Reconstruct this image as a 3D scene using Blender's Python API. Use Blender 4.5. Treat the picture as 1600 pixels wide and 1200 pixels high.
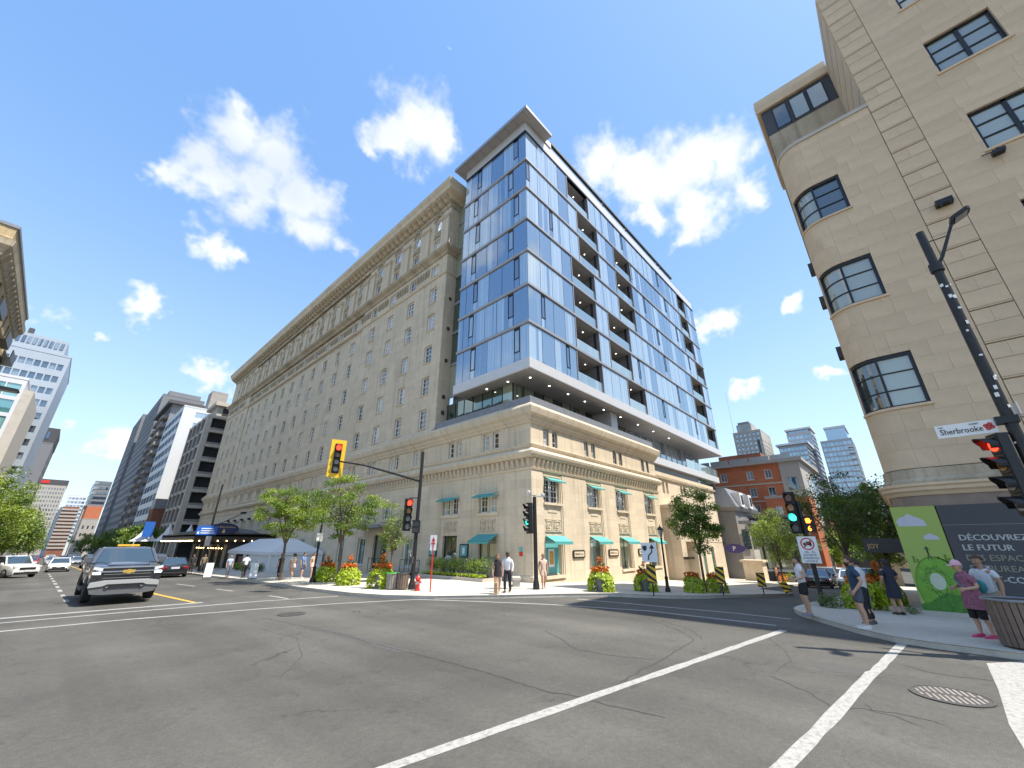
import bpy, bmesh, math, random
from mathutils import Vector, Matrix
random.seed(11)
for _o in list(bpy.data.objects):
 bpy.data.objects.remove(_o, do_unlink=True)
SC = bpy.context.scene
COL = SC.collection
R = math.radians

# ------------------------------------------------------------------ camera
CAMH = 2.1
PITCH = math.atan(248 / 622.0)
BEAR = R(42.7)                      # bearing of the view, from +X towards +Y
cd = bpy.data.cameras.new('camera')
cam = bpy.data.objects.new('camera', cd)
COL.objects.link(cam)
cam.location = (0, 0, CAMH)
_f = Vector((math.cos(BEAR) * math.cos(PITCH), math.sin(BEAR) * math.cos(PITCH), math.sin(PITCH)))
cam.rotation_euler = _f.to_track_quat('-Z', 'Y').to_euler()
cd.sensor_width = 36
cd.sensor_fit = 'HORIZONTAL'
cd.lens = 36 * 622 / 1600.0
cd.clip_start = 0.05
cd.clip_end = 6000
SC.camera = cam

# ------------------------------------------------------------------ sun, sky, exposure
SUN_EL = R(62.7)
SUN_H = Vector((0.416, -0.909, 0)).normalized()      # horizontal direction towards the sun
sd = bpy.data.lights.new('sun', 'SUN')
sd.energy = 2.3
sd.angle = R(0.55)
sd.color = (1.0, 0.93, 0.82)
sun = bpy.data.objects.new('sun', sd)
COL.objects.link(sun)
_s = Vector((SUN_H.x * math.cos(SUN_EL), SUN_H.y * math.cos(SUN_EL), math.sin(SUN_EL)))
sun.rotation_euler = _s.to_track_quat('Z', 'Y').to_euler()
sun.location = (60, -60, 120)
SC.view_settings.view_transform = 'Standard'
SC.view_settings.look = 'None'
SC.view_settings.exposure = 1.85
SC.view_settings.gamma = 1.0
SC.view_settings.use_curve_mapping = False

W = bpy.data.worlds.new('World')
SC.world = W
W.use_nodes = True


def raydir(x, y):
 """direction seen at a pixel of the photograph (used to lay out the clouds on the sky)"""
 s, v = x - 800.0, 600.0 - y
 f = 622 * math.cos(PITCH) - v * math.sin(PITCH)
 u = 622 * math.sin(PITCH) + v * math.cos(PITCH)
 d = Vector((f * math.cos(BEAR) + s * math.sin(BEAR), f * math.sin(BEAR) - s * math.cos(BEAR), u))
 return d.normalized()


def build_sky():
 nt = W.node_tree
 N, L = nt.nodes, nt.links
 for n in list(N):
  N.remove(n)
 out = N.new('ShaderNodeOutputWorld')
 bg = N.new('ShaderNodeBackground')
 bg.inputs[1].default_value = 0.115
 sky = N.new('ShaderNodeTexSky')
 sky.sky_type = 'NISHITA'
 sky.sun_disc = False
 sky.sun_elevation = SUN_EL
 sky.sun_rotation = math.atan2(SUN_H.x, SUN_H.y)
 sky.air_density = 1.35
 sky.dust_density = 1.2
 sky.ozone_density = 2.6
 tc = N.new('ShaderNodeTexCoord')
 nrm = N.new('ShaderNodeVectorMath'); nrm.operation = 'NORMALIZE'
 L.new(tc.outputs['Generated'], nrm.inputs[0])
 # ragged edges: warp the direction with noise
 nz = N.new('ShaderNodeTexNoise')
 nz.inputs['Scale'].default_value = 8.0
 nz.inputs['Detail'].default_value = 4.0
 nz.inputs['Roughness'].default_value = 0.62
 L.new(nrm.outputs[0], nz.inputs['Vector'])
 sub = N.new('ShaderNodeVectorMath'); sub.operation = 'SUBTRACT'
 sub.inputs[1].default_value = (0.5, 0.5, 0.5)
 L.new(nz.outputs['Color'], sub.inputs[0])
 scl = N.new('ShaderNodeVectorMath'); scl.operation = 'MULTIPLY_ADD'
 scl.inputs[1].default_value = (0.17, 0.17, 0.17)
 L.new(sub.outputs[0], scl.inputs[0])
 L.new(nrm.outputs[0], scl.inputs[2])
 blobs = [(365, 205, 62), (425, 240, 72), (320, 265, 66), (395, 305, 64), (465, 300, 66), (500, 355, 48),
             (545, 385, 32), (270, 285, 40), (345, 375, 46), (372, 392, 30), (650, 190, 72), (690, 205, 52), (610, 215, 46),
             (585, 232, 22), (940, 255, 52), (1000, 265, 62), (1065, 255, 72), (1130, 250, 66), (1085, 330, 62),
             (1160, 300, 46), (1075, 365, 34), (1015, 330, 44), (70, 495, 46), (105, 505, 30), (230, 485, 40),
             (190, 526, 18), (320, 582, 36), (355, 590, 28), (165, 688, 36), (90, 640, 34), (60, 600, 30),
             (1120, 503, 36), (1095, 508, 22), (1165, 595, 24), (1290, 582, 28), (1250, 480, 26), (700, 76, 14), (20, 690, 40)]
 cl = []
 for x, y, r in blobs:
  c = raydir(x, y)
  c2 = raydir(x + r, y)
  cl.append((c, (c - c2).length * 1.12))
 prev = None
 for c, r in cl:
  d = N.new('ShaderNodeVectorMath'); d.operation = 'DISTANCE'
  d.inputs[1].default_value = c
  L.new(scl.outputs[0], d.inputs[0])
  m = N.new('ShaderNodeMath'); m.operation = 'MULTIPLY_ADD'
  m.inputs[1].default_value = -1.0 / r
  m.inputs[2].default_value = 1.0
  L.new(d.outputs['Value'], m.inputs[0])
  if prev is None:
   prev = m
  else:
   mx = N.new('ShaderNodeMath'); mx.operation = 'SMOOTH_MAX'; mx.inputs[2].default_value = .3
   L.new(prev.outputs[0], mx.inputs[0]); L.new(m.outputs[0], mx.inputs[1])
   prev = mx
 # unseen cumulus beyond the frame: one broken noise field, cover raised for white fill
 fld = N.new('ShaderNodeTexNoise')
 fld.inputs['Scale'].default_value = 3.2
 fld.inputs['Detail'].default_value = 2.0
 L.new(nrm.outputs[0], fld.inputs['Vector'])
 fr = N.new('ShaderNodeMapRange')
 fr.inputs['From Min'].default_value = 0.46
 fr.inputs['From Max'].default_value = 0.62
 fr.inputs['To Min'].default_value = -0.3
 fr.inputs['To Max'].default_value = 0.55
 L.new(fld.outputs['Fac'], fr.inputs['Value'])
 dv = N.new('ShaderNodeVectorMath'); dv.operation = 'DOT_PRODUCT'
 dv.inputs[1].default_value = _f
 L.new(nrm.outputs[0], dv.inputs[0])
 da = N.new('ShaderNodeMapRange')
 da.inputs['From Min'].default_value = 0.35
 da.inputs['From Max'].default_value = 0.55
 da.inputs['To Min'].default_value = 0.0
 da.inputs['To Max'].default_value = -2.0
 L.new(dv.outputs['Value'], da.inputs['Value'])
 fa = N.new('ShaderNodeMath'); fa.operation = 'ADD'
 L.new(fr.outputs[0], fa.inputs[0]); L.new(da.outputs[0], fa.inputs[1])
 pm = N.new('ShaderNodeMath'); pm.operation = 'MAXIMUM'
 L.new(prev.outputs[0], pm.inputs[0]); L.new(fa.outputs[0], pm.inputs[1])
 prev = pm
 fb = N.new('ShaderNodeTexNoise')
 fb.inputs['Scale'].default_value = 14.0
 fb.inputs['Detail'].default_value = 6.0
 fb.inputs['Roughness'].default_value = 0.6
 L.new(nrm.outputs[0], fb.inputs['Vector'])
 ad = N.new('ShaderNodeMath'); ad.operation = 'MULTIPLY_ADD'
 ad.inputs[1].default_value = 1.0
 L.new(fb.outputs['Fac'], ad.inputs[0])
 L.new(prev.outputs[0], ad.inputs[2])
 mr = N.new('ShaderNodeMapRange'); mr.interpolation_type = 'SMOOTHSTEP'
 mr.inputs['From Min'].default_value = 0.62
 mr.inputs['From Max'].default_value = 1.25
 mr.inputs['To Max'].default_value = 0.88
 L.new(ad.outputs[0], mr.inputs['Value'])
 # thin haze towards the horizon
 sep = N.new('ShaderNodeSeparateXYZ')
 L.new(nrm.outputs[0], sep.inputs[0])
 hz = N.new('ShaderNodeMapRange')
 hz.interpolation_type = 'SMOOTHERSTEP'
 hz.inputs['From Min'].default_value = -0.25
 hz.inputs['From Max'].default_value = 0.85
 L.new(sep.outputs['Z'], hz.inputs['Value'])
 hc = N.new('ShaderNodeMix'); hc.data_type = 'RGBA'
 hc.inputs['A'].default_value = (1.65, 2.25, 2.7, 1)
 hc.inputs['B'].default_value = (0.44, 0.98, 2.05, 1)
 L.new(hz.outputs[0], hc.inputs['Factor'])
 hm = N.new('ShaderNodeMix'); hm.data_type = 'RGBA'
 hm.inputs['Factor'].default_value = .76
 L.new(hc.outputs['Result'], hm.inputs['B'])
 L.new(sky.outputs[0], hm.inputs['A'])
 # cloud colour: white tops, faintly blue-grey inside
 cn = N.new('ShaderNodeTexNoise')
 cn.inputs['Scale'].default_value = 5.0
 cn.inputs['Detail'].default_value = 2.0
 L.new(nrm.outputs[0], cn.inputs['Vector'])
 cm = N.new('ShaderNodeMix'); cm.data_type = 'RGBA'
 cm.inputs['A'].default_value = (2.2, 2.35, 2.6, 1)
 cm.inputs['B'].default_value = (2.9, 2.93, 3.0, 1)
 cr = N.new('ShaderNodeMapRange')
 cr.inputs['From Min'].default_value = 0.35
 cr.inputs['From Max'].default_value = 0.6
 L.new(cn.outputs['Fac'], cr.inputs['Value'])
 L.new(cr.outputs[0], cm.inputs['Factor'])
 mix = N.new('ShaderNodeMix'); mix.data_type = 'RGBA'
 L.new(mr.outputs[0], mix.inputs['Factor'])
 L.new(hm.outputs['Result'], mix.inputs['A'])
 L.new(cm.outputs['Result'], mix.inputs['B'])
 L.new(mix.outputs['Result'], bg.inputs[0])
 L.new(bg.outputs[0], out.inputs[0])


build_sky()
try:
 W.cycles.sampling_method = 'NONE'
except Exception:
 pass

# ------------------------------------------------------------------ helpers


class MB:
 """collects faces, then links them as one mesh object"""

 def __init__(s):
  s.v, s.f, s.m = [], [], []

 def face(s, pts, m=0):
  n = len(s.v)
  s.v += [tuple(p) for p in pts]
  s.f.append(tuple(range(n, n + len(pts))))
  s.m.append(m)

 def box(s, x0, x1, y0, y1, z0, z1, m=0):
  s.hexa([(x0, y0, z0), (x1, y0, z0), (x1, y1, z0), (x0, y1, z0), (x0, y0, z1), (x1, y0, z1), (x1, y1, z1), (x0, y1, z1)], m)
  return s

 def hexa(s, p, m=0):
  n = len(s.v)
  s.v += [tuple(q) for q in p]
  for f in ((3, 2, 1, 0), (4, 5, 6, 7), (0, 1, 5, 4), (1, 2, 6, 5), (2, 3, 7, 6), (3, 0, 4, 7)):
   s.f.append(tuple(n + i for i in f)); s.m.append(m)

 def bar(s, a, b, w, h=None, m=0, up=(0, 0, 1)):
  """rectangular bar from a to b"""
  a, b = Vector(a), Vector(b)
  h = w if h is None else h
  d = (b - a).normalized()
  u = Vector(up)
  if abs(d.dot(u)) > .95:
   u = Vector((1, 0, 0))
  sx = d.cross(u).normalized() * (w / 2)
  sz = sx.cross(d).normalized() * (h / 2)
  s.hexa([a - sx - sz, a + sx - sz, b + sx - sz, b - sx - sz, a - sx + sz, a + sx + sz, b + sx + sz, b - sx + sz], m)
  return s

 def tube(s, pts, rad, n=8, m=0, cap=True):
  pts = [Vector(p) for p in pts]
  if not hasattr(rad, '__len__'):
   rad = [rad] * len(pts)
  rings = []
  prevx = None
  for i, p in enumerate(pts):
   d = (pts[min(i + 1, len(pts) - 1)] - pts[max(i - 1, 0)]).normalized()
   if prevx is None:
    u = Vector((0, 0, 1)) if abs(d.z) < .9 else Vector((1, 0, 0))
    x = d.cross(u).normalized()
   else:
    x = (prevx - d * prevx.dot(d)).normalized()
   prevx = x
   y = d.cross(x)
   b = len(s.v)
   for k in range(n):
    a = 2 * math.pi * k / n
    s.v.append(tuple(p + (x * math.cos(a) + y * math.sin(a)) * rad[i]))
   rings.append(b)
  for a, b in zip(rings, rings[1:]):
   for k in range(n):
    s.f.append((a + k, a + (k + 1) % n, b + (k + 1) % n, b + k)); s.m.append(m)
  if cap:
   s.f.append(tuple(rings[0] + k for k in reversed(range(n)))); s.m.append(m)
   s.f.append(tuple(rings[-1] + k for k in range(n))); s.m.append(m)
  return s

 def cyl(s, a, b, r0, r1=None, n=12, m=0):
  return s.tube([a, b], [r0, r0 if r1 is None else r1], n, m)

 def lathe(s, prof, c=(0, 0, 0), n=16, m=0, sx=1, sy=1):
  rings = []
  for r, z in prof:
   b = len(s.v)
   for k in range(n):
    a = 2 * math.pi * k / n
    s.v.append((c[0] + sx * r * math.cos(a), c[1] + sy * r * math.sin(a), c[2] + z))
   rings.append(b)
  for a, b in zip(rings, rings[1:]):
   for k in range(n):
    s.f.append((a + k, a + (k + 1) % n, b + (k + 1) % n, b + k)); s.m.append(m)
  s.f.append(tuple(rings[0] + k for k in reversed(range(n)))); s.m.append(m)
  s.f.append(tuple(rings[-1] + k for k in range(n))); s.m.append(m)
  return s

 def prism(s, poly, fn, d0, d1, m=0):
  """2-D polygon (u,v) placed by fn(u,v,d), extruded from d0 to d1"""
  n = len(s.v)
  k = len(poly)
  s.v += [tuple(fn(u, v, d0)) for u, v in poly] + [tuple(fn(u, v, d1)) for u, v in poly]
  s.f.append(tuple(n + i for i in reversed(range(k)))); s.m.append(m)
  s.f.append(tuple(n + k + i for i in range(k))); s.m.append(m)
  for i in range(k):
   j = (i + 1) % k
   s.f.append((n + i, n + j, n + k + j, n + k + i)); s.m.append(m)
  return s

 def sweep(s, path, prof, m=0, closed=False, zfn=None, cap=True):
  """profile of (out, z) swept along a horizontal polyline; out is to the right of the direction of travel"""
  P = [Vector((p[0], p[1], 0)) for p in path]
  n = len(P)
  rings = []
  for i in range(n):
   if closed:
    a, b = P[i] - P[i - 1], P[(i + 1) % n] - P[i]
   else:
    a = P[i] - P[i - 1] if i else P[1] - P[0]
    b = P[i + 1] - P[i] if i < n - 1 else a
   a, b = a.normalized(), b.normalized()
   na, nb = Vector((a.y, -a.x, 0)), Vector((b.y, -b.x, 0))
   k = (na + nb)
   k = k / max(.25, k.length_squared / 2)
   base = zfn(P[i].x, P[i].y) if zfn else 0
   q = len(s.v)
   for o, z in prof:
    s.v.append((P[i].x + k.x * o, P[i].y + k.y * o, z + base))
   rings.append(q)
  c = len(prof)
  pr = list(zip(rings, rings[1:]))
  if closed:
   pr.append((rings[-1], rings[0]))
  for a, b in pr:
   for j in range(c):
    s.f.append((a + j, a + (j + 1) % c, b + (j + 1) % c, b + j)); s.m.append(m)
  if cap and not closed:
   s.f.append(tuple(rings[0] + j for j in range(c))); s.m.append(m)
   s.f.append(tuple(rings[-1] + j for j in reversed(range(c)))); s.m.append(m)
  return s

 def mesh(s, name, mats, smooth=False):
  me = bpy.data.meshes.new(name)
  me.from_pydata(s.v, [], s.f)
  if not isinstance(mats, (list, tuple)):
   mats = [mats]
  for mt in mats:
   me.materials.append(mt)
  if len(mats) > 1:
   me.polygons.foreach_set('material_index', s.m)
  if smooth:
   me.polygons.foreach_set('use_smooth', [True] * len(s.f))
  me.update()
  return me

 def build(s, name, mats, parent=None, smooth=False, bevel=0):
  me = s.mesh(name, mats, smooth)
  bm = bmesh.new(); bm.from_mesh(me)
  bmesh.ops.remove_doubles(bm, verts=bm.verts, dist=1e-5)
  bmesh.ops.recalc_face_normals(bm, faces=bm.faces)
  if bevel:
   bmesh.ops.bevel(bm, geom=[e for e in bm.edges if len(e.link_faces) == 2 and e.calc_face_angle(0) > .5],
       offset=bevel, segments=2, affect='EDGES', profile=.6)
  bm.to_mesh(me); bm.free()
  if smooth:
   me.polygons.foreach_set('use_smooth', [True] * len(me.polygons))
   try:
    me.set_sharp_from_angle(angle=R(38))
   except Exception:
    pass
  return put(name, me, parent)


def put(name, me, parent=None, loc=(0, 0, 0), rz=0, scale=None, world=None, rot=None):
 o = bpy.data.objects.new(name, me)
 COL.objects.link(o)
 o.location = loc
 if rot is not None:
  o.rotation_euler = rot
 elif rz:
  o.rotation_euler = (0, 0, rz)
 if scale:
  o.scale = scale
 if parent is not None:
  o.parent = parent
  if parent.get('_wb'):                     # a fixed thing whose parts are laid out in world coordinates
   o.matrix_parent_inverse = Matrix.Translation(-Vector(parent.location))
 return o


def tag(o, label, cat, group=None, kind=None):
 if label:
  o['label'] = label
 if cat:
  o['category'] = cat
 if group:
  o['group'] = group
 if kind:
  o['kind'] = kind
 return o


def thing(name, label, cat, loc=(0, 0, 0), rz=0, group=None, wb=False):
 o = bpy.data.objects.new(name, None)
 COL.objects.link(o)
 o.empty_display_size = .3
 o.location = loc
 o.rotation_euler = (0, 0, rz)
 if wb:
  o['_wb'] = 1
 return tag(o, label, cat, group)


def children_of(o):
 return [c for c in bpy.data.objects if c.parent == o]


def copy_tree(root, label, loc, rz=0, group=None, kids=None):
 c = root.copy()
 COL.objects.link(c)
 c.location = loc
 c.rotation_euler = (0, 0, rz)
 c['label'] = label
 if group:
  c['group'] = group
 def rec(src, dst):
  for ch in children_of(src):
   k = ch.copy()
   COL.objects.link(k)
   k.parent = dst
   rec(ch, k)
 rec(root, c)
 return c


def node_mat(name):
 m = bpy.data.materials.new(name)
 m.use_nodes = True
 nt = m.node_tree
 b = nt.nodes['Principled BSDF']
 return m, nt, nt.nodes, nt.links, b


def M(name, col, rough=.6, metal=0., var=.10, scale=4., bump=0., bscale=40., spec=.5, emit=0., coat=0., rnd=0.):
 m, nt, N, L, b = node_mat(name)
 b.inputs['Roughness'].default_value = rough
 b.inputs['Metallic'].default_value = metal
 b.inputs['Specular IOR Level'].default_value = spec
 if coat:
  b.inputs['Coat Weight'].default_value = coat
  b.inputs['Coat Roughness'].default_value = .04
 tc = N.new('ShaderNodeTexCoord')
 nz = N.new('ShaderNodeTexNoise')
 nz.inputs['Scale'].default_value = scale
 nz.inputs['Detail'].default_value = 6
 nz.inputs['Roughness'].default_value = .65
 L.new(tc.outputs['Object'], nz.inputs['Vector'])
 mp = N.new('ShaderNodeMapRange')
 mp.inputs['From Min'].default_value = .25
 mp.inputs['From Max'].default_value = .75
 mp.inputs['To Min'].default_value = 1 - var
 mp.inputs['To Max'].default_value = 1 + var
 L.new(nz.outputs['Fac'], mp.inputs['Value'])
 last = mp.outputs[0]
 if rnd:
  oi = N.new('ShaderNodeObjectInfo')
  m2 = N.new('ShaderNodeMapRange')
  m2.inputs['To Min'].default_value = 1 - rnd
  m2.inputs['To Max'].default_value = 1 + rnd
  L.new(oi.outputs['Random'], m2.inputs['Value'])
  mu = N.new('ShaderNodeMath'); mu.operation = 'MULTIPLY'
  L.new(last, mu.inputs[0]); L.new(m2.outputs[0], mu.inputs[1])
  last = mu.outputs[0]
 vm = N.new('ShaderNodeVectorMath'); vm.operation = 'SCALE'
 vm.inputs[0].default_value = col[:3]
 L.new(last, vm.inputs['Scale'])
 L.new(vm.outputs[0], b.inputs['Base Color'])
 if emit:
  b.inputs['Emission Color'].default_value = (*col[:3], 1)
  b.inputs['Emission Strength'].default_value = emit
  m.cycles.emission_sampling = 'NONE'
 if bump:
  n2 = N.new('ShaderNodeTexNoise')
  n2.inputs['Scale'].default_value = bscale
  n2.inputs['Detail'].default_value = 4
  L.new(tc.outputs['Object'], n2.inputs['Vector'])
  bp = N.new('ShaderNodeBump')
  bp.inputs['Strength'].default_value = bump
  bp.inputs['Distance'].default_value = .02
  L.new(n2.outputs['Fac'], bp.inputs['Height'])
  L.new(bp.outputs[0], b.inputs['Normal'])
 return m


def stone_mat(name, c1, c2, bw=1.1, bh=.5, mortar=.012, streak=.25, bump=.35, joint=.8, tintvar=.10):
 """ashlar: fine joints, block-to-block tone, rain streaks and grain (X+Y is the run of an axis-aligned wall)"""
 m, nt, N, L, b = node_mat(name)
 b.inputs['Roughness'].default_value = .85
 b.inputs['Specular IOR Level'].default_value = .25
 tc = N.new('ShaderNodeTexCoord')
 sp = N.new('ShaderNodeSeparateXYZ')
 L.new(tc.outputs['Object'], sp.inputs[0])
 ad = N.new('ShaderNodeMath'); ad.operation = 'ADD'
 L.new(sp.outputs['X'], ad.inputs[0]); L.new(sp.outputs['Y'], ad.inputs[1])
 cb = N.new('ShaderNodeCombineXYZ')
 L.new(ad.outputs[0], cb.inputs['X']); L.new(sp.outputs['Z'], cb.inputs['Y'])
 br = N.new('ShaderNodeTexBrick')
 br.inputs['Scale'].default_value = 1
 br.inputs['Brick Width'].default_value = bw
 br.inputs['Row Height'].default_value = bh
 br.inputs['Mortar Size'].default_value = mortar
 br.inputs['Mortar Smooth'].default_value = .4
 br.inputs['Color1'].default_value = (1 - tintvar, 1 - tintvar, 1 - tintvar, 1)
 br.inputs['Color2'].default_value = (1 + tintvar, 1 + tintvar, 1 + tintvar, 1)
 br.inputs['Mortar'].default_value = (joint, joint, joint, 1)
 L.new(cb.outputs[0], br.inputs['Vector'])
 nz = N.new('ShaderNodeTexNoise')
 nz.inputs['Scale'].default_value = .35
 nz.inputs['Detail'].default_value = 5
 nz.inputs['Roughness'].default_value = .7
 L.new(tc.outputs['Object'], nz.inputs['Vector'])
 mx = N.new('ShaderNodeMix'); mx.data_type = 'RGBA'
 mx.inputs['A'].default_value = (*c1, 1)
 mx.inputs['B'].default_value = (*c2, 1)
 r1 = N.new('ShaderNodeMapRange')
 r1.inputs['From Min'].default_value = .33; r1.inputs['From Max'].default_value = .67
 L.new(nz.outputs['Fac'], r1.inputs['Value']); L.new(r1.outputs[0], mx.inputs['Factor'])
 # vertical rain streaks
 sm = N.new('ShaderNodeVectorMath'); sm.operation = 'MULTIPLY'
 sm.inputs[1].default_value = (2.2, .12, 1)
 L.new(cb.outputs[0], sm.inputs[0])
 sn = N.new('ShaderNodeTexNoise')
 sn.inputs['Scale'].default_value = 1.3; sn.inputs['Detail'].default_value = 5
 L.new(sm.outputs[0], sn.inputs['Vector'])
 sr = N.new('ShaderNodeMapRange')
 sr.inputs['From Min'].default_value = .5; sr.inputs['From Max'].default_value = .75
 sr.inputs['To Min'].default_value = 1; sr.inputs['To Max'].default_value = 1 - streak
 L.new(sn.outputs['Fac'], sr.inputs['Value'])
 gr = N.new('ShaderNodeTexNoise')
 gr.inputs['Scale'].default_value = 22; gr.inputs['Detail'].default_value = 5
 L.new(tc.outputs['Object'], gr.inputs['Vector'])
 g2 = N.new('ShaderNodeMapRange')
 g2.inputs['From Min'].default_value = .3; g2.inputs['From Max'].default_value = .7
 g2.inputs['To Min'].default_value = .9; g2.inputs['To Max'].default_value = 1.08
 L.new(gr.outputs['Fac'], g2.inputs['Value'])
 m1 = N.new('ShaderNodeMix'); m1.data_type = 'RGBA'; m1.blend_type = 'MULTIPLY'; m1.inputs['Factor'].default_value = 1
 L.new(mx.outputs['Result'], m1.inputs['A']); L.new(br.outputs['Color'], m1.inputs['B'])
 ml = N.new('ShaderNodeMath'); ml.operation = 'MULTIPLY'
 L.new(sr.outputs[0], ml.inputs[0]); L.new(g2.outputs[0], ml.inputs[1])
 vs = N.new('ShaderNodeVectorMath'); vs.operation = 'SCALE'
 L.new(m1.outputs['Result'], vs.inputs[0]); L.new(ml.outputs[0], vs.inputs['Scale'])
 L.new(vs.outputs[0], b.inputs['Base Color'])
 bp = N.new('ShaderNodeBump'); bp.inputs['Strength'].default_value = bump; bp.inputs['Distance'].default_value = .02
 iv = N.new('ShaderNodeMath'); iv.operation = 'MULTIPLY_ADD'; iv.inputs[1].default_value = -1.2
 L.new(br.outputs['Fac'], iv.inputs[0]); L.new(gr.outputs['Fac'], iv.inputs[2])
 L.new(iv.outputs[0], bp.inputs['Height']); L.new(bp.outputs[0], b.inputs['Normal'])
 return m


def glass_mat(name, base, curtain=(.55, .57, .55), p_curtain=.5, refl=.25, tint=(1, 1, 1), rough=.015, folds=9., var=.3):
 """a pane seen from outside: mirror-like skin over a dark room or a drawn curtain"""
 m, nt, N, L, b = node_mat(name)
 N.remove(b)
 out = [n for n in N if n.type == 'OUTPUT_MATERIAL'][0]
 tc = N.new('ShaderNodeTexCoord')
 oi = N.new('ShaderNodeObjectInfo')
 # curtain folds along the local x
 sp = N.new('ShaderNodeSeparateXYZ')
 L.new(tc.outputs['Object'], sp.inputs[0])
 rm = N.new('ShaderNodeMath'); rm.operation = 'MULTIPLY'; rm.inputs[1].default_value = 57.3
 L.new(oi.outputs['Random'], rm.inputs[0])
 cx = N.new('ShaderNodeCombineXYZ')
 L.new(sp.outputs['X'], cx.inputs['X']); L.new(rm.outputs[0], cx.inputs['Y'])
 fz = N.new('ShaderNodeTexNoise'); fz.inputs['Scale'].default_value = folds; fz.inputs['Detail'].default_value = 2
 L.new(cx.outputs[0], fz.inputs['Vector'])
 big = N.new('ShaderNodeTexNoise'); big.inputs['Scale'].default_value = 1.1; big.inputs['Detail'].default_value = 1
 L.new(cx.outputs[0], big.inputs['Vector'])
 # where the curtain hangs: random per pane plus a soft cut along x
 th = N.new('ShaderNodeMath'); th.operation = 'ADD'
 L.new(big.outputs['Fac'], th.inputs[0]); L.new(oi.outputs['Random'], th.inputs[1])
 cut = N.new('ShaderNodeMapRange')
 cut.inputs['From Min'].default_value = 1.5 - p_curtain - .04
 cut.inputs['From Max'].default_value = 1.5 - p_curtain + .04
 L.new(th.outputs[0], cut.inputs['Value'])
 fr = N.new('ShaderNodeMapRange')
 fr.inputs['From Min'].default_value = .3; fr.inputs['From Max'].default_value = .7
 fr.inputs['To Min'].default_value = 1 - var; fr.inputs['To Max'].default_value = 1 + var * .3
 L.new(fz.outputs['Fac'], fr.inputs['Value'])
 cs = N.new('ShaderNodeVectorMath'); cs.operation = 'SCALE'; cs.inputs[0].default_value = curtain
 L.new(fr.outputs[0], cs.inputs['Scale'])
 mx = N.new('ShaderNodeMix'); mx.data_type = 'RGBA'
 mx.inputs['A'].default_value = (*base, 1)
 L.new(cut.outputs[0], mx.inputs['Factor']); L.new(cs.outputs[0], mx.inputs['B'])
 df = N.new('ShaderNodeBsdfDiffuse')
 L.new(mx.outputs['Result'], df.inputs['Color'])
 gl = N.new('ShaderNodeBsdfGlossy')
 gl.inputs['Color'].default_value = (*tint, 1)
 gl.inputs['Roughness'].default_value = rough
 # each pane sits a hair out of true, so reflections break from pane to pane
 wn = N.new('ShaderNodeTexNoise'); wn.inputs['Scale'].default_value = .7; wn.inputs['Detail'].default_value = 1
 wv = N.new('ShaderNodeVectorMath'); wv.operation = 'ADD'
 L.new(tc.outputs['Object'], wv.inputs[0])
 rv = N.new('ShaderNodeCombineXYZ'); L.new(rm.outputs[0], rv.inputs['Z'])
 L.new(rv.outputs[0], wv.inputs[1]); L.new(wv.outputs[0], wn.inputs['Vector'])
 bp = N.new('ShaderNodeBump'); bp.inputs['Strength'].default_value = .12; bp.inputs['Distance'].default_value = .05
 L.new(wn.outputs['Fac'], bp.inputs['Height']); L.new(bp.outputs[0], gl.inputs['Normal'])
 lw = N.new('ShaderNodeLayerWeight'); lw.inputs['Blend'].default_value = .28
 fc = N.new('ShaderNodeMapRange')
 fc.inputs['To Min'].default_value = refl; fc.inputs['To Max'].default_value = 1
 L.new(lw.outputs['Fresnel'], fc.inputs['Value'])
 ms = N.new('ShaderNodeMixShader')
 L.new(fc.outputs[0], ms.inputs[0]); L.new(df.outputs[0], ms.inputs[1]); L.new(gl.outputs[0], ms.inputs[2])
 L.new(ms.outputs[0], out.inputs[0])
 return m


def leaf_mat(name, c1, c2, trans=.35):
 m, nt, N, L, b = node_mat(name)
 N.remove(b)
 out = [n for n in N if n.type == 'OUTPUT_MATERIAL'][0]
 tc = N.new('ShaderNodeTexCoord')
 nz = N.new('ShaderNodeTexNoise'); nz.inputs['Scale'].default_value = 1.6; nz.inputs['Detail'].default_value = 8
 nz.inputs['Roughness'].default_value = .8
 L.new(tc.outputs['Object'], nz.inputs['Vector'])
 r1 = N.new('ShaderNodeMapRange'); r1.inputs['From Min'].default_value = .3; r1.inputs['From Max'].default_value = .7
 L.new(nz.outputs['Fac'], r1.inputs['Value'])
 mx = N.new('ShaderNodeMix'); mx.data_type = 'RGBA'
 mx.inputs['A'].default_value = (*c1, 1); mx.inputs['B'].default_value = (*c2, 1)
 L.new(r1.outputs[0], mx.inputs['Factor'])
 df = N.new('ShaderNodeBsdfDiffuse'); L.new(mx.outputs['Result'], df.inputs[0])
 tr = N.new('ShaderNodeBsdfTranslucent')
 hs = N.new('ShaderNodeHueSaturation'); hs.inputs['Value'].default_value = 1.5; hs.inputs['Saturation'].default_value = 1.1
 L.new(mx.outputs['Result'], hs.inputs['Color']); L.new(hs.outputs[0], tr.inputs[0])
 ms = N.new('ShaderNodeMixShader'); ms.inputs[0].default_value = trans
 L.new(df.outputs[0], ms.inputs[1]); L.new(tr.outputs[0], ms.inputs[2])
 gl = N.new('ShaderNodeBsdfGlossy'); gl.inputs['Roughness'].default_value = .45
 m2 = N.new('ShaderNodeMixShader'); m2.inputs[0].default_value = .05
 L.new(ms.outputs[0], m2.inputs[1]); L.new(gl.outputs[0], m2.inputs[2])
 L.new(m2.outputs[0], out.inputs[0])
 return m


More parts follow.
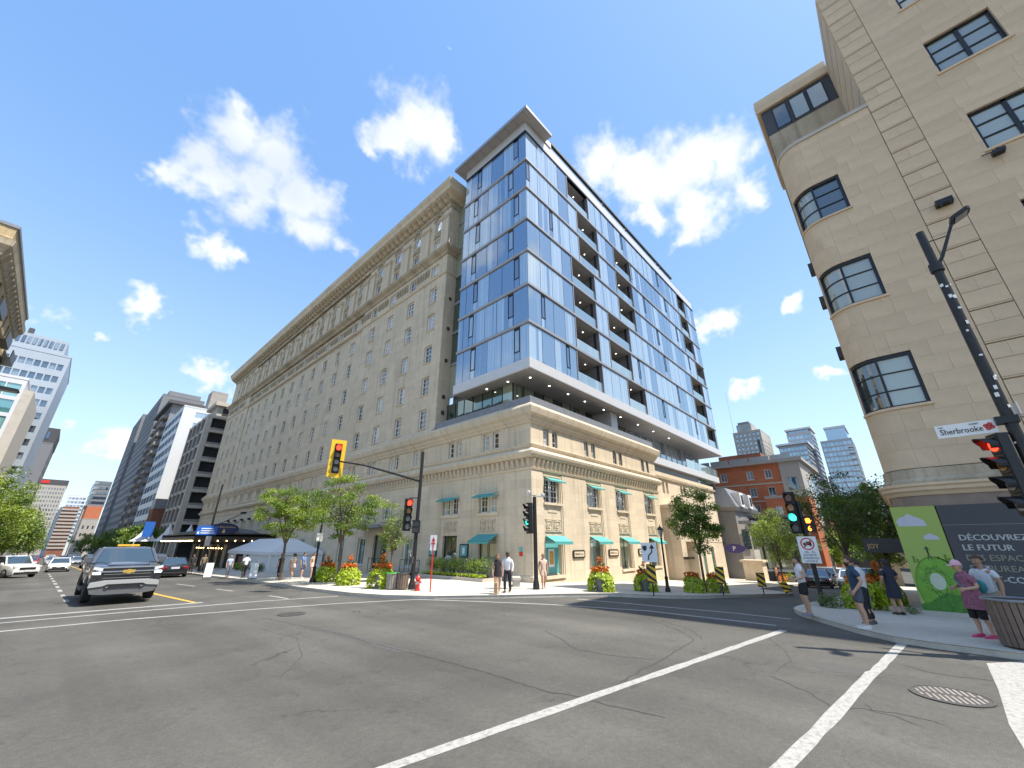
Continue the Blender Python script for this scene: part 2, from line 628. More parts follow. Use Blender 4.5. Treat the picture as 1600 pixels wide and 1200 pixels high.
def text_mesh(txt, size, extrude=.004, align='LEFT', font=None):
 c = bpy.data.curves.new('lettering', 'FONT')
 c.body = txt
 c.size = size
 c.extrude = extrude
 c.align_x = align
 c.resolution_u = 2
 o = bpy.data.objects.new('lettering', c)
 COL.objects.link(o)
 dg = bpy.context.evaluated_depsgraph_get()
 me = bpy.data.meshes.new_from_object(o.evaluated_get(dg))
 bpy.data.objects.remove(o, do_unlink=True)
 bpy.data.curves.remove(c)
 return me


def place_text(name, txt, size, mat, parent, origin, udir, vdir=(0, 0, 1), align='LEFT', bold=0, xscale=1.0):
 """lettering with its own thickness; u runs along the text, v up; normal faces u x v"""
 me = text_mesh(txt, size, .004, align)
 u, v = Vector(udir).normalized(), Vector(vdir).normalized()
 n = u.cross(v)
 mt = Matrix((u, v, n)).transposed().to_4x4()
 for vt in me.vertices:
  vt.co.x *= xscale
 me.transform(Matrix.Translation(Vector(origin)) @ mt)
 me.materials.clear()
 me.materials.append(mat)
 return put(name, me, parent)


def zg(x, y):
 return -.05 * max(0, x - 17) - .018 * max(0, y - 20)


SW = .12                                   # kerb height


def zs(x, y):
 return zg(x, y) + SW


SC.cycles.max_bounces = 6
SC.cycles.diffuse_bounces = 3
SC.cycles.glossy_bounces = 3
SC.cycles.transmission_bounces = 4
SC.cycles.caustics_reflective = False

# ------------------------------------------------------------------ materials


def asphalt_mat():
 m, nt, N, L, b = node_mat('asphalt')
 b.inputs['Roughness'].default_value = .82
 b.inputs['Specular IOR Level'].default_value = .35
 tc = N.new('ShaderNodeTexCoord')
 def noise(scale, det=5, rough=.6, vec=None):
  n = N.new('ShaderNodeTexNoise')
  n.inputs['Scale'].default_value = scale; n.inputs['Detail'].default_value = det; n.inputs['Roughness'].default_value = rough
  L.new(vec or tc.outputs['Object'], n.inputs['Vector'])
  return n
 def rng(src, a, bb, c, d):
  r = N.new('ShaderNodeMapRange')
  r.inputs['From Min'].default_value = a; r.inputs['From Max'].default_value = bb
  r.inputs['To Min'].default_value = c; r.inputs['To Max'].default_value = d
  L.new(src, r.inputs['Value'])
  return r.outputs[0]
 def mul(a, c):
  k = N.new('ShaderNodeMath'); k.operation = 'MULTIPLY'
  L.new(a, k.inputs[0]); L.new(c, k.inputs[1])
  return k.outputs[0]
 agg = noise(85, 3, .7)
 mid = noise(11, 8, .8)
 big = noise(.22, 6, .6)
 mott = N.new('ShaderNodeTexVoronoi'); mott.inputs['Scale'].default_value = 60
 L.new(tc.outputs['Object'], mott.inputs['Vector'])
 f = mul(rng(agg.outputs['Fac'], .3, .7, .72, 1.28), rng(mid.outputs['Fac'], .3, .7, .78, 1.22))
 f = mul(f, rng(big.outputs['Fac'], .35, .65, .76, 1.2))
 ln = N.new('ShaderNodeVectorMath'); ln.operation = 'MULTIPLY'; ln.inputs[1].default_value = (.8, .035, 0)
 L.new(tc.outputs['Object'], ln.inputs[0])
 f = mul(f, rng(noise(1.0, 3, .5, ln.outputs[0]).outputs['Fac'], .38, .62, .86, 1.1))
 st = noise(1.7, 8, .75)
 f = mul(f, rng(st.outputs['Fac'], .56, .72, 1.0, .68))
 f = mul(f, rng(mott.outputs['Distance'], 0, .6, 1.12, .86))
 # hairline cracks
 wp = noise(.9, 5, .65)
 ad = N.new('ShaderNodeVectorMath'); ad.operation = 'MULTIPLY_ADD'
 ad.inputs[1].default_value = (1.3, 1.3, 0)
 L.new(wp.outputs['Color'], ad.inputs[0]); L.new(tc.outputs['Object'], ad.inputs[2])
 vo = N.new('ShaderNodeTexVoronoi'); vo.feature = 'DISTANCE_TO_EDGE'; vo.inputs['Scale'].default_value = .23
 L.new(ad.outputs[0], vo.inputs['Vector'])
 ck = rng(vo.outputs['Distance'], .0015, .005, .45, 1)
 msk = noise(.35, 3)
 mk = rng(msk.outputs['Fac'], .5, .62, 0, 1)
 mxk = N.new('ShaderNodeMix'); mxk.inputs['A'].default_value = 1
 L.new(mk, mxk.inputs['Factor']); L.new(ck, mxk.inputs['B'])
 f = mul(f, mxk.outputs['Result'])
 vs = N.new('ShaderNodeVectorMath'); vs.operation = 'SCALE'
 vs.inputs[0].default_value = (.102, .098, .087)
 L.new(f, vs.inputs['Scale'])
 L.new(vs.outputs[0], b.inputs['Base Color'])
 bp = N.new('ShaderNodeBump'); bp.inputs['Strength'].default_value = .5; bp.inputs['Distance'].default_value = .012
 L.new(agg.outputs['Fac'], bp.inputs['Height']); L.new(bp.outputs[0], b.inputs['Normal'])
 return m


def paint_mat(name, col, wear=.5):
 """road paint worn through to the asphalt"""
 m, nt, N, L, b = node_mat(name)
 b.inputs['Roughness'].default_value = .7
 tc = N.new('ShaderNodeTexCoord')
 n1 = N.new('ShaderNodeTexNoise'); n1.inputs['Scale'].default_value = 13; n1.inputs['Detail'].default_value = 9
 n1.inputs['Roughness'].default_value = .75
 L.new(tc.outputs['Object'], n1.inputs['Vector'])
 r = N.new('ShaderNodeMapRange')
 r.inputs['From Min'].default_value = wear; r.inputs['From Max'].default_value = wear + .22
 L.new(n1.outputs['Fac'], r.inputs['Value'])
 mx = N.new('ShaderNodeMix'); mx.data_type = 'RGBA'
 mx.inputs['A'].default_value = (*col, 1); mx.inputs['B'].default_value = (.17, .165, .15, 1)
 L.new(r.outputs[0], mx.inputs['Factor']); L.new(mx.outputs['Result'], b.inputs['Base Color'])
 return m


MT = dict(
 asphalt=asphalt_mat(),
 paint=paint_mat('road_paint_white', (.36, .355, .335), .46),
 paint_y=paint_mat('road_paint_yellow', (.62, .36, .05), .62),
 crack=M('crack_filler', (.048, .046, .043), .9, var=.3, scale=20),
 patch=M('asphalt_patch', (.075, .073, .07), .85, var=.25, scale=30, bump=.4, bscale=80),
 walk=stone_mat('sidewalk_concrete', (.50, .455, .385), (.56, .515, .44), 1.5, 1.5, .012, .05, .15, .82, .05),
 kerb=M('kerb_concrete', (.50, .455, .385), .8, var=.18, scale=5, bump=.3),
 iron=M('cast_iron', (.095, .088, .082), .6, .4, var=.25, scale=20, bump=.3),
 lime=stone_mat('limestone', (.60, .50, .365), (.665, .56, .42), 1.15, .52, .010, .27, .25, .86, .06),
 limeR=stone_mat('limestone_trim', (.60, .50, .365), (.67, .565, .425), 1.6, 3.0, .006, .22, .25, .9, .04),
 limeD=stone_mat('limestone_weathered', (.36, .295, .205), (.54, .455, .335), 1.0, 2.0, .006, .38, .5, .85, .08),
 frame=M('white_window_frame', (.82, .81, .78), .45, var=.05),
 pane=glass_mat('hotel_pane', (.018, .022, .026), (.52, .52, .50), .5, .14, (.9, .95, 1)),
 lead=M('lead_roof', (.22, .23, .25), .5, .3, var=.2),
 alu=M('aluminium_band', (.36, .355, .37), .38, .35, var=.05, rnd=.03),
 aluw=M('pale_metal_fascia', (.60, .59, .59), .42, .2, var=.05),
 soffit=M('metal_soffit', (.40, .39, .385), .55, .1, var=.08),
 dark=M('dark_frame', (.018, .02, .025), .4, .3, var=.1),
 room=M('dark_interior', (.03, .032, .035), .8, var=.3, scale=.8),
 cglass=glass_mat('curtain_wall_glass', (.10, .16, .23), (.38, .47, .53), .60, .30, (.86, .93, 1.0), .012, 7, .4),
 cglassL=glass_mat('curtain_wall_glass_sky_tinted', (.075, .13, .21), (.36, .46, .53), .55, .32, (.76, .87, 1.0), .012, 7, .4),  # same glazing; this face's deeper sky reflection is put into the colour
 vent=glass_mat('vent_glass', (.03, .05, .09), (.3, .36, .4), .4, .3, (.8, .9, 1)),
 rail=glass_mat('balustrade_glass', (.16, .22, .25), (.3, .36, .38), .5, .28, (.9, 1, 1)),
 greyp=M('grey_panel', (.23, .235, .25), .5, .1, var=.08),
 green_glass=glass_mat('greenish_glass', (.03, .05, .045), (.36, .38, .30), .4, .22, (.85, 1, .92)),
 teal=M('teal_awning', (.085, .34, .32), .75, var=.10, scale=7),
 shopteal=M('turquoise_display', (.12, .42, .42), .5, var=.08),
 amber=M('amber_poster', (.55, .30, .05), .5, var=.5, scale=6),
 black=M('black_paint', (.014, .014, .016), .38, .2, var=.2),
 grime=M('painted_pole_black', (.020, .019, .020), .45, .2, var=.35, scale=9),
 steel=M('steel', (.40, .41, .42), .35, .8, var=.1),
 white=M('white_sign', (.80, .80, .79), .45, var=.03),
 red=M('red_paint', (.55, .022, .016), .4, var=.1, coat=.3),
 yellow=M('signal_yellow', (.80, .48, .012), .45, var=.06),
 sblack=M('sign_black', (.02, .02, .02), .5),
 blue=M('sign_blue', (.02, .12, .46), .45, var=.05),
 gold=M('gold_letters', (.62, .42, .16), .35, .5),
 bronze=M('dark_bronze', (.05, .04, .03), .4, .5, var=.2),
 brick=stone_mat('red_brick', (.42, .135, .065), (.50, .175, .09), .6, .2, .012, .08, .2, 1.15, .07),
 brickD=stone_mat('brown_brick', (.20, .085, .055), (.27, .12, .08), .6, .2, .012, .1, .2, 1.1, .07),
 grey=M('grey_stone', (.20, .20, .20), .8, var=.14, scale=1.2),
 dgrey=M('dark_grey_cladding', (.060, .060, .064), .6, var=.12),
 conc=M('concrete', (.47, .43, .37), .85, var=.12, scale=1.2, bump=.2),
 concD=M('dark_concrete', (.27, .245, .22), .85, var=.2, scale=.9),
 tower_grey=M('grey_precast', (.175, .18, .195), .75, var=.06, scale=.4),
 tower_beige=M('beige_precast', (.36, .335, .30), .8, var=.06, scale=.4),
 tower_white=M('white_panel', (.60, .61, .62), .55, var=.04, scale=.4),
 tower_pale=M('pale_blue_panel', (.33, .38, .44), .5, var=.05, scale=.4),
 fwin=glass_mat('tower_window', (.03, .045, .07), (.2, .24, .28), .3, .22, (.8, .9, 1), .03),
 fblue=glass_mat('tower_blue_glass', (.07, .14, .24), (.26, .36, .46), .5, .32, (.75, .88, 1), .03),
 fteal=glass_mat('tower_teal_glass', (.07, .22, .23), (.20, .42, .42), .55, .25, (.8, 1, 1), .03),
 bark=M('bark', (.13, .10, .075), .9, var=.3, scale=12, bump=.6),
 leafA=leaf_mat('leaf_honey_locust', (.15, .22, .022), (.27, .35, .05)),
 leafB=leaf_mat('leaf_green', (.070, .135, .018), (.145, .22, .033)),
 leafD=leaf_mat('leaf_dark', (.035, .075, .018), (.075, .13, .028)),
 leafP=leaf_mat('leaf_pale', (.10, .15, .045), (.17, .22, .075)),
 vine=leaf_mat('leaf_chartreuse', (.30, .40, .014), (.46, .55, .03)),
 spike=leaf_mat('leaf_spike', (.08, .14, .04), (.14, .20, .06)),
 flower=leaf_mat('flower_orange', (.55, .12, .012), (.72, .26, .03), .2),
 pot=M('grey_pot', (.20, .20, .21), .6, var=.12),
 wood=M('wood_slat', (.16, .115, .09), .7, var=.25, scale=6, rnd=.1),
 woodg=M('grey_wood_slat', (.26, .235, .21), .75, var=.2, scale=6, rnd=.12),
 canvas=M('grey_canvas', (.70, .70, .70), .8, var=.05),
 lampw=M('warm_bulb', (1.0, .62, .22), .4, var=0, emit=5.0),
 downl=M('downlight', (1.0, .93, .8), .4, var=0, emit=2.2),
)


# ------------------------------------------------------------------ ground, road, pavements
road = None


def strip(pts, w, z=.004, taper=False, wob=0):
 mb = MB()
 n = len(pts)
 Lp, Rp = [], []
 for i in range(n):
  a = Vector(pts[max(i - 1, 0)]); c = Vector(pts[min(i + 1, n - 1)])
  d = (c - a).normalized()
  nn = Vector((-d.y, d.x))
  ww = w / 2 * (random.uniform(1 - wob, 1 + wob))
  if taper and i in (0, n - 1):
   ww *= .15
  p = Vector(pts[i])
  for lst, s in ((Lp, 1), (Rp, -1)):
   q = p + nn * ww * s
   lst.append((q.x, q.y, zg(q.x, q.y) + z))
 for i in range(n - 1):
  mb.face([Rp[i], Rp[i + 1], Lp[i + 1], Lp[i]])
 return mb


def subdiv(pts, step, jit=0):
 out = []
 for a, b in zip(pts, pts[1:]):
  a, b = Vector(a), Vector(b)
  k = max(1, int((b - a).length / step))
  for i in range(k):
   p = a.lerp(b, i / k)
   if jit and (out):
    p += Vector((random.uniform(-jit, jit), random.uniform(-jit, jit)))
   out.append((p.x, p.y))
 out.append(tuple(pts[-1]))
 return out


def build_ground():
 global road
 xs = [-1500, -300, 0, 17, 200, 400, 1500]
 ys = [-1500, -300, 0, 20, 400, 700, 1500]
 mb = MB()
 def P(x, y):
  return (x, y, zg(min(x, 200), min(y, 700)))
 for i in range(len(xs) - 1):
  for j in range(len(ys) - 1):
   mb.face([P(xs[i], ys[j]), P(xs[i + 1], ys[j]), P(xs[i + 1], ys[j + 1]), P(xs[i], ys[j + 1])])
 road = mb.build('road', MT['asphalt'])
 tag(road, 'grey cracked asphalt road and intersection', 'road', kind='structure')
 lines = [('stop_line', [(-1.6, 20.62), (4.6, 20.2)], .32, 'paint'),
             ('crosswalk_line', [(-2.0, 19.32), (2.4, 19.25), (6.04, 18.95), (8.95, 18.25)], .17, 'paint'),
             ('crosswalk_line', [(-2.0, 17.6), (2.22, 17.43), (5.42, 16.83), (7.97, 16.1), (10.6, 14.9), (12.0, 12.4), (13.1, 10.1), (14.1, 6.9), (14.1, 3.2)], .16, 'paint'),
             ('crosswalk_line', [(15.0, 10.3), (15.3, 7.2), (15.55, 4.6), (15.5, 3.1)], .15, 'paint'),
             ('crosswalk_line', [(2.2, 4.5), (4.53, 4.18), (13.49, 2.91)], .17, 'paint'),
             ('crosswalk_line', [(2.5, 1.83), (7.18, 1.32), (10.3, 1.02), (10.45, .98), (13.58, .65)], .17, 'paint'),
             ('yellow_centre_line', [(4.4, 20.3), (4.05, 26), (3.8, 60), (3.6, 110)], .15, 'paint_y')]
 for y0, y1 in ((25.2, 26.6), (28.2, 29.9), (32.3, 34.3), (36.2, 38.2), (40.3, 42.5), (44.6, 47), (49.5, 52), (55, 58), (61, 64)):
  lines.append(('lane_dash', [(1.32 - y0 * .006, y0), (1.32 - y1 * .006, y1)], .15, 'paint'))
 for y0, y1 in ((18.9, 20.7), (24.6, 26.8), (30.1, 33.4), (37.5, 40.5)):
  lines.append(('lane_dash', [(7.1 - (y0 - 20) * .08, y0), (7.1 - (y1 - 20) * .08, y1)], .13, 'paint'))
 for nm, pts, w, mt in lines:
  strip(subdiv(pts, .35), w, .004, wob=.13).build(nm, MT[mt], road)
 z = MB()
 z.face([(12.55, -.52, .0045), (13.2, -1.05, .0045), (13.2, -1.6, .0045), (7.0, -1.3, .0045), (7.0, -.38, .0045), (8.71, -.36, .0045), (10.54, -.46, .0045)])
 z.build('crosswalk_bar', MT['paint'], road)
 cracks = [([(5.01, 14.88), (5.28, 12.68), (5.57, 10.7), (5.54, 9.55), (5.69, 7.9), (5.77, 6.61), (5.79, 5.49), (5.74, 4.63), (5.89, 4.15), (5.9, 3.53), (6.02, 2.86)], .045),
              ([(12.88, 6.36), (11.65, 4.91), (10.81, 4.21), (9.66, 4.13), (8.62, 4.03), (7.71, 4.04), (6.6, 3.92), (6.04, 3.92)], .04),
              ([(9.3, 7.46), (8.74, 6.45), (8.2, 5.72), (8.29, 4.87), (8.58, 4.07)], .03),
              ([(8.95, 2.32), (8.45, 1.7), (7.93, 1.33), (8.14, 1.0), (8.09, .68), (7.84, .39)], .025),
              ([(12.62, 5.85), (12.06, 4.82), (10.96, 4.04)], .03),
              ([(8.38, 1.02), (8.17, .9), (8.26, .55), (8.15, .21)], .022),
              ([(11.39, .64), (11.06, .3), (11.02, -.08), (11.11, -.52)], .06),
              ([(9.1, 2.3), (10.2, 2.2), (11.2, 2.5), (12.6, 3.2)], .022),
              ([(3.2, 8.2), (4.1, 9.5), (4.6, 11.2), (4.4, 13)], .016)]
 for pts, w in cracks:
  strip(subdiv(pts, .12, .03), w * .75, .003, True, .6).build('road_crack', MT['crack'], road)
 wide = MB()
 p = strip(subdiv([(5.3, 12.4), (5.57, 10.7), (5.54, 9.55), (5.66, 8.1)], .2, .03), .22, .0022, True, .35)
 p.build('crack_seal', MT['patch'], road)
 for c, r in (((10.3, 1.45), .34),):
  mb = MB(); mb.face([(c[0] + r * (1 + .1 * math.sin(3 * a)) * math.cos(a), c[1] + r * 1.2 * math.sin(a), .002) for a in [2 * math.pi * k / 18 for k in range(18)]])
  mb.build('asphalt_patch', MT['patch'], road)
 # manhole covers
 def manhole(x, y, r, label, slots):
  t = thing('manhole_cover', label, 'manhole cover', (x, y, .004))
  mb = MB()
  mb.lathe([(r, 0), (r, .012), (r * .93, .012), (r * .93, .006)], n=28)
  mb.build('rim', MT['iron'], t)
  lid = MB()
  lid.lathe([(r * .92, 0), (r * .92, .008)], n=28)
  lo = lid.build('lid', MT['iron'], t)
  if slots:
   for i in range(-5, 6):
    yy = i * r * .15
    hw = math.sqrt(max(0, (r * .82) ** 2 - yy * yy))
    for s in ((-1, -.12), (.12, 1)):
     b = MB(); b.box(hw * s[0], hw * s[1], yy - r * .03, yy + r * .03, .008, .013)
     b.build('raised_bar', MT['concD'], lo)
  else:
   for i in range(6):
    a = i * math.pi / 3
    b = MB(); b.bar((0, 0, .010), (r * .8 * math.cos(a), r * .8 * math.sin(a), .010), .02, .006)
    b.build('raised_bar', MT['iron'], lo)
  t.rotation_euler.z = .25
 manhole(9.63, .10, .46, 'slotted round manhole cover beside the worn white crosswalk line', True)
 manhole(5.83, 14.85, .40, 'small rusty manhole cover near the far crosswalk line', False)
 # pavement in front of the hotel
 K = [(9.2, 420), (9.2, 100), (9.2, 40), (9.25, 30), (9.05, 22.4), (9.1, 20), (9.35, 18), (9.9, 16.2), (11.1, 14.4), (13.4, 12.4), (15.2, 11.05), (16.6, 9.8), (17.0, 8.75), (18.2, 7.75), (20.0, 7.0), (24, 6.0), (27.9, 5.15), (29.5, 6.3), (31, 7.6), (45, 8.2), (200, 8.6)]
 I = [(19, 420), (19, 100), (19, 40), (19, 30), (19, 22.4), (19, 20), (19, 18), (19, 16.4), (19, 16.2), (19, 16.1), (19, 16.05), (19, 16.0), (19.1, 15.98), (19.6, 15.95), (20.4, 15.95), (24, 15.95), (27.9, 15.95), (29.5, 15.95), (31, 15.95), (45, 17), (200, 17)]
 mb = MB()
 for i in range(len(K) - 1):
  q = []
  for a, b in ((K[i], I[i]), (K[i + 1], I[i + 1])):
   row = [a]
   if a[0] < 17 < b[0]:
    t = (17 - a[0]) / (b[0] - a[0])
    row.append((17, a[1] + t * (b[1] - a[1])))
   else:
    row.append(((a[0] + b[0]) / 2, (a[1] + b[1]) / 2))
   row.append(b)
   q.append(row)
  for k in range(2):
   mb.face([(p[0], p[1], zs(*p)) for p in (q[0][k], q[0][k + 1], q[1][k + 1], q[1][k])])
 sw = mb.build('pavement', MT['walk'])
 tag(sw, 'pale concrete pavement round the hotel corner', 'pavement', kind='structure')
 kb = MB()
 kb.sweep(K, [(-.005, -.2), (-.005, SW - .012), (.012, SW + .006), (-.2, SW + .006), (-.2, -.2)], zfn=zg)
 kb.build('kerb', MT['kerb'], sw)
 # pavement at the near right corner
 K2 = [(200, 2.9), (60, 3.0), (22, 3.35), (18, 3.35), (17, 3.25), (16.4, 3.02), (15.3, 2.26), (14.28, 1.48), (13.64, .76), (13.45, .2), (13.3, -1.1), (13.3, -60)]
 I2 = [(200, -1), (60, -1), (22, -.4), (20.5, -.4), (20.3, -.5), (20.2, -.6), (20.1, -.8), (20, -1.0), (19.6, -1.2), (19.6, -1.4), (19.6, -1.6), (19.6, -60)]
 mb = MB()
 for i in range(len(K2) - 1):
  q = []
  for a, b in ((K2[i], I2[i]), (K2[i + 1], I2[i + 1])):
   if a[0] < 17:
    t = (17 - a[0]) / (b[0] - a[0])
    mid = (17, a[1] + t * (b[1] - a[1]))
   else:
    mid = ((a[0] + b[0]) / 2, (a[1] + b[1]) / 2)
   q.append([a, mid, b])
  for k in range(2):
   mb.face([(p[0], p[1], zs(*p)) for p in (q[0][k], q[0][k + 1], q[1][k + 1], q[1][k])])
 s2 = mb.build('pavement', MT['walk'])
 tag(s2, 'concrete pavement at the near right corner with a curved kerb', 'pavement', kind='structure')
 kb = MB()
 kb.sweep(K2, [(-.005, -.2), (-.005, SW - .012), (.012, SW + .006), (-.24, SW + .006), (-.24, -.2)], zfn=zg)
 kb.build('kerb', MT['kerb'], s2)
 # far side of the avenue, left
 mb = MB()
 for a, b in ((-60, 20), (20, 420)):
  mb.face([(-12, a, zs(-12, a)), (-3.4, a, zs(-3, a)), (-3.4, b, zs(-3, b)), (-12, b, zs(-12, b))])
 s3 = mb.build('pavement', MT['walk'])
 tag(s3, 'pavement on the far left side of the avenue', 'pavement', kind='structure')
 kb = MB()
 kb.sweep([(-3.4, -60), (-3.4, 20), (-3.4, 420)], [(.0, -.2), (.0, SW), (-.2, SW + .006), (-.2, -.2)], zfn=zg)
 kb.build('kerb', MT['kerb'], s3)


build_ground()

# ------------------------------------------------------------------ walls with openings
def wallgrid(mb, fr, u0, u1, z0, z1, ops, depth=.25, m=0, mr=0):
 """wall sheet with rectangular openings and their reveals; fr(u,d,z)->xyz, d inward"""
 us = sorted({u0, u1, *[min(max(o[0], u0), u1) for o in ops], *[min(max(o[1], u0), u1) for o in ops]})
 zz = sorted({z0, z1, *[o[2] for o in ops if z0 < o[2] < z1], *[o[3] for o in ops if z0 < o[3] < z1]})
 for i in range(len(us) - 1):
  k = 0
  while k < len(zz) - 1:
   um = (us[i] + us[i + 1]) / 2
   def hit(j):
    zm = (zz[j] + zz[j + 1]) / 2
    return any(o[0] < um < o[1] and o[2] < zm < o[3] for o in ops)
   if hit(k):
    k += 1
    continue
   j = k
   while j + 1 < len(zz) - 1 and not hit(j + 1):
    j += 1
   mb.face([fr(us[i], 0, zz[k]), fr(us[i + 1], 0, zz[k]), fr(us[i + 1], 0, zz[j + 1]), fr(us[i], 0, zz[j + 1])], m)
   k = j + 1
 for a, b, c, d in ops:
  for p, q in (((a, c), (b, c)), ((b, c), (b, d)), ((b, d), (a, d)), ((a, d), (a, c))):
   mb.face([fr(p[0], 0, p[1]), fr(q[0], 0, q[1]), fr(q[0], depth, q[1]), fr(p[0], depth, p[1])], mr)


WCACHE = {}


def win_meshes(w, h, nx, nz, fw=.09, split=True, fmat='frame', pmat='pane', d=.16, sillw=.06):
 """shared meshes of a sash window: frame with glazing bars, pane, sill; local x across, y inward, z up from the sill"""
 key = (round(w, 3), round(h, 3), nx, nz, fw, fmat, pmat, d)
 if key in WCACHE:
  return WCACHE[key]
 f = MB()
 f.box(-w / 2, -w / 2 + fw, d, d + .07, 0, h); f.box(w / 2 - fw, w / 2, d, d + .07, 0, h)
 f.box(-w / 2 + fw, w / 2 - fw, d, d + .07, 0, fw); f.box(-w / 2 + fw, w / 2 - fw, d, d + .07, h - fw, h)
 for i in range(1, nx):
  x = -w / 2 + w * i / nx
  f.box(x - .018, x + .018, d + .015, d + .05, fw, h - fw)
 for i in range(1, nz):
  z = h * i / nz
  t = .03 if (split and i * 2 == nz) else .015
  f.box(-w / 2 + fw, w / 2 - fw, d + .012, d + .055, z - t, z + t)
 p = MB(); p.box(-w / 2 + fw * .6, w / 2 - fw * .6, d + .035, d + .045, fw * .6, h - fw * .6)
 s = MB(); s.box(-w / 2 - sillw, w / 2 + sillw, -.07, d, -.09, .0)
 r = (f.mesh('window', MT[fmat]), p.mesh('pane', MT[pmat]), s.mesh('sill', MT['limeR']))
 WCACHE[key] = r
 return r


def add_window(parent, loc, rz, w, h, nx=2, nz=4, sill=True, **k):
 fm, pm, sm = win_meshes(w, h, nx, nz, **k)
 o = put('window', fm, parent, loc, rz)
 put('pane', pm, o)
 if sill:
  put('sill', sm, o)
 return o


RL = -math.pi / 2         # turns a part to the facade that faces -X


def relief_mesh(w, h):
 """carved panel: two round rosettes in a sunk frame"""
 mb = MB()
 mb.box(-w / 2, w / 2, -.02, .05, 0, h)
 for s in (-.5, .5):
  cx = s * w / 2
  r = min(w / 4.6, h * .42)
  n = 16
  for k in range(n):
   a0, a1 = 2 * math.pi * k / n, 2 * math.pi * (k + 1) / n
   for r0, r1, y in ((r, r * .78, -.075), (r * .5, r * .2, -.085)):
    pts = [(cx + rr * math.cos(a), h / 2 + rr * math.sin(a)) for rr, a in ((r0, a0), (r0, a1), (r1, a1), (r1, a0))]
    mb.prism(pts, lambda u, v, d: (u, d, v), -.02, y)
  for k in range(4):
   a = math.pi / 4 + k * math.pi / 2
   mb.bar((cx + r * .8 * math.cos(a), -.05, h / 2 + r * .8 * math.sin(a)), (cx + r * 1.25 * math.cos(a), -.05, h / 2 + r * 1.25 * math.sin(a)), .05, .06)
 mb.box(-.03, .03, -.07, 0, 0, h)
 for z in (0, h - .05):
  mb.box(-w / 2, w / 2, -.06, 0, z, z + .05)
 return mb


def awning(parent, fr, u0, u1, z, drop, proj, deep):
 """sloping canvas with a hanging valance and closed-in arms"""
 mb = MB()
 t = .012
 a = [fr(u0, -.02, z), fr(u1, -.02, z), fr(u1, -proj, z - drop), fr(u0, -proj, z - drop)]
 b = [(p[0], p[1], p[2] - t) for p in a]
 mb.hexa(b + a)
 v0, v1 = [a[3], a[2]], z - drop
 c = [fr(u0, -proj, v1), fr(u1, -proj, v1), fr(u1, -proj + t, v1), fr(u0, -proj + t, v1)]
 mb.hexa([(p[0], p[1], p[2] - deep) for p in c] + c)
 o = mb.build('awning', MT['teal'], parent)
 ar = MB()
 for u in (u0 + .03, u1 - .03):
  ar.bar(fr(u, 0, z - drop), fr(u, -proj + .02, z - drop - deep * .3), .025)
 ar.build('awning_arm', MT['steel'], o)
 return o


# ------------------------------------------------------------------ the stone hotel
HX, HY = 18.8, 15.75
FL = lambda u, d, z: (HX + d, u, z)              # facade on the avenue, faces -X, u = Y
FRt = lambda u, d, z: (u, HY + d, z)             # facade on the side street, faces -Y, u = X
COLS = [27.8, 31.6, 35.45, 39.35] + [44.5 + 3.85 * k for k in range(11)] + [88.3 + 3.6 * k for k in range(3)]
REC0, REC1 = 42.0, 85.6                          # middle of the long front stands slightly back
YE = 100.0


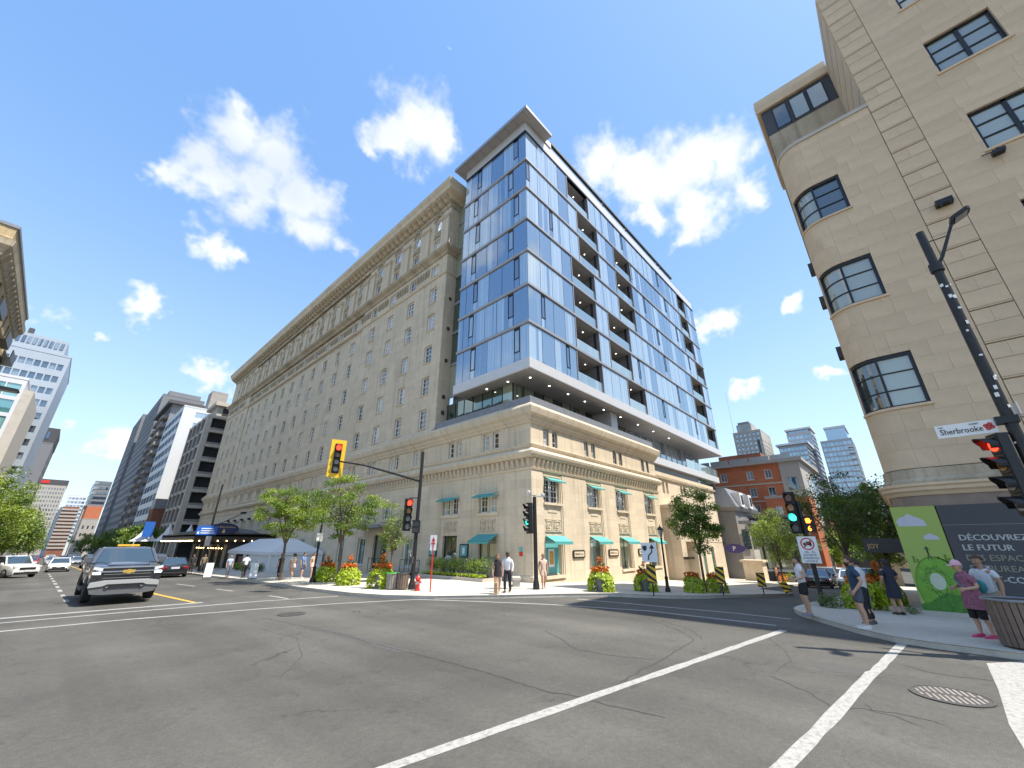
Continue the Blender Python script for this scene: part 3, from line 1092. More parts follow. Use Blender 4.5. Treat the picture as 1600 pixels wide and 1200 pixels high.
def build_hotel():
 t = thing('stone_hotel', 'long pale limestone hotel with rows of sash windows and heavy bracketed cornices', 'building', (HX, HY, 0), wb=True)
 # --- long upper front
 rows = [(11.02, 1.72), (14.06, 1.72), (17.18, 1.72), (20.5, 1.72), (23.5, 1.72), (26.55, 1.36), (29.6, 1.5)]
 def ops_for(cols):
  ops = []
  for c in cols:
   for z, h in rows:
    ops.append((c - .56, c + .56, z, z + h))
   ops.append((c - .58, c + .58, 32.3, 34.25))
  return ops
 secs = [(25.88, REC0, COLS[:4], 0), (REC0, REC1, COLS[4:15], .22), (REC1, YE, COLS[15:], 0)]
 for a, b, cols, rec in secs:
  mb = MB()
  fr = lambda u, d, z, r=rec: (HX + r + d, u, z)
  wallgrid(mb, fr, a, b, 10.0, 36.4, ops_for(cols), .26)
  if rec:
   for y in (a, b):
    mb.face([(HX, y, 10), (HX + rec, y, 10), (HX + rec, y, 36.4), (HX, y, 36.4)])
  # arched heads: spandrels fill the square opening above the springing
  for c in cols:
   r, zc, n = .56, 33.68, 10
   for sgn in (-1, 1):
    pts = [(c + sgn * .58, 34.25)] + [(c + sgn * r * math.cos(math.pi / 2 * k / n), zc + r * math.sin(math.pi / 2 * k / n)) for k in range(n + 1)]
    if sgn < 0:
     pts = pts[::-1]
    mb.prism(pts, lambda u, v, d, f=fr: f(u, d, v), .0, .24)
  mb.build('wall', MT['lime'], t)
 end = MB()
 end.face([(HX, YE, -3), (HX + 20, YE, -3), (HX + 20, YE, 36.4), (HX, YE, 36.4)])
 end.build('end_wall', MT['lime'], t)
 ret = MB()
 ret.face([(HX, 25.88, 9.5), (20.15, 25.88, 9.5), (20.15, 25.88, 36.4), (HX, 25.88, 36.4)])
 ret.face([(20.15, 25.88, 36.4), (20.15, 25.88, 9.5), (20.15, 60, 9.5), (20.15, 60, 36.4)])
 ret.build('return_wall', MT['lime'], t)
 for z in (12.2, 13.6, 17.0, 20.2, 23.4):
  v = MB()
  v.box(19.3, 19.58, 25.82, 25.9, z - .16, z + .16)
  for k in range(4):
   v.box(19.32, 19.56, 25.80, 25.83, z - .13 + k * .075, z - .09 + k * .075)
  v.build('vent', MT['dgrey'], t)
 rf = MB(); rf.box(HX + .1, HX + 24, 25.9, YE, 36.1, 36.35)
 rf.build('roof', MT['lead'], t)
 # windows
 for c in COLS:
  rec = .22 if REC0 < c < REC1 else 0
  for i, (z, h) in enumerate(rows):
   add_window(t, (HX + rec, c, z), RL, 1.12, h, 2, 4)
  # arched window
  key = 'arch'
  if key not in WCACHE:
   w, h, r, zc = 1.12, 1.95, .56, 1.38
   prof = [(-w / 2, 0), (w / 2, 0)] + [(r * math.cos(math.pi * k / 14), zc + r * math.sin(math.pi * k / 14)) for k in range(15)]
   inn = [(-w / 2 + .08, .08), (w / 2 - .08, .08)] + [((r - .08) * math.cos(math.pi * k / 14), zc + (r - .08) * math.sin(math.pi * k / 14)) for k in range(15)]
   f = MB()
   n = len(prof)
   for k in range(n):
    j = (k + 1) % n
    f.prism([prof[k], prof[j], inn[j], inn[k]], lambda u, v, d: (u, d, v), .16, .23)
   f.box(-.018, .018, .175, .21, .08, 1.85); f.box(-.48, .48, .172, .215, zc - .03, zc + .03); f.box(-.48, .48, .175, .21, .68, .71)
   p = MB(); p.prism(inn, lambda u, v, d: (u, d, v), .195, .205)
   a = MB()
   for k in range(14):
    a0, a1 = math.pi * k / 14, math.pi * (k + 1) / 14
    a.prism([(q * math.cos(x), zc + q * math.sin(x)) for q, x in ((.6, a0), (.6, a1), (.8, a1), (.8, a0))], lambda u, v, d: (u, d, v), -.09, .02)
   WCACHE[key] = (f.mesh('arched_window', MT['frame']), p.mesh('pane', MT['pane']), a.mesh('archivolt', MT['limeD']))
  fm, pm, am = WCACHE[key]
  o = put('arched_window', fm, t, (HX + rec, c, 32.3), RL)
  put('pane', pm, o); put('archivolt', am, o)
 # pilasters between the top windows, with base and capital
 pl = MB()
 pl.box(-.6, .6, -.2, .02, 0, 3.6); pl.box(-.68, .68, -.27, .02, 0, .35); pl.box(-.66, .66, -.26, .02, 3.6, 3.75); pl.box(-.72, .72, -.33, .02, 3.75, 4.0)
 pm = pl.mesh('pilaster', MT['limeR'])
 mids = [26.45]
 for a, b in zip(COLS, COLS[1:]):
  if b - a < 4.5:
   mids.append((a + b) / 2)
  else:
   mids += [a + 1.55, b - 1.55]
 for y in mids:
  rec = .22 if REC0 < y < REC1 else 0
  put('pilaster', pm, t, (HX + rec, y, 29.35), RL)
 # carved spandrels between the rectangular and arched windows, carved band beside the row below
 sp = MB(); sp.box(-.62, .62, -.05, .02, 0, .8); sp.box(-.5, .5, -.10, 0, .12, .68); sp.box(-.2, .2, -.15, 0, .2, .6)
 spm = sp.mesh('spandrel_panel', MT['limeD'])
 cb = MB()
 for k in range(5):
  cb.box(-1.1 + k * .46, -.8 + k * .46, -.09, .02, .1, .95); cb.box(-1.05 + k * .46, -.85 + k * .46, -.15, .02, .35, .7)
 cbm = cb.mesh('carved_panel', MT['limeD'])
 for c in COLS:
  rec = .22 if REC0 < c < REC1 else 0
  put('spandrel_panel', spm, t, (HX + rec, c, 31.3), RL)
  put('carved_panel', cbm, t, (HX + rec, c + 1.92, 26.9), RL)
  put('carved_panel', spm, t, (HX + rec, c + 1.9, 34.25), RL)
 # mouldings along the front (outer corner at 25.88, then back along the return wall)
 path = [(20.15, 25.88), (HX, 25.88), (HX, YE), (HX + 3, YE)]
 def mould(name, prof, mat='limeR', pth=path):
  mb = MB(); mb.sweep(pth, [(-o, z) for o, z in prof], cap=True); return mb.build(name, MT[mat], t)
 mould('string_course', [(-.05, 26.05), (.12, 26.1), (.16, 26.25), (-.05, 26.33)])
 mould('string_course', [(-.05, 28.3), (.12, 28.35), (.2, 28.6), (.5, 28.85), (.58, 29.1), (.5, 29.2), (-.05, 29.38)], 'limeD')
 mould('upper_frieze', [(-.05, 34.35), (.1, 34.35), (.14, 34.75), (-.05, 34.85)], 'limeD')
 mould('main_cornice', [(-.05, 35.0), (.32, 35.05), (.5, 35.35), (1.0, 35.55), (1.1, 35.95), (1.25, 36.2), (1.28, 36.6), (1.1, 36.68), (-.05, 36.75)], 'limeR')
 mould('roof_edge', [(.2, 36.7), (1.12, 36.69), (1.12, 36.80), (.2, 37.25)], 'lead')
 br = MB()
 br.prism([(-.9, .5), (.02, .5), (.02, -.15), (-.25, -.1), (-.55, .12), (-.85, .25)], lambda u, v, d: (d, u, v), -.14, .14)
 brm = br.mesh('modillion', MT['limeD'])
 y = 25.3
 while y < YE:
  put('modillion', brm, t, (HX, y + .6, 34.95), RL)
  y += .92
 # --- base block with the shops: wall on the avenue
 opsL, W_ = [], []
 pairs = [19.33, 23.15] + COLS
 for c in pairs:
  for s in (-.46, .46):
   opsL.append((c + s - .29, c + s + .29, 8.0, 9.16))
 for c in (19.5, 23.35) + tuple(COLS[1:]):
  opsL.append((c - .85, c + .85, 3.9, 5.12))
 gl = [(18.66, 20.3, .75, 2.56, 'shop'), (22.45, 24.0, .12, 2.54, 'door'), (27.62, 28.93, .35, 2.46, 'tall'), (31.2, 33.4, .05, 2.7, 'entry')] + \
         [(c - .65, c + .65, .3, 2.5, 'tall') for c in COLS[2:]]
 for a, b, c, d, k in gl:
  opsL.append((a, b, c, d))
 mb = MB()
 wallgrid(mb, FL, HY, YE, -2.6, 10.0, opsL, .30)
 mb.build('base_wall', MT['lime'], t)
 for c in pairs:
  for s in (-.46, .46):
   add_window(t, (HX, c + s, 8.0), RL, .58, 1.16, 1, 3, sill=False, fw=.08)
 for c in (19.5, 23.35) + tuple(COLS[1:]):
  for s in (-.45, .45):
   add_window(t, (HX, c + s, 3.9), RL, .72, 1.22, 2, 3, sill=False, fw=.09)
  ml = MB(); ml.box(HX + .05, HX + .25, c - .09, c + .09, 3.9, 5.12); ml.build('mullion', MT['limeR'], t)
  sl = MB(); sl.box(HX - .08, HX + .1, c - 1.0, c + 1.0, 3.72, 3.9); sl.build('window_ledge', MT['limeR'], t)
 for c in (19.5, 23.2):
  put('relief_panel', relief_mesh(1.5, .68).mesh('relief_panel', MT['limeR']), t, (HX, c, 2.8), RL)
 for a, b, c, d, k in gl:
  y, w, h = (a + b) / 2, b - a, d - c
  if k == 'tall':
   add_window(t, (HX, y, c), RL, w, h, 2, 1, sill=True, fmat='frame', pmat='green_glass')
  elif k == 'shop':
   add_window(t, (HX, y, c), RL, w, h, 2, 1, sill=True, fmat='bronze', pmat='green_glass', fw=.06)
  else:
   o = add_window(t, (HX, y, c), RL, w, h, 2, 1, sill=False, fmat='bronze', pmat='green_glass', fw=.10)
   o.name = 'door'
   hd = MB(); hd.cyl((-.08, .1, h * .42), (-.08, .1, h * .58), .015, n=6); hd.build('door_handle', MT['steel'], o)
   st = MB(); st.box(HX - .5, HX + .25, a - .3, b + .3, 0, max(.13, c)); st.build('door_step', MT['limeR'], t)
 for a, b in ((21.2, 22.05), (24.55, 25.4)):
  f = MB(); f.box(HX - .07, HX + .01, a, b, 1.2, 2.02); o = f.build('display_case', MT['bronze'], t)
  g = MB(); g.box(HX - .085, HX - .071, a + .09, b - .09, 1.28, 1.94); g.build('poster', MT['shopteal'], o)
  g = MB(); g.box(HX - .09, HX - .0855, (a + b) / 2 - .12, (a + b) / 2 + .12, 1.4, 1.8); g.build('poster_picture', MT['white'], o)
 p = MB(); p.box(HX - .03, HX + .01, 16.5, 16.75, 1.62, 1.86); p.build('wall_sign', MT['shopteal'], t)
 p = MB(); p.box(HX - .03, HX + .01, 16.5, 16.75, 1.38, 1.6); p.build('wall_sign', MT['red'], t)
 p = MB(); p.box(HX - .04, HX + .01, 29.75, 30.4, 1.56, 1.95); p.build('plaque', MT['bronze'], t)
 cp = MB(); cp.box(HX - 1.7, HX, 29.9, 35.2, 3.25, 3.4); cp.box(HX - 1.74, HX - 1.7, 29.86, 35.24, 3.2, 3.44)
 cp.build('entrance_canopy', MT['lead'], t)
 # --- wall on the side street
 bays = [20.9, 25.8, 29.9, 34.85]
 opsR = []
 for c in (20.85, 25.65, 29.85, 34.85):
  for s in (-.48, .48):
   opsR.append((c + s - .29, c + s + .29, 8.0, 9.1))
 mb = MB()
 wallgrid(mb, FRt, HX, 36.9, -1.7, 10.0, opsR + [(c - 1.02, c + 1.02, .02, 6.28) for c in bays], .09)
 mb.face([(36.9, HY, -2), (36.9, HY + 3, -2), (36.9, HY + 3, 10), (36.9, HY, 10)])
 mb.build('side_wall', MT['lime'], t)
 for c in (20.85, 25.65, 29.85, 34.85):
  for s in (-.48, .48):
   add_window(t, (c + s, HY, 8.0), 0, .58, 1.1, 1, 3, sill=False, fw=.08)
 for i, c in enumerate(bays):
  b = MB()
  f = lambda u, d, z: (u, HY + .09 + d, z)
  wallgrid(b, f, c - 1.02, c + 1.02, .02, 6.28, [(c - .8, c + .8, .3, 2.5), (c - .8, c + .8, 4.42, 5.95)], .32)
  for s in (-1, 1):
   b.box(c + s * .93 - .05, c + s * .93 + .05, HY + .03, HY + .1, .1, 6.2)
  b.box(c - .95, c + .95, HY - .06, HY + .12, 4.28, 4.42); b.box(c - .95, c + .95, HY - .07, HY + .12, .14, .3)
  b.box(c - .9, c + .9, HY + .0, HY + .12, 6.0, 6.1)
  b.box(c - .45, c + .45, HY + .06, HY + .1, 3.85, 4.0)
  b.build('bay', MT['limeR'], t)
  for s in (-.41, .41):
   add_window(t, (c + s, HY + .1, 4.42), 0, .72, 1.5, 2, 4, sill=False, fw=.07)
  add_window(t, (c, HY + .1, .3), 0, 1.6, 2.2, 1, 1, sill=False, fmat='limeR', pmat='shopteal' if i == 0 else 'green_glass', fw=.07)
  if i == 0:
   q = MB(); q.box(c - .32, c + .22, HY + .24, HY + .285, .75, 1.75); o = q.build('window_picture', MT['white'], t)
   q = MB(); q.box(c - .24, c + .14, HY + .225, HY + .2395, .9, 1.62); q.build('picture_print', MT['amber'], o)
  put('relief_panel', relief_mesh(1.7, .74).mesh('relief_panel', MT['limeR']), t, (c, HY + .09, 2.72), 0)
  awning(t, lambda u, d, z: (u, HY + d, z), c - .9, c + .9, 2.5, .34, .72, .16)
  awning(t, lambda u, d, z: (u, HY + d, z), c - .82, c + .82, 5.95, .22, .48, .08)
 for c, s in ((19.5, 1), (23.35, 1)):
  awning(t, FL, c - 1.0, c + 1.0, 5.12, .22, .55, .09)
 awning(t, FL, 18.5, 20.4, 2.6, .42, .85, .14)
 for u in (23.38, 27.8, 32.35):
  q = MB()
  q.prism([(-.68, -.16), (-.6, -.24), (.6, -.24), (.68, -.16), (.68, .16), (.6, .24), (-.6, .24), (-.68, .16)], lambda a, b, d: (u + a, HY + d, 1.42 + b), -.07, .01)
  o = q.build('name_plaque', MT['bronze'], t)
  q = MB(); q.box(u - .55, u + .55, HY - .085, HY - .071, 1.27, 1.57); q.build('plaque_face', MT['limeR'], o)
  place_text('lettering', 'TIFFANY & Co.', .17, MT['bronze'], o, (u - .5, HY - .089, 1.36), (1, 0, 0), xscale=.86)
 # base mouldings that turn the street corner
 p2 = [(HX + 2, YE + .01), (HX, YE), (HX, HY), (36.9, HY), (36.9, HY + 2.2)]
 def mould2(name, prof, mat='limeR', pth=p2):
  mb = MB(); mb.sweep(pth, prof, cap=True); return mb.build(name, MT[mat], t)
 mould2('architrave', [(-.05, 6.28), (.05, 6.3), (.09, 6.42), (-.05, 6.46)])
 mould2('base_cornice', [(-.05, 6.98), (.22, 7.02), (.34, 7.2), (.38, 7.36), (.3, 7.46), (.08, 7.62), (.16, 7.72), (.2, 7.84), (-.05, 7.9)])
 mould2('parapet_cornice', [(-.05, 9.22), (.1, 9.26), (.14, 9.42), (.22, 9.5), (.26, 9.66), (.42, 9.8), (.48, 10.02), (.52, 10.2), (.46, 10.32), (.2, 10.46), (-.05, 10.66)])
 mould2('plinth', [(-.02, -2.6), (.08, -2.6), (.08, .30), (.03, .38), (-.02, .38)], pth=[(HX, 18.2), (HX, HY), (19.8, HY)])
 mb = MB(); mb.sweep([(HX, YE), (HX, 25.88)], [(-.05, 10.15), (.3, 10.4), (.3, 10.55), (.12, 10.74), (-.05, 10.78)]); mb.build('blocking_course', MT['limeR'], t)
 mb = MB(); mb.sweep([(HX + .15, 25.8), (HX + .15, HY + .15), (37, HY + .15)], [(-.25, 10.0), (.12, 10.05), (.12, 10.6), (.16, 10.62), (.16, 11.08), (-.25, 11.12)]); mb.build('roof_parapet', MT['lead'], t)
 # leaf brackets under the base cornice
 lb = MB()
 lb.prism([(-.2, .5), (.02, .5), (.02, 0), (-.05, .02), (-.1, .16), (-.19, .36)], lambda u, v, d: (d, u, v), -.085, .085)
 lb.prism([(-.23, .46), (-.1, .46), (-.06, .1), (-.12, .12)], lambda u, v, d: (d, u, v), -.035, .035)
 lbm = lb.mesh('leaf_bracket', MT['limeR'])
 y = HY + .12
 while y < 46:
  put('leaf_bracket', lbm, t, (HX, y, 6.48), RL); y += .44
 x = HX + .15
 while x < 36.8:
  put('leaf_bracket', lbm, t, (x, HY, 6.48), 0); x += .44
 tp = MB(); tp.face([(HX, HY, 10.02), (37, HY, 10.02), (37, 30, 10.02), (HX, 30, 10.02)]); tp.build('base_roof', MT['lead'], t)
 # --- low wing down the side street
 WY = 16.25
 opsW = [(c - .5, c + .5, -.95, 1.6) for c in (45.2, 47.9, 50.7)] + [(c + s - .28, c + s + .28, 6.6, 7.7) for c in (40.0, 44.6, 49.2) for s in (-.45, .45)]
 mb = MB()
 wallgrid(mb, lambda u, d, z: (u, WY + d, z), 36.9, 54.8, -3, 8.6, opsW, .3)
 mb.face([(54.8, WY, -3.5), (54.8, WY + 12, -3.5), (54.8, WY + 12, 8.6), (54.8, WY, 8.6)])
 mb.build('wing_wall', MT['lime'], t)
 mb = MB(); mb.sweep([(36.9, WY), (54.8, WY), (54.8, WY + 12)], [(-.05, 7.95), (.15, 8.0), (.2, 8.2), (-.05, 8.28)]); mb.build('wing_string_course', MT['limeR'], t)
 for c in (45.2, 47.9, 50.7):
  add_window(t, (c, WY, -.95), 0, 1.0, 2.55, 2, 3, sill=True, fmat='shopteal', pmat='green_glass')
 for c in (40.0, 44.6, 49.2):
  for s in (-.45, .45):
   add_window(t, (c + s, WY, 6.6), 0, .56, 1.1, 1, 3, sill=False)
 po = MB()
 po.box(38.0, 39.1, 14.7, WY + .05, -2, 5.1); po.box(41.6, 42.7, 14.7, WY + .05, -2, 5.1); po.box(39.1, 41.6, 14.7, WY + .05, 2.2, 5.1)
 po.box(37.85, 42.85, 14.55, WY + .05, 5.1, 5.4)
 po.build('side_portal', MT['lime'], t)
 d = MB(); d.box(39.1, 41.6, 15.9, 15.98, -2, 2.2); dd = d.build('side_door', MT['bronze'], t)
 cp = MB(); cp.box(38.0, 39.3, 14.2, 14.7, .75, .95); cp.build('side_canopy', MT['bronze'], t)
 mb = MB(); mb.box(36.95, 54.7, WY + .02, WY + 12, 8.5, 8.62); mb.build('wing_roof', MT['lead'], t)


build_hotel()

# ------------------------------------------------------------------ the glass block on top of the corner
GZ = [36.07, 32.62, 29.42, 26.11, 22.98, 19.88, 16.69, 13.67]
GX1 = 58.9
GYL = 23.6


def build_glass():
 t = thing('glass_apartment_block', 'blue glass apartment block cantilevered over the stone corner, with recessed balconies', 'building', (HX, HY, 10), wb=True)
 bal = {0: [(25.0, 28.7), (52.4, 55.2)], 1: [(26.4, 30.1), (33.5, 37.2), (52.4, 55.4)], 2: [(26.4, 30.0), (33.4, 37.1), (52.4, 56.0)],
           3: [(24.9, 28.7), (33.4, 37.0), (55.4, 58.6)], 4: [(24.9, 28.5), (30.7, 35.0), (52.3, 56.6)], 5: [(24.9, 28.6), (30.5, 34.7), (52.2, 56.4)],
           6: [(24.8, 28.65), (33.3, 37.0), (55.0, 58.3)]}
 pc = {}
 def pane(u, w, z, h, left, ven=False):
  key = (round(w, 2), round(h, 2), left, ven)
  if key not in pc:
   b = MB(); b.box(-w / 2 + .024, w / 2 - .024, 0, .03, 0, h)
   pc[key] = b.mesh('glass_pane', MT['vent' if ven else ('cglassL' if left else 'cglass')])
   if ven:
    f = MB()
    for x0, x1, z0, z1 in ((-w / 2, -w / 2 + .06, 0, h), (w / 2 - .06, w / 2, 0, h), (-w / 2 + .06, w / 2 - .06, 0, .06), (-w / 2 + .06, w / 2 - .06, h - .06, h)):
     f.box(x0, x1, -.03, .04, z0, z1)
    pc[key + ('f',)] = f.mesh('vent_frame', MT['dark'])
  loc = (HX + .02, u, z) if left else (u, HY + .02, z)
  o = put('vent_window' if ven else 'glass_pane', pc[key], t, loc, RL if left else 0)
  if ven:
   put('vent_frame', pc[key + ('f',)], o)
 core = MB()
 for fl in range(7):
  zt, zb = GZ[fl] - .14, GZ[fl + 1] + .14
  h = zt - zb
  # avenue side
  sh = .0 if fl % 2 == 0 else .62
  ys = [HY + .03, 16.6 + sh, 17.15 + sh, 18.45 + sh * .9, 19.95 + sh * .6, 21.3 + sh * .6, 21.85 + sh * .6, 22.75 + sh * .3, GYL]
  for i, (a, b) in enumerate(zip(ys, ys[1:])):
   ven = i in (1, 5)
   if ven:
    pane((a + b) / 2, b - a, zb + h * .28, h * .66, True, True)
    pane((a + b) / 2, b - a, zb, h * .27, True)
   else:
    pane((a + b) / 2, b - a, zb, h, True)
  # side street: runs of panes between the balconies
  runs, x = [], HX + .03
  for a, b in bal[fl] + [(GX1, GX1)]:
   if a - x > .3:
    runs.append((x, a))
   x = b
  for a, b in runs:
   n = max(1, round((b - a) / 1.42))
   for i in range(n):
    u0, u1 = a + (b - a) * i / n, a + (b - a) * (i + 1) / n
    if (i * 2 + fl * 3) % 7 == 3 and n > 2:
     m = u0 + .45
     pane((u0 + m) / 2, m - u0, zb + h * .28, h * .66, False, True)
     pane((u0 + m) / 2, m - u0, zb, h * .27, False)
     pane((u1 + m) / 2, u1 - m, zb, h, False)
    else:
     pane((u0 + u1) / 2, u1 - u0, zb, h, False)
   core.box(max(a - .1, HX + .3), b + (.1 if b < GX1 else -.1), HY + .3, HY + .5, zb - .1, zt + .1)
  core.box(HX + .3, HX + .5, HY + .3, GYL - .05, zb - .1, zt + .1)
  # balconies
  for a, b in bal[fl]:
   D = 2.1
   mb = MB()
   y0, y1 = HY + .1, HY + D
   mb.face([(a, y1, zb), (b, y1, zb), (b, y1, zt), (a, y1, zt)], 0)
   mb.face([(b, y0, zb), (b, y1, zb), (b, y1, zt), (b, y0, zt)], 1)
   mb.face([(a, y0, zb), (a, y1, zb), (a, y1, zt), (a, y0, zt)], 1)
   mb.face([(a, y0, zt), (b, y0, zt), (b, y1, zt), (a, y1, zt)], 2)
   mb.face([(a, y0, zb), (b, y0, zb), (b, y1, zb), (a, y1, zb)], 2)
   mb.box(b - .9, b - .02, y1 - .06, y1 - .03, zb, zt, 1)
   for k in (1, 2):
    mb.box(a + (b - a) * k / 3 - .03, a + (b - a) * k / 3 + .03, y1 - .08, y1 - .02, zb, zt, 3)
   o = mb.build('balcony', [MT['green_glass'], MT['greyp'], MT['soffit'], MT['dark']], t)
   g = MB(); g.box(a + .03, b - .03, HY + .10, HY + .13, zb + .05, zb + 1.0); g.build('balustrade', MT['rail'], o)
   for k in (.28, .72):
    q = MB(); q.cyl((a + (b - a) * k, HY + 1.0, zt - .03), (a + (b - a) * k, HY + 1.0, zt - .005), .05, n=10); q.build('downlight', MT['downl'], o)
   f = MB(); f.box(a - .08, a, HY - .03, HY + .12, zb, zt); f.box(b, b + .08, HY - .03, HY + .12, zb, zt); f.build('balcony_frame', MT['alu'], o)
 core.build('floor_core', MT['room'], t)
 path = [(HX, GYL), (HX, HY), (GX1, HY), (GX1, HY + 9)]
 for i, z in enumerate(GZ[:-1]):
  if i == 0:
   continue
  mb = MB(); mb.sweep(path, [(-.4, z - .13), (.05, z - .13), (.09, z - .09), (.09, z + .09), (.05, z + .13), (-.4, z + .13)]); mb.build('floor_band', MT['alu'], t)
 mb = MB(); mb.sweep(path, [(-.5, 13.0), (.14, 13.0), (.16, 13.05), (.16, 13.78), (.05, 13.81), (-.5, 13.81)]); mb.build('base_fascia', MT['aluw'], t)
 mb = MB(); mb.sweep(path, [(-.3, 35.93), (.05, 35.93), (.05, 36.15), (-.3, 36.15)]); mb.build('top_frame', MT['dark'], t)
 mb = MB(); mb.sweep(path, [(-.4, 36.152), (.0, 36.152), (.0, 37.30), (-.4, 37.30)]); mb.build('roof_fascia', MT['aluw'], t)
 # soffit, boarded in long panels
 mb = MB()
 x = HX - .1
 while x < GX1 - .1:
  w = min(3.0, GX1 - x)
  mb.box(x + .01, x + w - .01, HY - .1, HY + 5.5, 12.97, 13.0); x += 3.0
 mb.box(HX - .1, HX + 2.9, HY + 5.52, GYL, 12.97, 13.0)
 so = mb.build('soffit', MT['soffit'], t)
 for p in ((20.0, 16.7), (22.2, 16.7), (24.6, 16.7), (27, 16.7), (30, 16.7), (33, 16.7), (36.5, 16.7), (40, 16.7), (44, 16.7), (19.5, 18.4), (19.5, 20.6)):
  q = MB(); q.cyl((p[0], p[1], 12.945), (p[0], p[1], 12.968), .07, n=10); q.build('downlight', MT['downl'], so)
 # far end and back
 mb = MB()
 mb.face([(GX1 - .02, HY, 13), (GX1 - .02, HY + 9, 13), (GX1 - .02, HY + 9, 37), (GX1 - .02, HY, 37)])
 mb.box(20.4, GX1 - .1, HY + 2.9, HY + 10, 10, 36.9)
 mb.build('end_wall', MT['greyp'], t)
 # slot of dark glass between the old front and the new block
 for z0, z1 in zip(GZ[1:], GZ[:-1]):
  q = MB(); q.box(20.0, 20.06, GYL - .1, 25.86, z0 + .12, z1 - .12); o = q.build('slot_window', MT['green_glass'], t)
  q = MB()
  for y in (GYL + .4, GYL + 1.2):
   q.box(19.94, 20.0, y - .03, y + .03, z0, z1)
  q.box(19.92, 20.0, GYL - .1, 25.86, z0 - .12, z0 + .12)
  q.build('slot_frame', MT['alu'], o)
 # recessed storey under the overhang
 rx, ry = 19.95, 18.3
 ys = [18.3 + 1.08 * k for k in range(8)]
 for a, b in zip(ys, ys[1:]):
  q = MB(); q.box(rx, rx + .04, a + .03, b - .03, 10.1, 12.95); o = q.build('storefront_pane', MT['green_glass'], t)
  q = MB(); q.box(rx - .03, rx + .06, b - .03, b + .03, 10.05, 12.97); q.build('storefront_mullion', MT['dark'], o)
 x = rx
 k = 0
 while x < 36.5:
  if not (9 <= k <= 9):
   q = MB(); q.box(x + .03, x + 1.2 - .03, ry, ry + .04, 10.1, 12.95); o = q.build('storefront_pane', MT['green_glass'], t)
   q = MB(); q.box(x - .03, x + .03, ry - .03, ry + .06, 10.05, 12.97); q.build('storefront_mullion', MT['dark'], o)
  else:
   q = MB(); q.box(x + .05, x + 1.15, ry - 1.8, ry + .04, 10.1, 12.95); q.build('white_pier', MT['aluw'], t)
  x += 1.2; k += 1
 x = 37.0
 while x < 55:
  q = MB(); q.box(x + .04, x + 1.56, ry, ry + .04, 10.0, 12.95); o = q.build('storefront_pane', MT['cglass'], t)
  q = MB(); q.box(x - .08, x + .04, ry - .05, ry + .06, 9.9, 12.97); q.build('storefront_mullion', MT['aluw'], o)
  x += 1.6
 mb = MB(); mb.box(36.92, 57.2, HY + .25, HY + 8, 9.3, 9.98); mb.build('terrace_slab', MT['aluw'], t)
 mb = MB(); mb.box(37.2, 50.5, HY + .7, HY + 8, 8.63, 9.3); mb.build('terrace_base', MT['greyp'], t)
 mb = MB(); mb.box(50.5, 57.1, HY + .9, HY + 8, 7.0, 9.3); mb.build('terrace_core', MT['green_glass'], t)
 for k in range(8):
  q = MB(); q.box(46.5 + k * 1.32, 47.78 + k * 1.32, HY + .32, HY + .35, 9.99, 10.95); q.build('terrace_balustrade', MT['rail'], t)
 # roof canopy
 mb = MB()
 mb.box(HX - .85, HX + 1.6, HY - .85, 24.5, 37.32, 37.5); mb.box(HX + 1.6, 21.6, HY - .85, HY + 1.4, 37.32, 37.5)
 cn = mb.build('roof_canopy', MT['soffit'], t)
 mb = MB()
 mb.sweep([(HX - .85, 24.5), (HX - .85, HY - .85), (21.6, HY - .85)], [(-.02, 37.28), (.05, 37.28), (.05, 37.62), (-.02, 37.62)])
 mb.build('canopy_edge', MT['alu'], cn)
 for y in [HY - .4 + 1.1 * k for k in range(9)]:
  q = MB(); q.box(HX - .8, HX - .02, y - .01, y + .01, 37.31, 37.322); q.build('soffit_joint', MT['dark'], cn)
 mb = MB(); mb.box(21.6, 22.5, HY - .1, HY + 1.4, 37.3, 37.95); mb.build('roof_pier', MT['aluw'], t)
 mb = MB(); mb.box(22.5, 51.5, HY - .1, HY + 6, 37.95, 38.2); mb.box(22.6, 51.4, HY + .9, HY + 6, 37.3, 37.95)
 mb.build('roof_pavilion', MT['dgrey'], t)
 for x in (32.2, 37.5, 46.3, 47.4):
  q = MB(); q.box(x - .12, x + .12, HY + .02, HY + .5, 37.3, 38.3); q.build('roof_post', MT['alu'], t)
 mb = MB(); mb.box(22.5, GX1, HY + .02, HY + .06, 37.3, 37.62); mb.build('roof_rail', MT['rail'], t)


build_glass()

# ------------------------------------------------------------------ stone building at the right
BX = 19.3
RW = .95                                    # radius of its rounded corner


def curve_pt(s, off=0.0):
 """point on the rounded front: s<0 along the flat face (Y=-RW+s... ), s in 0..RW*pi/2 round the corner"""
 if s <= 0:
  return (BX - off, -RW + s)
 a = min(s / RW, math.pi / 2)
 r = RW + off
 return (BX + RW - r * math.cos(a), -RW + r * math.sin(a))


def cbox(mb, s0, s1, o0, o1, z0, z1, m=0):
 """block following the rounded front between depths o0 (inner) and o1 (outer)"""
 n = 1 if s1 <= 0 else max(2, int((s1 - max(s0, 0)) / .12) + 1)
 cuts = [s0 + (s1 - s0) * k / n for k in range(n + 1)]
 for a, b in zip(cuts, cuts[1:]):
  pi0, pi1, po0, po1 = curve_pt(a, o0), curve_pt(b, o0), curve_pt(a, o1), curve_pt(b, o1)
  mb.hexa([(*po0, z0), (*po1, z0), (*pi1, z0), (*pi0, z0), (*po0, z1), (*po1, z1), (*pi1, z1), (*pi0, z1)], m)


SBLK = stone_mat('corner_limestone', (.58, .455, .325), (.62, .49, .35), 40, 40, .0, .10, .35, 1, .0)


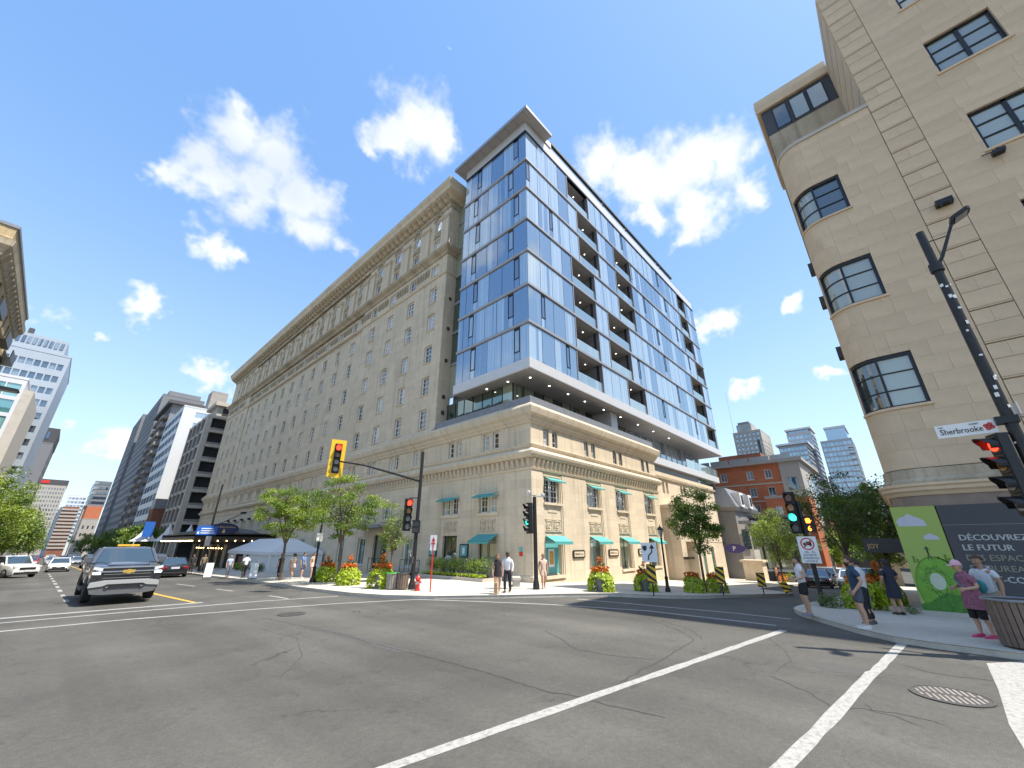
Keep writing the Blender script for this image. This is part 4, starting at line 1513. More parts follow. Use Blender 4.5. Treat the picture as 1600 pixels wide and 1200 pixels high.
def block_mat():
 """limestone blocks: tone differs from block to block"""
 m = M('limestone_block', (.63, .48, .325), .85, var=.09, scale=1.6, bump=.25, bscale=28, spec=.25, rnd=.05)
 return m


def build_corner():
 t = thing('stone_corner_building', 'tall beige stone building with rounded corner and black steel windows at right', 'building', (BX, 0, 0), wb=True)
 bm_ = block_mat()
 H1, H2 = 20.0, 28.5
 # openings in run coordinate s (0 where the curve begins at Y=-RW); flat face Y = -RW + s
 S = lambda y: y + RW
 CEND = RW * math.pi / 2
 wz = [(6.62, 8.6), (11.0, 12.97), (15.4, 17.3)]
 wins = [(S(-1.83), CEND * .86, a, b) for a, b in wz]
 big = [(S(-7.6), S(-5.75), a, b) for a, b in ((6.62, 8.6), (11.0, 12.97), (15.4, 17.3), (19.75, 21.65), (24.1, 26.0))] + \
          [(S(-12.6), S(-10.7), a, b) for a, b in ((6.62, 8.6), (11.0, 12.97), (15.4, 17.3), (19.75, 21.65), (24.1, 26.0))]
 # backing wall
 mb = MB()
 Yp = -3.55
 wallgrid(mb, lambda u, d, z: (*curve_pt(u, -.06 - d), z), S(-16), S(Yp), 3.2, H2, [o for o in big], .3)
 cs = [S(Yp), S(-1.83), S(-1.2), 0] + [CEND * k / 8 for k in range(1, 9)]
 for a, b in zip(cs, cs[1:]):
  zr = [3.2] + [z for w in wz for z in w] + [H1]
  for i in range(0, len(zr) - 1):
   sm = (a + b) / 2
   if i % 2 == 1 and S(-1.83) < sm < CEND * .86:
    continue
   mb.face([(*curve_pt(a, -.06), zr[i]), (*curve_pt(b, -.06), zr[i]), (*curve_pt(b, -.06), zr[i + 1]), (*curve_pt(a, -.06), zr[i + 1])])
 x1 = BX + RW
 mb.box(x1, x1 + 25, -8, -.02, -2, H1)
 mb.box(BX + .4, x1 + 30, -30, Yp - .02, -1, H2)
 mb.box(BX + .45, x1 + .1, Yp, -RW - .1, -1, 3.3)
 mb.build('backing_wall', MT['limeD'], t)
 # dressed blocks, course by course
 CH = .629
 rnd = random.Random(3)
 ub = MB(); ub.box(0, 1, 0, 1, 0, 1)
 me = ub.mesh('stone_block', bm_)
 def flat_block(s0, s1, z0, z1, out=0.0, dep=.09):
  g = .0022
  y0, y1 = -RW + s0 + g, -RW + s1 - g
  return put('stone_block', me, t, (BX - out, y0, z0 + g), 0, (dep + out, y1 - y0, z1 - z0 - 2 * g))
 def curved(s0, s1, z0, z1):
  b = MB(); cbox(b, s0 + .0022, s1 - .0022, -.08, 0, z0 + .0022, z1 - .0022)
  b.build('stone_block', bm_, t)
 def cut(s0, s1, z0, z1, ops):
  """rectangles left of a course after the openings are taken out"""
  rs = [(s0, s1, z0, z1)]
  for a, b, c, d in ops:
   nr = []
   for p, q, u, v in rs:
    if b <= p or a >= q or d <= u or c >= v:
     nr.append((p, q, u, v)); continue
    if p < a: nr.append((p, a, u, v))
    if b < q: nr.append((b, q, u, v))
    if u < c: nr.append((max(p, a), min(q, b), u, c))
    if d < v: nr.append((max(p, a), min(q, b), d, v))
   rs = nr
  return [r for r in rs if r[1] - r[0] > .02 and r[3] - r[2] > .02]
 z = 4.46
 i = 0
 nb = 0
 while z < H2 - .05:
  z1 = min(z + CH, H2)
  if z < H1 - .1:
   zz = min(z1, H1)
   s = S(Yp) + .02
   first = True
   while s < 0:
    w = rnd.uniform(.75, 1.5) * (.6 if first and i % 2 else 1)
    e = min(0, s + w)
    if e > -.35:
     e = 0
    for r in cut(s, e, z, zz, wins):
     flat_block(*r)
    s = e; first = False
   if i % 2 == 0:
    cc = [0, CEND * .5, CEND]
   else:
    cc = [0, CEND * .28, CEND * .74, CEND]
   for a, b in zip(cc, cc[1:]):
    for r in cut(a, b, z, zz, wins):
     curved(*r)
  # rusticated pilaster strip: long blocks with sunk joints
  if i % 2 == 0:
   flat_block(S(-4.55), S(Yp) - .0, z + .06, z1, .016)
  else:
   flat_block(S(-4.55), S(-4.0), z + .06, z1 - .05, .016); flat_block(S(-4.0), S(Yp), z + .06, z1 - .05, .016)
  flat_block(S(-4.55), S(Yp), z, z + .055, .006)
  s = S(-4.57)
  while s > S(-9.5):
   w = rnd.uniform(.8, 1.7)
   e = max(S(-9.5), s - w)
   for r in cut(e, s, z, z1, big):
    flat_block(*r)
   s = e
  z = z1
  i += 1
 far = MB(); far.box(BX, BX + .08, -16, -9.5, 4.46, H2); far.build('wall_face', SBLK, t)
 # return of the taller part over the lower wing
 for k in range(13):
  q = MB(); q.box(BX + .09, BX + 4.5, Yp - .02, Yp + .02 - .01 * (k % 2), H1 + k * CH + .01, H1 + (k + 1) * CH - .01); q.build('return_block', bm_, t)
 # coping, band mouldings
 def ring(name, prof, mat, s0=S(Yp), s1=CEND):
  mb = MB()
  ss = [s0] + ([0] if s0 < 0 else []) + [CEND * k / 10 for k in range(1, 11)]
  pts = [curve_pt(s) for s in ss]
  pts.append((pts[-1][0] + 12, pts[-1][1]))
  mb.sweep(pts, [(-o, z) for o, z in prof])
  return mb.build(name, mat, t)
 ring('coping', [(-.3, H1 - .02), (.06, H1 - .02), (.06, H1 + .16), (-.3, H1 + .18)], MT['conc'])
 ring('band_course', [(-.1, 3.95), (.16, 3.95), (.16, 4.05), (.06, 4.12), (.06, 4.42), (-.1, 4.46)], MT['limeD'], S(-16))
 ring('base_moulding', [(-.1, 3.56), (.10, 3.56), (.16, 3.66), (.24, 3.72), (.24, 3.82), (.30, 3.86), (.30, 3.94), (-.1, 3.95)], bm_, S(-16))
 ring('brown_lintel', [(-.1, 3.22), (.06, 3.22), (.06, 3.56), (-.1, 3.56)], M('brown_stone', (.27, .205, .165), .85, var=.2, scale=3), S(-16))
 # rounded steel windows
 for a, b, c, d in wins:
  fr = MB()
  cbox(fr, a, a + .1, -.22, -.05, c, d)
  cbox(fr, b - .1, b, -.22, -.05, c, d)
  cbox(fr, a + .1, b - .1, -.22, -.05, d - .12, d); cbox(fr, a + .1, b - .1, -.22, -.05, c, c + .07)
  cbox(fr, S(-.86), S(-.78), -.22, -.06, c + .07, d - .12)
  for k in (1, 2):
   zz = c + (d - c) * k / 3 - .02
   cbox(fr, a + .1, b - .1, -.19, -.1, zz - .02, zz + .02)
  o = fr.build('window', MT['dark'], t)
  for p, q in ((a + .1, S(-.86)), (S(-.78), b - .1)):
   g = MB(); cbox(g, p, q, -.16, -.14, c + .07, d - .12)
   g.build('pane', MT['paneR'], o, smooth=False)
  sl = MB(); cbox(sl, a - .05, b, -.2, .06, c - .09, c); sl.build('sill', bm_, o)
 for a, b, c, d in big:
  y0, y1 = -RW + a, -RW + b
  fr = MB()
  X = BX + .12
  for p, q in ((y0, y0 + .09), (y1 - .09, y1), ((y0 + y1) / 2 - .06, (y0 + y1) / 2 + .06)):
   fr.box(X, X + .12, p, q, c, d)
  fr.box(X, X + .12, y0, y1, d - .1, d - .001); fr.box(X, X + .12, y0, y1, c + .001, c + .08)
  for k in (1, 2):
   fr.box(X + .02, X + .1, y0, y1, c + (d - c) * k / 3 - .03, c + (d - c) * k / 3 + .03)
  o = fr.build('window', MT['dark'], t)
  g = MB(); g.box(X + .06, X + .08, y0 + .05, y1 - .05, c + .05, d - .05); g.build('pane', MT['paneR'], o)
  g = MB(); g.box(BX - .06, BX + .12, y0 - .1, y1 + .1, c - .1, c); g.build('sill', bm_, o)
 # penthouse set back over the wing
 PX = 23.9
 q = MB(); q.box(PX, PX + 8, Yp, 0, 20, 25.9); q.build('penthouse_wall', MT['limeD'], t)
 q = MB(); q.box(PX - .02, PX + 8, Yp, .03, 25.9, 28.0); q.build('penthouse_band', MT['dgrey'], t)
 for y0, y1 in ((-.6, -1.25), (-1.5, -2.2), (-2.4, -3.1)):
  g = MB(); g.box(PX - .06, PX - .021, y1, y0, 26.1, 27.7); o = g.build('penthouse_window', MT['paneR'], t)
  g = MB(); g.box(PX - .09, PX - .02, y1 - .05, y1, 26.05, 27.75); g.box(PX - .09, PX - .02, y0, y0 + .05, 26.05, 27.75); g.build('window_jamb', MT['dark'], o)
 q = MB(); q.sweep([(PX, Yp), (PX, .0), (PX + 8, .0)], [(.0, 28.0), (-.2, 28.0), (-.26, 28.5), (-.2, 29.0), (0, 29.05)]); q.build('penthouse_parapet', bm_, t)
 q = MB(); q.box(PX - .05, PX + 8, Yp, 0, 29.0, 29.12); q.build('penthouse_roof', MT['lead'], t)
 # small fittings on the wall
 q = MB(); q.box(BX - .3, BX, -4.4, -3.95, 13.75, 13.95); q.bar((BX - .3, -4.3, 13.75), (BX - .3, -4.3, 13.6), .04); q.bar((BX - .3, -4.05, 13.75), (BX - .3, -4.05, 13.6), .04)
 q.build('wall_lamp', MT['black'], t)
 q = MB(); q.box(BX - .35, BX - .1, -6.0, -5.7, 14.9, 15.05); q.bar((BX, -5.85, 15.1), (BX - .3, -5.85, 15.1), .04); q.bar((BX - .1, -5.5, 15.15), (BX - .1, -6.1, 15.15), .03)
 q.build('wall_floodlight', MT['black'], t)
 for x, z in ((21.2, 9.6), (22.0, 12.6), (21.4, 14.2)):
  q = MB(); q.box(x, x + .5, 0, .18, z, z + .5); q.build('wall_box', MT['dgrey'], t)
 q = MB(); q.box(BX + .5, BX + 1.4, -RW - .3, -.25, -1, 3.25); q.build('base_core', MT['brickD'], t)


MT['paneR'] = glass_mat('corner_pane', (.06, .07, .065), (.33, .35, .29), .45, .14, (.9, .96, 1), .02, 2.0, .15)
build_corner()


def build_hoarding():
 t = thing('hoarding', 'dark grey site hoarding with a green kiwi poster and French lettering', 'hoarding', (BX, -1, 0), wb=True)
 X = BX - .12
 plate = MB(); plate.box(X - .06, X + .25, -9, .20, -.35, .14); plate.build('concrete_footing', MT['conc'], t)
 pg, nt, N, L, b = node_mat('poster_green')
 tc = N.new('ShaderNodeTexCoord')
 sp = N.new('ShaderNodeSeparateXYZ'); L.new(tc.outputs['Object'], sp.inputs[0])
 mr = N.new('ShaderNodeMapRange'); mr.inputs['From Min'].default_value = .2; mr.inputs['From Max'].default_value = 3.2
 L.new(sp.outputs['Z'], mr.inputs['Value'])
 mx = N.new('ShaderNodeMix'); mx.data_type = 'RGBA'
 mx.inputs['A'].default_value = (.30, .42, .10, 1); mx.inputs['B'].default_value = (.34, .42, .09, 1)
 L.new(mr.outputs[0], mx.inputs['Factor']); L.new(mx.outputs['Result'], b.inputs['Base Color'])
 b.inputs['Roughness'].default_value = .55
 gp = MB(); gp.box(X, X + .06, -.93, .16, .14, 3.22); g = gp.build('green_poster', pg, t)
 dkm = M('hoarding_grey', (.060, .060, .066), .55, var=.06, scale=1.2)
 dp = MB(); dp.box(X - .002, X + .058, -9, -.96, .14, 3.22); d = dp.build('grey_panel', dkm, t)
 for y in (-3.4, -5.8):
  q = MB(); q.box(X - .006, X - .002, y - .006, y + .006, .14, 3.2); q.build('panel_joint', MT['sblack'], d)
 q = MB(); q.box(X - .006, X - .002, -9, -.96, 2.62, 2.626); q.build('panel_joint', MT['conc'], d)
 # kiwi: rind disc, flesh, seeds, core (flat print built as thin layers)
 kg = M('print_kiwi_flesh', (.16, .36, .035), .55, var=.3, scale=5)
 kr = M('print_kiwi_rind', (.13, .22, .02), .55, var=.2)
 kc = M('print_kiwi_core', (.50, .55, .42), .55, var=.12)
 ks = M('print_kiwi_seed', (.02, .04, .02), .55)
 gl = M('print_grass', (.06, .20, .02), .55, var=.5, scale=14)
 wc = M('print_cloud', (.50, .50, .56), .55, var=.05)
 def disc(cy, cz, ry, rz, dx, mat, name, n=36, a0=0, a1=2 * math.pi, clip=(-.93, .16, .14)):
  pts = [(cy + ry * math.cos(a0 + (a1 - a0) * k / n), cz + rz * math.sin(a0 + (a1 - a0) * k / n)) for k in range(n)]
  pts = [(min(max(p[0], clip[0]), clip[1]), max(p[1], clip[2])) for p in pts]
  m = MB(); m.prism(pts, lambda u, v, dd: (X - dd, u, v), .0, dx)
  return m.build(name, mat, g)
 disc(-.46, .80, .58, .90, .003, kr, 'kiwi_rind')
 disc(-.46, .79, .555, .865, .005, kg, 'kiwi_flesh')
 disc(-.40, .98, .17, .24, .009, kc, 'kiwi_core')
 for k in range(34):
  a = 2 * math.pi * k / 34
  for r in (.55, .68):
   rr = r + .06 * math.sin(k * 5.1 + r * 20)
   c = (-.40 + .38 * rr * math.cos(a), .98 + .56 * rr * math.sin(a))
   m = MB(); m.bar((X - .006, c[0], c[1]), (X - .006, c[0] + .035 * math.cos(a), c[1] + .05 * math.sin(a)), .018, .004, up=(1, 0, 0)); m.build('kiwi_seed', ks, g)
 q = MB(); q.prism([(-.93, .14), (.16, .14), (.16, .30), (.05, .36), (-.1, .40), (-.25, .52), (-.4, .60), (-.55, .66), (-.75, .62), (-.93, .68)], lambda u, v, dd: (X - dd, u, v), .0, .007)
 q.build('printed_grass', gl, g)
 for cy, cz, s in ((-.25, 2.78, 1.0), (-.60, 2.28, .5)):
  pts = [(-.36, -.16), (.32, -.16), (.36, -.02), (.26, .08), (.12, .12), (.02, .2), (-.1, .12), (-.2, .08), (-.32, .0)]
  q = MB(); q.prism([(cy + u * s * 1.0, cz + v * s * 1.1) for u, v in pts], lambda u, v, dd: (X - dd, u, v), .0, .004); q.build('printed_cloud', wc, g)
 q = MB()
 q.bar((X - .004, -.36, 1.6), (X - .004, -.40, 1.82), .02, .004, up=(1, 0, 0)); q.bar((X - .004, -.44, 1.6), (X - .004, -.40, 1.82), .02, .004, up=(1, 0, 0)); q.bar((X - .004, -.40, 1.8), (X - .004, -.40, 1.98), .045, .004, up=(1, 0, 0))
 q.bar((X - .004, -.33, 1.9), (X - .004, -.40, 1.97), .015, .004, up=(1, 0, 0)); q.bar((X - .004, -.47, 1.9), (X - .004, -.40, 1.97), .015, .004, up=(1, 0, 0))
 q.build('printed_figure', ks, g)
 for k, hh in ((-.6, .2), (-.68, .12), (-.76, .26), (-.83, .16), (-.1, .12), (-.02, .2)):
  q = MB(); q.box(X - .003, X, k - .03, k + .03, 1.45 if k < -.5 else 1.5, 1.5 + hh); q.build('printed_skyline', kr, g)
 lw = M('white_lettering', (.52, .52, .50), .5, var=.02)
 lt = M('tan_lettering', (.30, .27, .20), .5, var=.02)
 U = (0, -1, 0)
 for txt, y, z, s, mt in (('DÉCOUVREZ', -1.2, 2.17, .235, lw), ('LE FUTUR', -1.2, 1.885, .235, lw), ('DES ESPACES', -1.2, 1.60, .235, lt), ('DE BUREAUX', -1.2, 1.31, .235, lt), ('POST-COVID', -1.2, 1.02, .235, lw)):
  o = place_text('lettering', txt, s, mt, d, (X - .008, y, z), U, xscale=1.02)
  if mt is lw:
   for dy in (.006, .012):
    me2 = o.data.copy(); me2.transform(Matrix.Translation((.0005, -dy, 0))); put('lettering', me2, d)


build_hoarding()

# ------------------------------------------------------------------ other buildings
def face_frame(f, b):
 x0, x1, y0, y1 = b
 if f == '-y':
  return (lambda u, d, z: (x0 + u, y0 + d, z)), x1 - x0, 0, lambda u: (x0 + u, y0)
 if f == '-x':
  return (lambda u, d, z: (x0 + d, y0 + u, z)), y1 - y0, RL, lambda u: (x0, y0 + u)
 return (lambda u, d, z: (x1 - d, y0 + u, z)), y1 - y0, -RL, lambda u: (x1, y0 + u)


def tower(name, label, box, z0, z1, mat, faces, roof=None, cat='building', root=None):
 """block with window openings cut in the faces that the street sees.
 faces: (face, floors, bays, width share, height share, z from, z to, margin, window material, depth)"""
 t = root or thing(name, label, cat, (box[0], box[2], z0), wb=True)
 x0, x1, y0, y1 = box
 have = {f[0] for f in faces}
 mb = MB()
 for f, nf, nbay, ws, hs, za, zb, mg, wm, dep in faces:
  fr, ln, rz, pos = face_frame(f, box)
  fh, bw = (zb - za) / nf, (ln - 2 * mg) / nbay
  ops = []
  for i in range(nf):
   for j in range(nbay):
    u, z = mg + bw * (j + .5), za + fh * (i + .5)
    ops.append((u - bw * ws / 2, u + bw * ws / 2, z - fh * hs / 2, z + fh * hs / 2))
  wallgrid(mb, fr, 0, ln, z0, z1, ops, dep)
  w, h = bw * ws, fh * hs
  g = MB(); g.box(-w / 2, w / 2, dep - .03, dep, -h / 2, h / 2)
  nm = 'window'
  if w > 1.4 and dep < .6:
   k = max(1, int(w / 1.6))
   for q in range(1, k):
    g.box(-w / 2 + w * q / k - .04, -w / 2 + w * q / k + .04, dep - .1, dep - .03, -h / 2, h / 2, 1)
  me = g.mesh(nm, [MT[wm], MT['tower_grey']])
  for a, b, c, d in ops:
   p = pos((a + b) / 2)
   put(nm, me, t, (p[0], p[1], (c + d) / 2), rz)
 def q(*p):
  mb.face(p)
 if '-y' not in have: q((x0, y0, z0), (x1, y0, z0), (x1, y0, z1), (x0, y0, z1))
 if '-x' not in have: q((x0, y0, z0), (x0, y1, z0), (x0, y1, z1), (x0, y0, z1))
 if '+x' not in have: q((x1, y0, z0), (x1, y1, z0), (x1, y1, z1), (x1, y0, z1))
 q((x0, y1, z0), (x1, y1, z0), (x1, y1, z1), (x0, y1, z1))
 mb.build('wall', MT[mat], t)
 r = MB(); r.box(x0 - .05, x1 + .05, y0 - .05, y1 + .05, z1, z1 + .35); r.build('roof', MT[roof or mat], t)
 return t


def part_box(t, name, mat, *b):
 m = MB(); m.box(*b); return m.build(name, MT[mat], t)


def build_avenue_right():
 # open-deck parking garage next to the hotel
 x0, x1, y0, y1 = 16.1, 34, 104, 122.5
 t = thing('parking_garage', 'concrete open-deck parking garage beyond the hotel', 'building', (x0, y0, -1.5), wb=True)
 part_box(t, 'core', 'room', x0 + 1.2, x1, y0 + 1.2, y1 - 1, -3, 28.2)
 zz = [2.6 + 3.13 * k for k in range(9)]
 for z in zz:
  part_box(t, 'deck_slab', 'conc', x0, x1, y0, y1, z - .28, z + .28)
  if z < 27:
   part_box(t, 'deck_rail', 'concD', x0 + .06, x1, y0 + .1, y0 + .25, z + .28, z + .75)
 for k in range(5):
  y = y0 + .7 + k * 4.2
  part_box(t, 'column', 'conc' if k == 0 else 'concD', x0 - .05, x0 + .85, y - .65, y + .65, -3, 28.0)  # sunlit corner column paler, the others darker: light put into the colour
 for k in range(1, 4):
  part_box(t, 'column', 'conc', x0 + k * 4.4, x0 + k * 4.4 + .7, y0 + .02, y0 + .6, -3, 28)
 for z in zz[:-1]:
  for k in range(4):
   part_box(t, 'infill_panel', 'concD', x0 + .25, x0 + .4, y0 + 1.4 + k * 4.2, y0 + 3.6 + k * 4.2, z + .28, z + 1.3)
 part_box(t, 'roof_house', 'conc', 17.6, 30, 105.2, 112, 28, 30.4)
 part_box(t, 'roof_house_slab', 'conc', 16.9, 31, 104.4, 113, 30.4, 31.2)
 part_box(t, 'roof_house_opening', 'room', 18.6, 23, 105.1, 105.2, 28.5, 30.1)
 tower('office_block', 'pale office block with bands of blue glass behind the parking garage', (14.6, 30, 130, 156), -3, 35.3, 'tower_white',
          [('-x', 11, 5, .96, .55, 2, 35, .4, 'fblue', .12), ('-y', 8, 2, .8, .5, 12, 35, 2.2, 'fblue', .12)])
 k = tower('brick_town_house', 'small red brick house squeezed between the office block and garage', (14.2, 20, 123.5, 129), -3, 9, 'brickD',
              [('-x', 3, 3, .4, .6, 0, 9, .3, 'fwin', .15)])
 part_box(k, 'dormer', 'lead', 14.2, 18, 124, 128.5, 9.35, 11.5)
 t = tower('balcony_tower', 'dark apartment tower with stacked balconies behind the office block', (14.8, 27, 158, 186), -3, 42, 'tower_grey',
              [('-x', 14, 6, .6, .5, 3, 42, .5, 'fwin', .2), ('-y', 12, 3, .5, .4, 6, 42, 1, 'fwin', .2)])
 part_box(t, 'roof_slab', 'dgrey', 13.6, 28, 156.6, 186, 42.4, 43.4)
 for k in range(13):
  for j in range(2):
   part_box(t, 'balcony', 'concD', 13.5, 14.8, 160 + j * 13, 166 + j * 13, 4.5 + k * 2.8, 5.5 + k * 2.8)
 t = tower('grey_tower', 'tall plain grey tower with a narrow strip of windows', (14.3, 27, 190, 235), -4, 53.5, 'tower_grey',
              [('-x', 19, 12, .5, .55, 2, 52, .5, 'fwin', .25), ('-y', 17, 1, .10, .45, 3, 52, .3, 'fwin', .2)])
 part_box(t, 'roof_house', 'tower_grey', 16, 26, 194, 230, 53.8, 56.5)
 tower('slab_tower', 'grey slab tower with a column of small balconies further down the avenue', (13.6, 24, 240, 275), -4, 56, 'tower_grey',
          [('-x', 18, 8, .55, .5, 2, 55, .5, 'fwin', .25), ('-y', 18, 3, .5, .45, 3, 55, .5, 'fwin', .25)])
 part_box(thing('stair_tower', 'concrete stair tower rising over the office block roof', 'tower', (22, 140, 0), wb=True), 'shaft', 'concD', 21, 25, 140, 145, -2, 44)
 t = tower('orange_brick_block', 'distant block with an orange brick side and dark upper floors', (8.6, 14.5, 300, 330), -5, 13, 'tower_beige',
              [('-y', 4, 3, .35, .45, -3, 11, .3, 'fwin', .2), ('-x', 4, 6, .4, .5, -3, 12, .4, 'fwin', .2)])
 part_box(t, 'brick_side', 'brick', 8.7, 14.4, 300.1, 328, 13.4, 19.3)
 part_box(t, 'upper_wall', 'tower_grey', 8.3, 14.6, 301, 330, 19.3, 32)
 for k in range(5):
  part_box(t, 'window_band', 'fwin', 8.25, 14.3, 300.9, 330, 20.6 + k * 2.4, 21.8 + k * 2.4)
 t = thing('striped_office', 'distant cream and brown striped office block at the end of the avenue', 'building', (.5, 450, -7), wb=True)
 part_box(t, 'wall', 'brickD', .6, 9.2, 450.5, 480, -8, 27)
 for k in range(12):
  part_box(t, 'cream_band', 'tower_beige', .4, 9.4, 450, 480, -2 + k * 2.4, -.8 + k * 2.4)
 tower('glass_slab', 'distant blue glass slab above the striped office', (1.2, 12, 490, 520), -7, 38, 'tower_white', [('-y', 12, 5, .8, .6, 2, 37, .3, 'fblue', .2)])
 t = tower('beige_tower', 'distant beige tower with a dark top floor and red sign', (-15, -1.5, 400, 425), -7, 37, 'tower_beige',
              [('-y', 13, 10, .5, .5, 2, 36, .4, 'fwin', .3), ('+x', 13, 8, .5, .5, 2, 36, .4, 'fwin', .3)])
 part_box(t, 'dark_top', 'dgrey', -15.2, -1.3, 399.8, 425.2, 37.36, 40.5)
 part_box(t, 'red_sign', 'red', -14.6, -9.8, 399.6, 399.79, 37.9, 39.8)
 t = tower('white_mid_rise', 'distant white mid-rise at the very end of the avenue', (-6, 4, 520, 540), -9, 30, 'tower_white', [('-y', 12, 6, .6, .5, -4, 29, .3, 'fwin', .2)])
 tower('pale_mid_rise', 'distant pale block with dark square windows beside the striped office', (9.4, 14, 370, 395), -6, 24, 'tower_beige',
          [('-y', 8, 3, .4, .45, -3, 23, .2, 'fwin', .2), ('-x', 8, 5, .4, .45, -3, 23, .2, 'fwin', .2)])


def build_avenue_left():
 MT['ylime'] = stone_mat('yellow_limestone', (.47, .36, .20), (.54, .42, .25), 1.1, .5, .012, .3, .4, .85, .1)
 # old yellow stone block at the far left edge
 t = tower('yellow_stone_building', 'old yellow stone building with a deep ornate cornice at the left edge', (-24, -8.6, 46, 66), -1, 24.2, 'ylime',
              [('+x', 6, 7, .34, .55, 1.5, 23.3, .8, 'pane', .3), ('-y', 6, 4, .34, .55, 1.5, 23.3, .8, 'pane', .3)])
 path = [(-24, 46), (-8.6, 46), (-8.6, 66), (-24, 66)]
 for nm, prof, mt in (('main_cornice', [(-.05, 22.7), (.12, 22.8), (.2, 23.3), (.45, 23.6), (.5, 24.1), (-.05, 24.3)], 'limeD'),
                         ('parapet', [(-.05, 24.3), (.2, 24.3), (.2, 25.3), (-.05, 25.3)], 'ylime'),
                         ('string_course', [(-.05, 18.8), (.15, 18.9), (.22, 19.3), (-.05, 19.4)], 'limeD'),
                         ('string_course', [(-.05, 15.2), (.25, 15.3), (.35, 15.6), (-.05, 15.7)], 'limeD'),
                         ('roof_edge', [(-.05, 25.3), (.3, 25.3), (.3, 25.55), (-.05, 25.6)], 'lead')):
  mb = MB(); mb.sweep(path, prof); mb.build(nm, MT[mt], t)
 b = MB(); b.prism([(0, .6), (.42, .6), (.4, .35), (.25, .1), (.1, -.2), (0, -.25)], lambda u, v, d: (u, d, v), -.16, .16)
 bm = b.mesh('bracket', MT['limeD'])
 for k in range(30):
  put('bracket', bm, t, (-9.2 - k * .55, 46, 22.9), -math.pi / 2) if k % 2 else put('bracket', bm, t, (-8.6, 46.5 + k * .62, 22.9), 0)
 bl = MB(); bl.box(0, .9, -1.6, 1.6, 0, .15); bl.box(.82, .9, -1.6, 1.6, .15, .95)
 for k in range(7):
  bl.box(.3, .36, -1.5 + k * .5, -1.46 + k * .5, .15, .9)
 blm = bl.mesh('balcony', MT['bronze'])
 for z in (16.2, 19.5):
  for y in (50, 58, 64):
   put('balcony', blm, t, (-8.6, y, z), 0)
 # white tower with its lower glazed block
 t = tower('white_tower', 'pale white panelled tower with bands of dark windows at far left', (-17, -6.6, 110, 130), -3, 35.2, 'tower_pale',
              [('-y', 13, 10, .8, .5, 3, 34.2, .4, 'fwin', .25)], roof='tower_pale')
 part_box(t, 'set_back_top', 'tower_pale', -16.6, -7.8, 111, 129, 35.56, 38.6)
 for k in range(12):
  part_box(t, 'top_window', 'fwin', -16.3 + k * .7, -15.85 + k * .7, 110.9, 110.99, 36.7, 38.0)
 part_box(t, 'roof_vent', 'dgrey', -13.4, -12.7, 112, 113, 38.6, 40)
 t = tower('teal_glass_block', 'lower teal glass block with white mullions in front of the white tower', (-20, -8.7, 92, 108), -3, 25, 'tower_white',
              [('-y', 9, 7, .9, .78, 2, 24.5, .3, 'fteal', .15)], roof='tower_white')
 part_box(t, 'end_pier', 'conc', -8.7, -7.6, 92, 108, -3, 23.5)
 t = tower('slate_tower', 'narrow slate-grey tower with a black cap behind the white tower', (-11.5, -6.4, 170, 190), -4, 28, 'tower_grey',
              [('+x', 9, 4, .4, .5, 2, 27, .3, 'fwin', .2)])
 part_box(t, 'black_cap', 'dgrey', -11.6, -6.3, 169.9, 190.1, 28.4, 32.3)
 for k in range(2):
  part_box(t, 'cap_window', 'fblue', -9.2 + k * .8, -8.6 + k * .8, 169.8, 169.89, 29.2, 31.2)
 tower('low_stone_shop', 'low grey stone shop building behind the left trees', (-14, -6, 60, 90), -2, 9, 'grey', [('+x', 3, 8, .5, .55, 0, 9, .4, 'fwin', .2), ('-y', 3, 3, .5, .55, 0, 9, .4, 'fwin', .2)])
 tower('brown_block', 'brown mid-rise block far down the left side of the avenue', (-13, -5.4, 220, 300), -6, 14, 'tower_beige', [('+x', 5, 14, .5, .5, -4, 13.5, .4, 'fwin', .2), ('-y', 5, 4, .5, .5, -4, 13.5, .4, 'fwin', .2)])


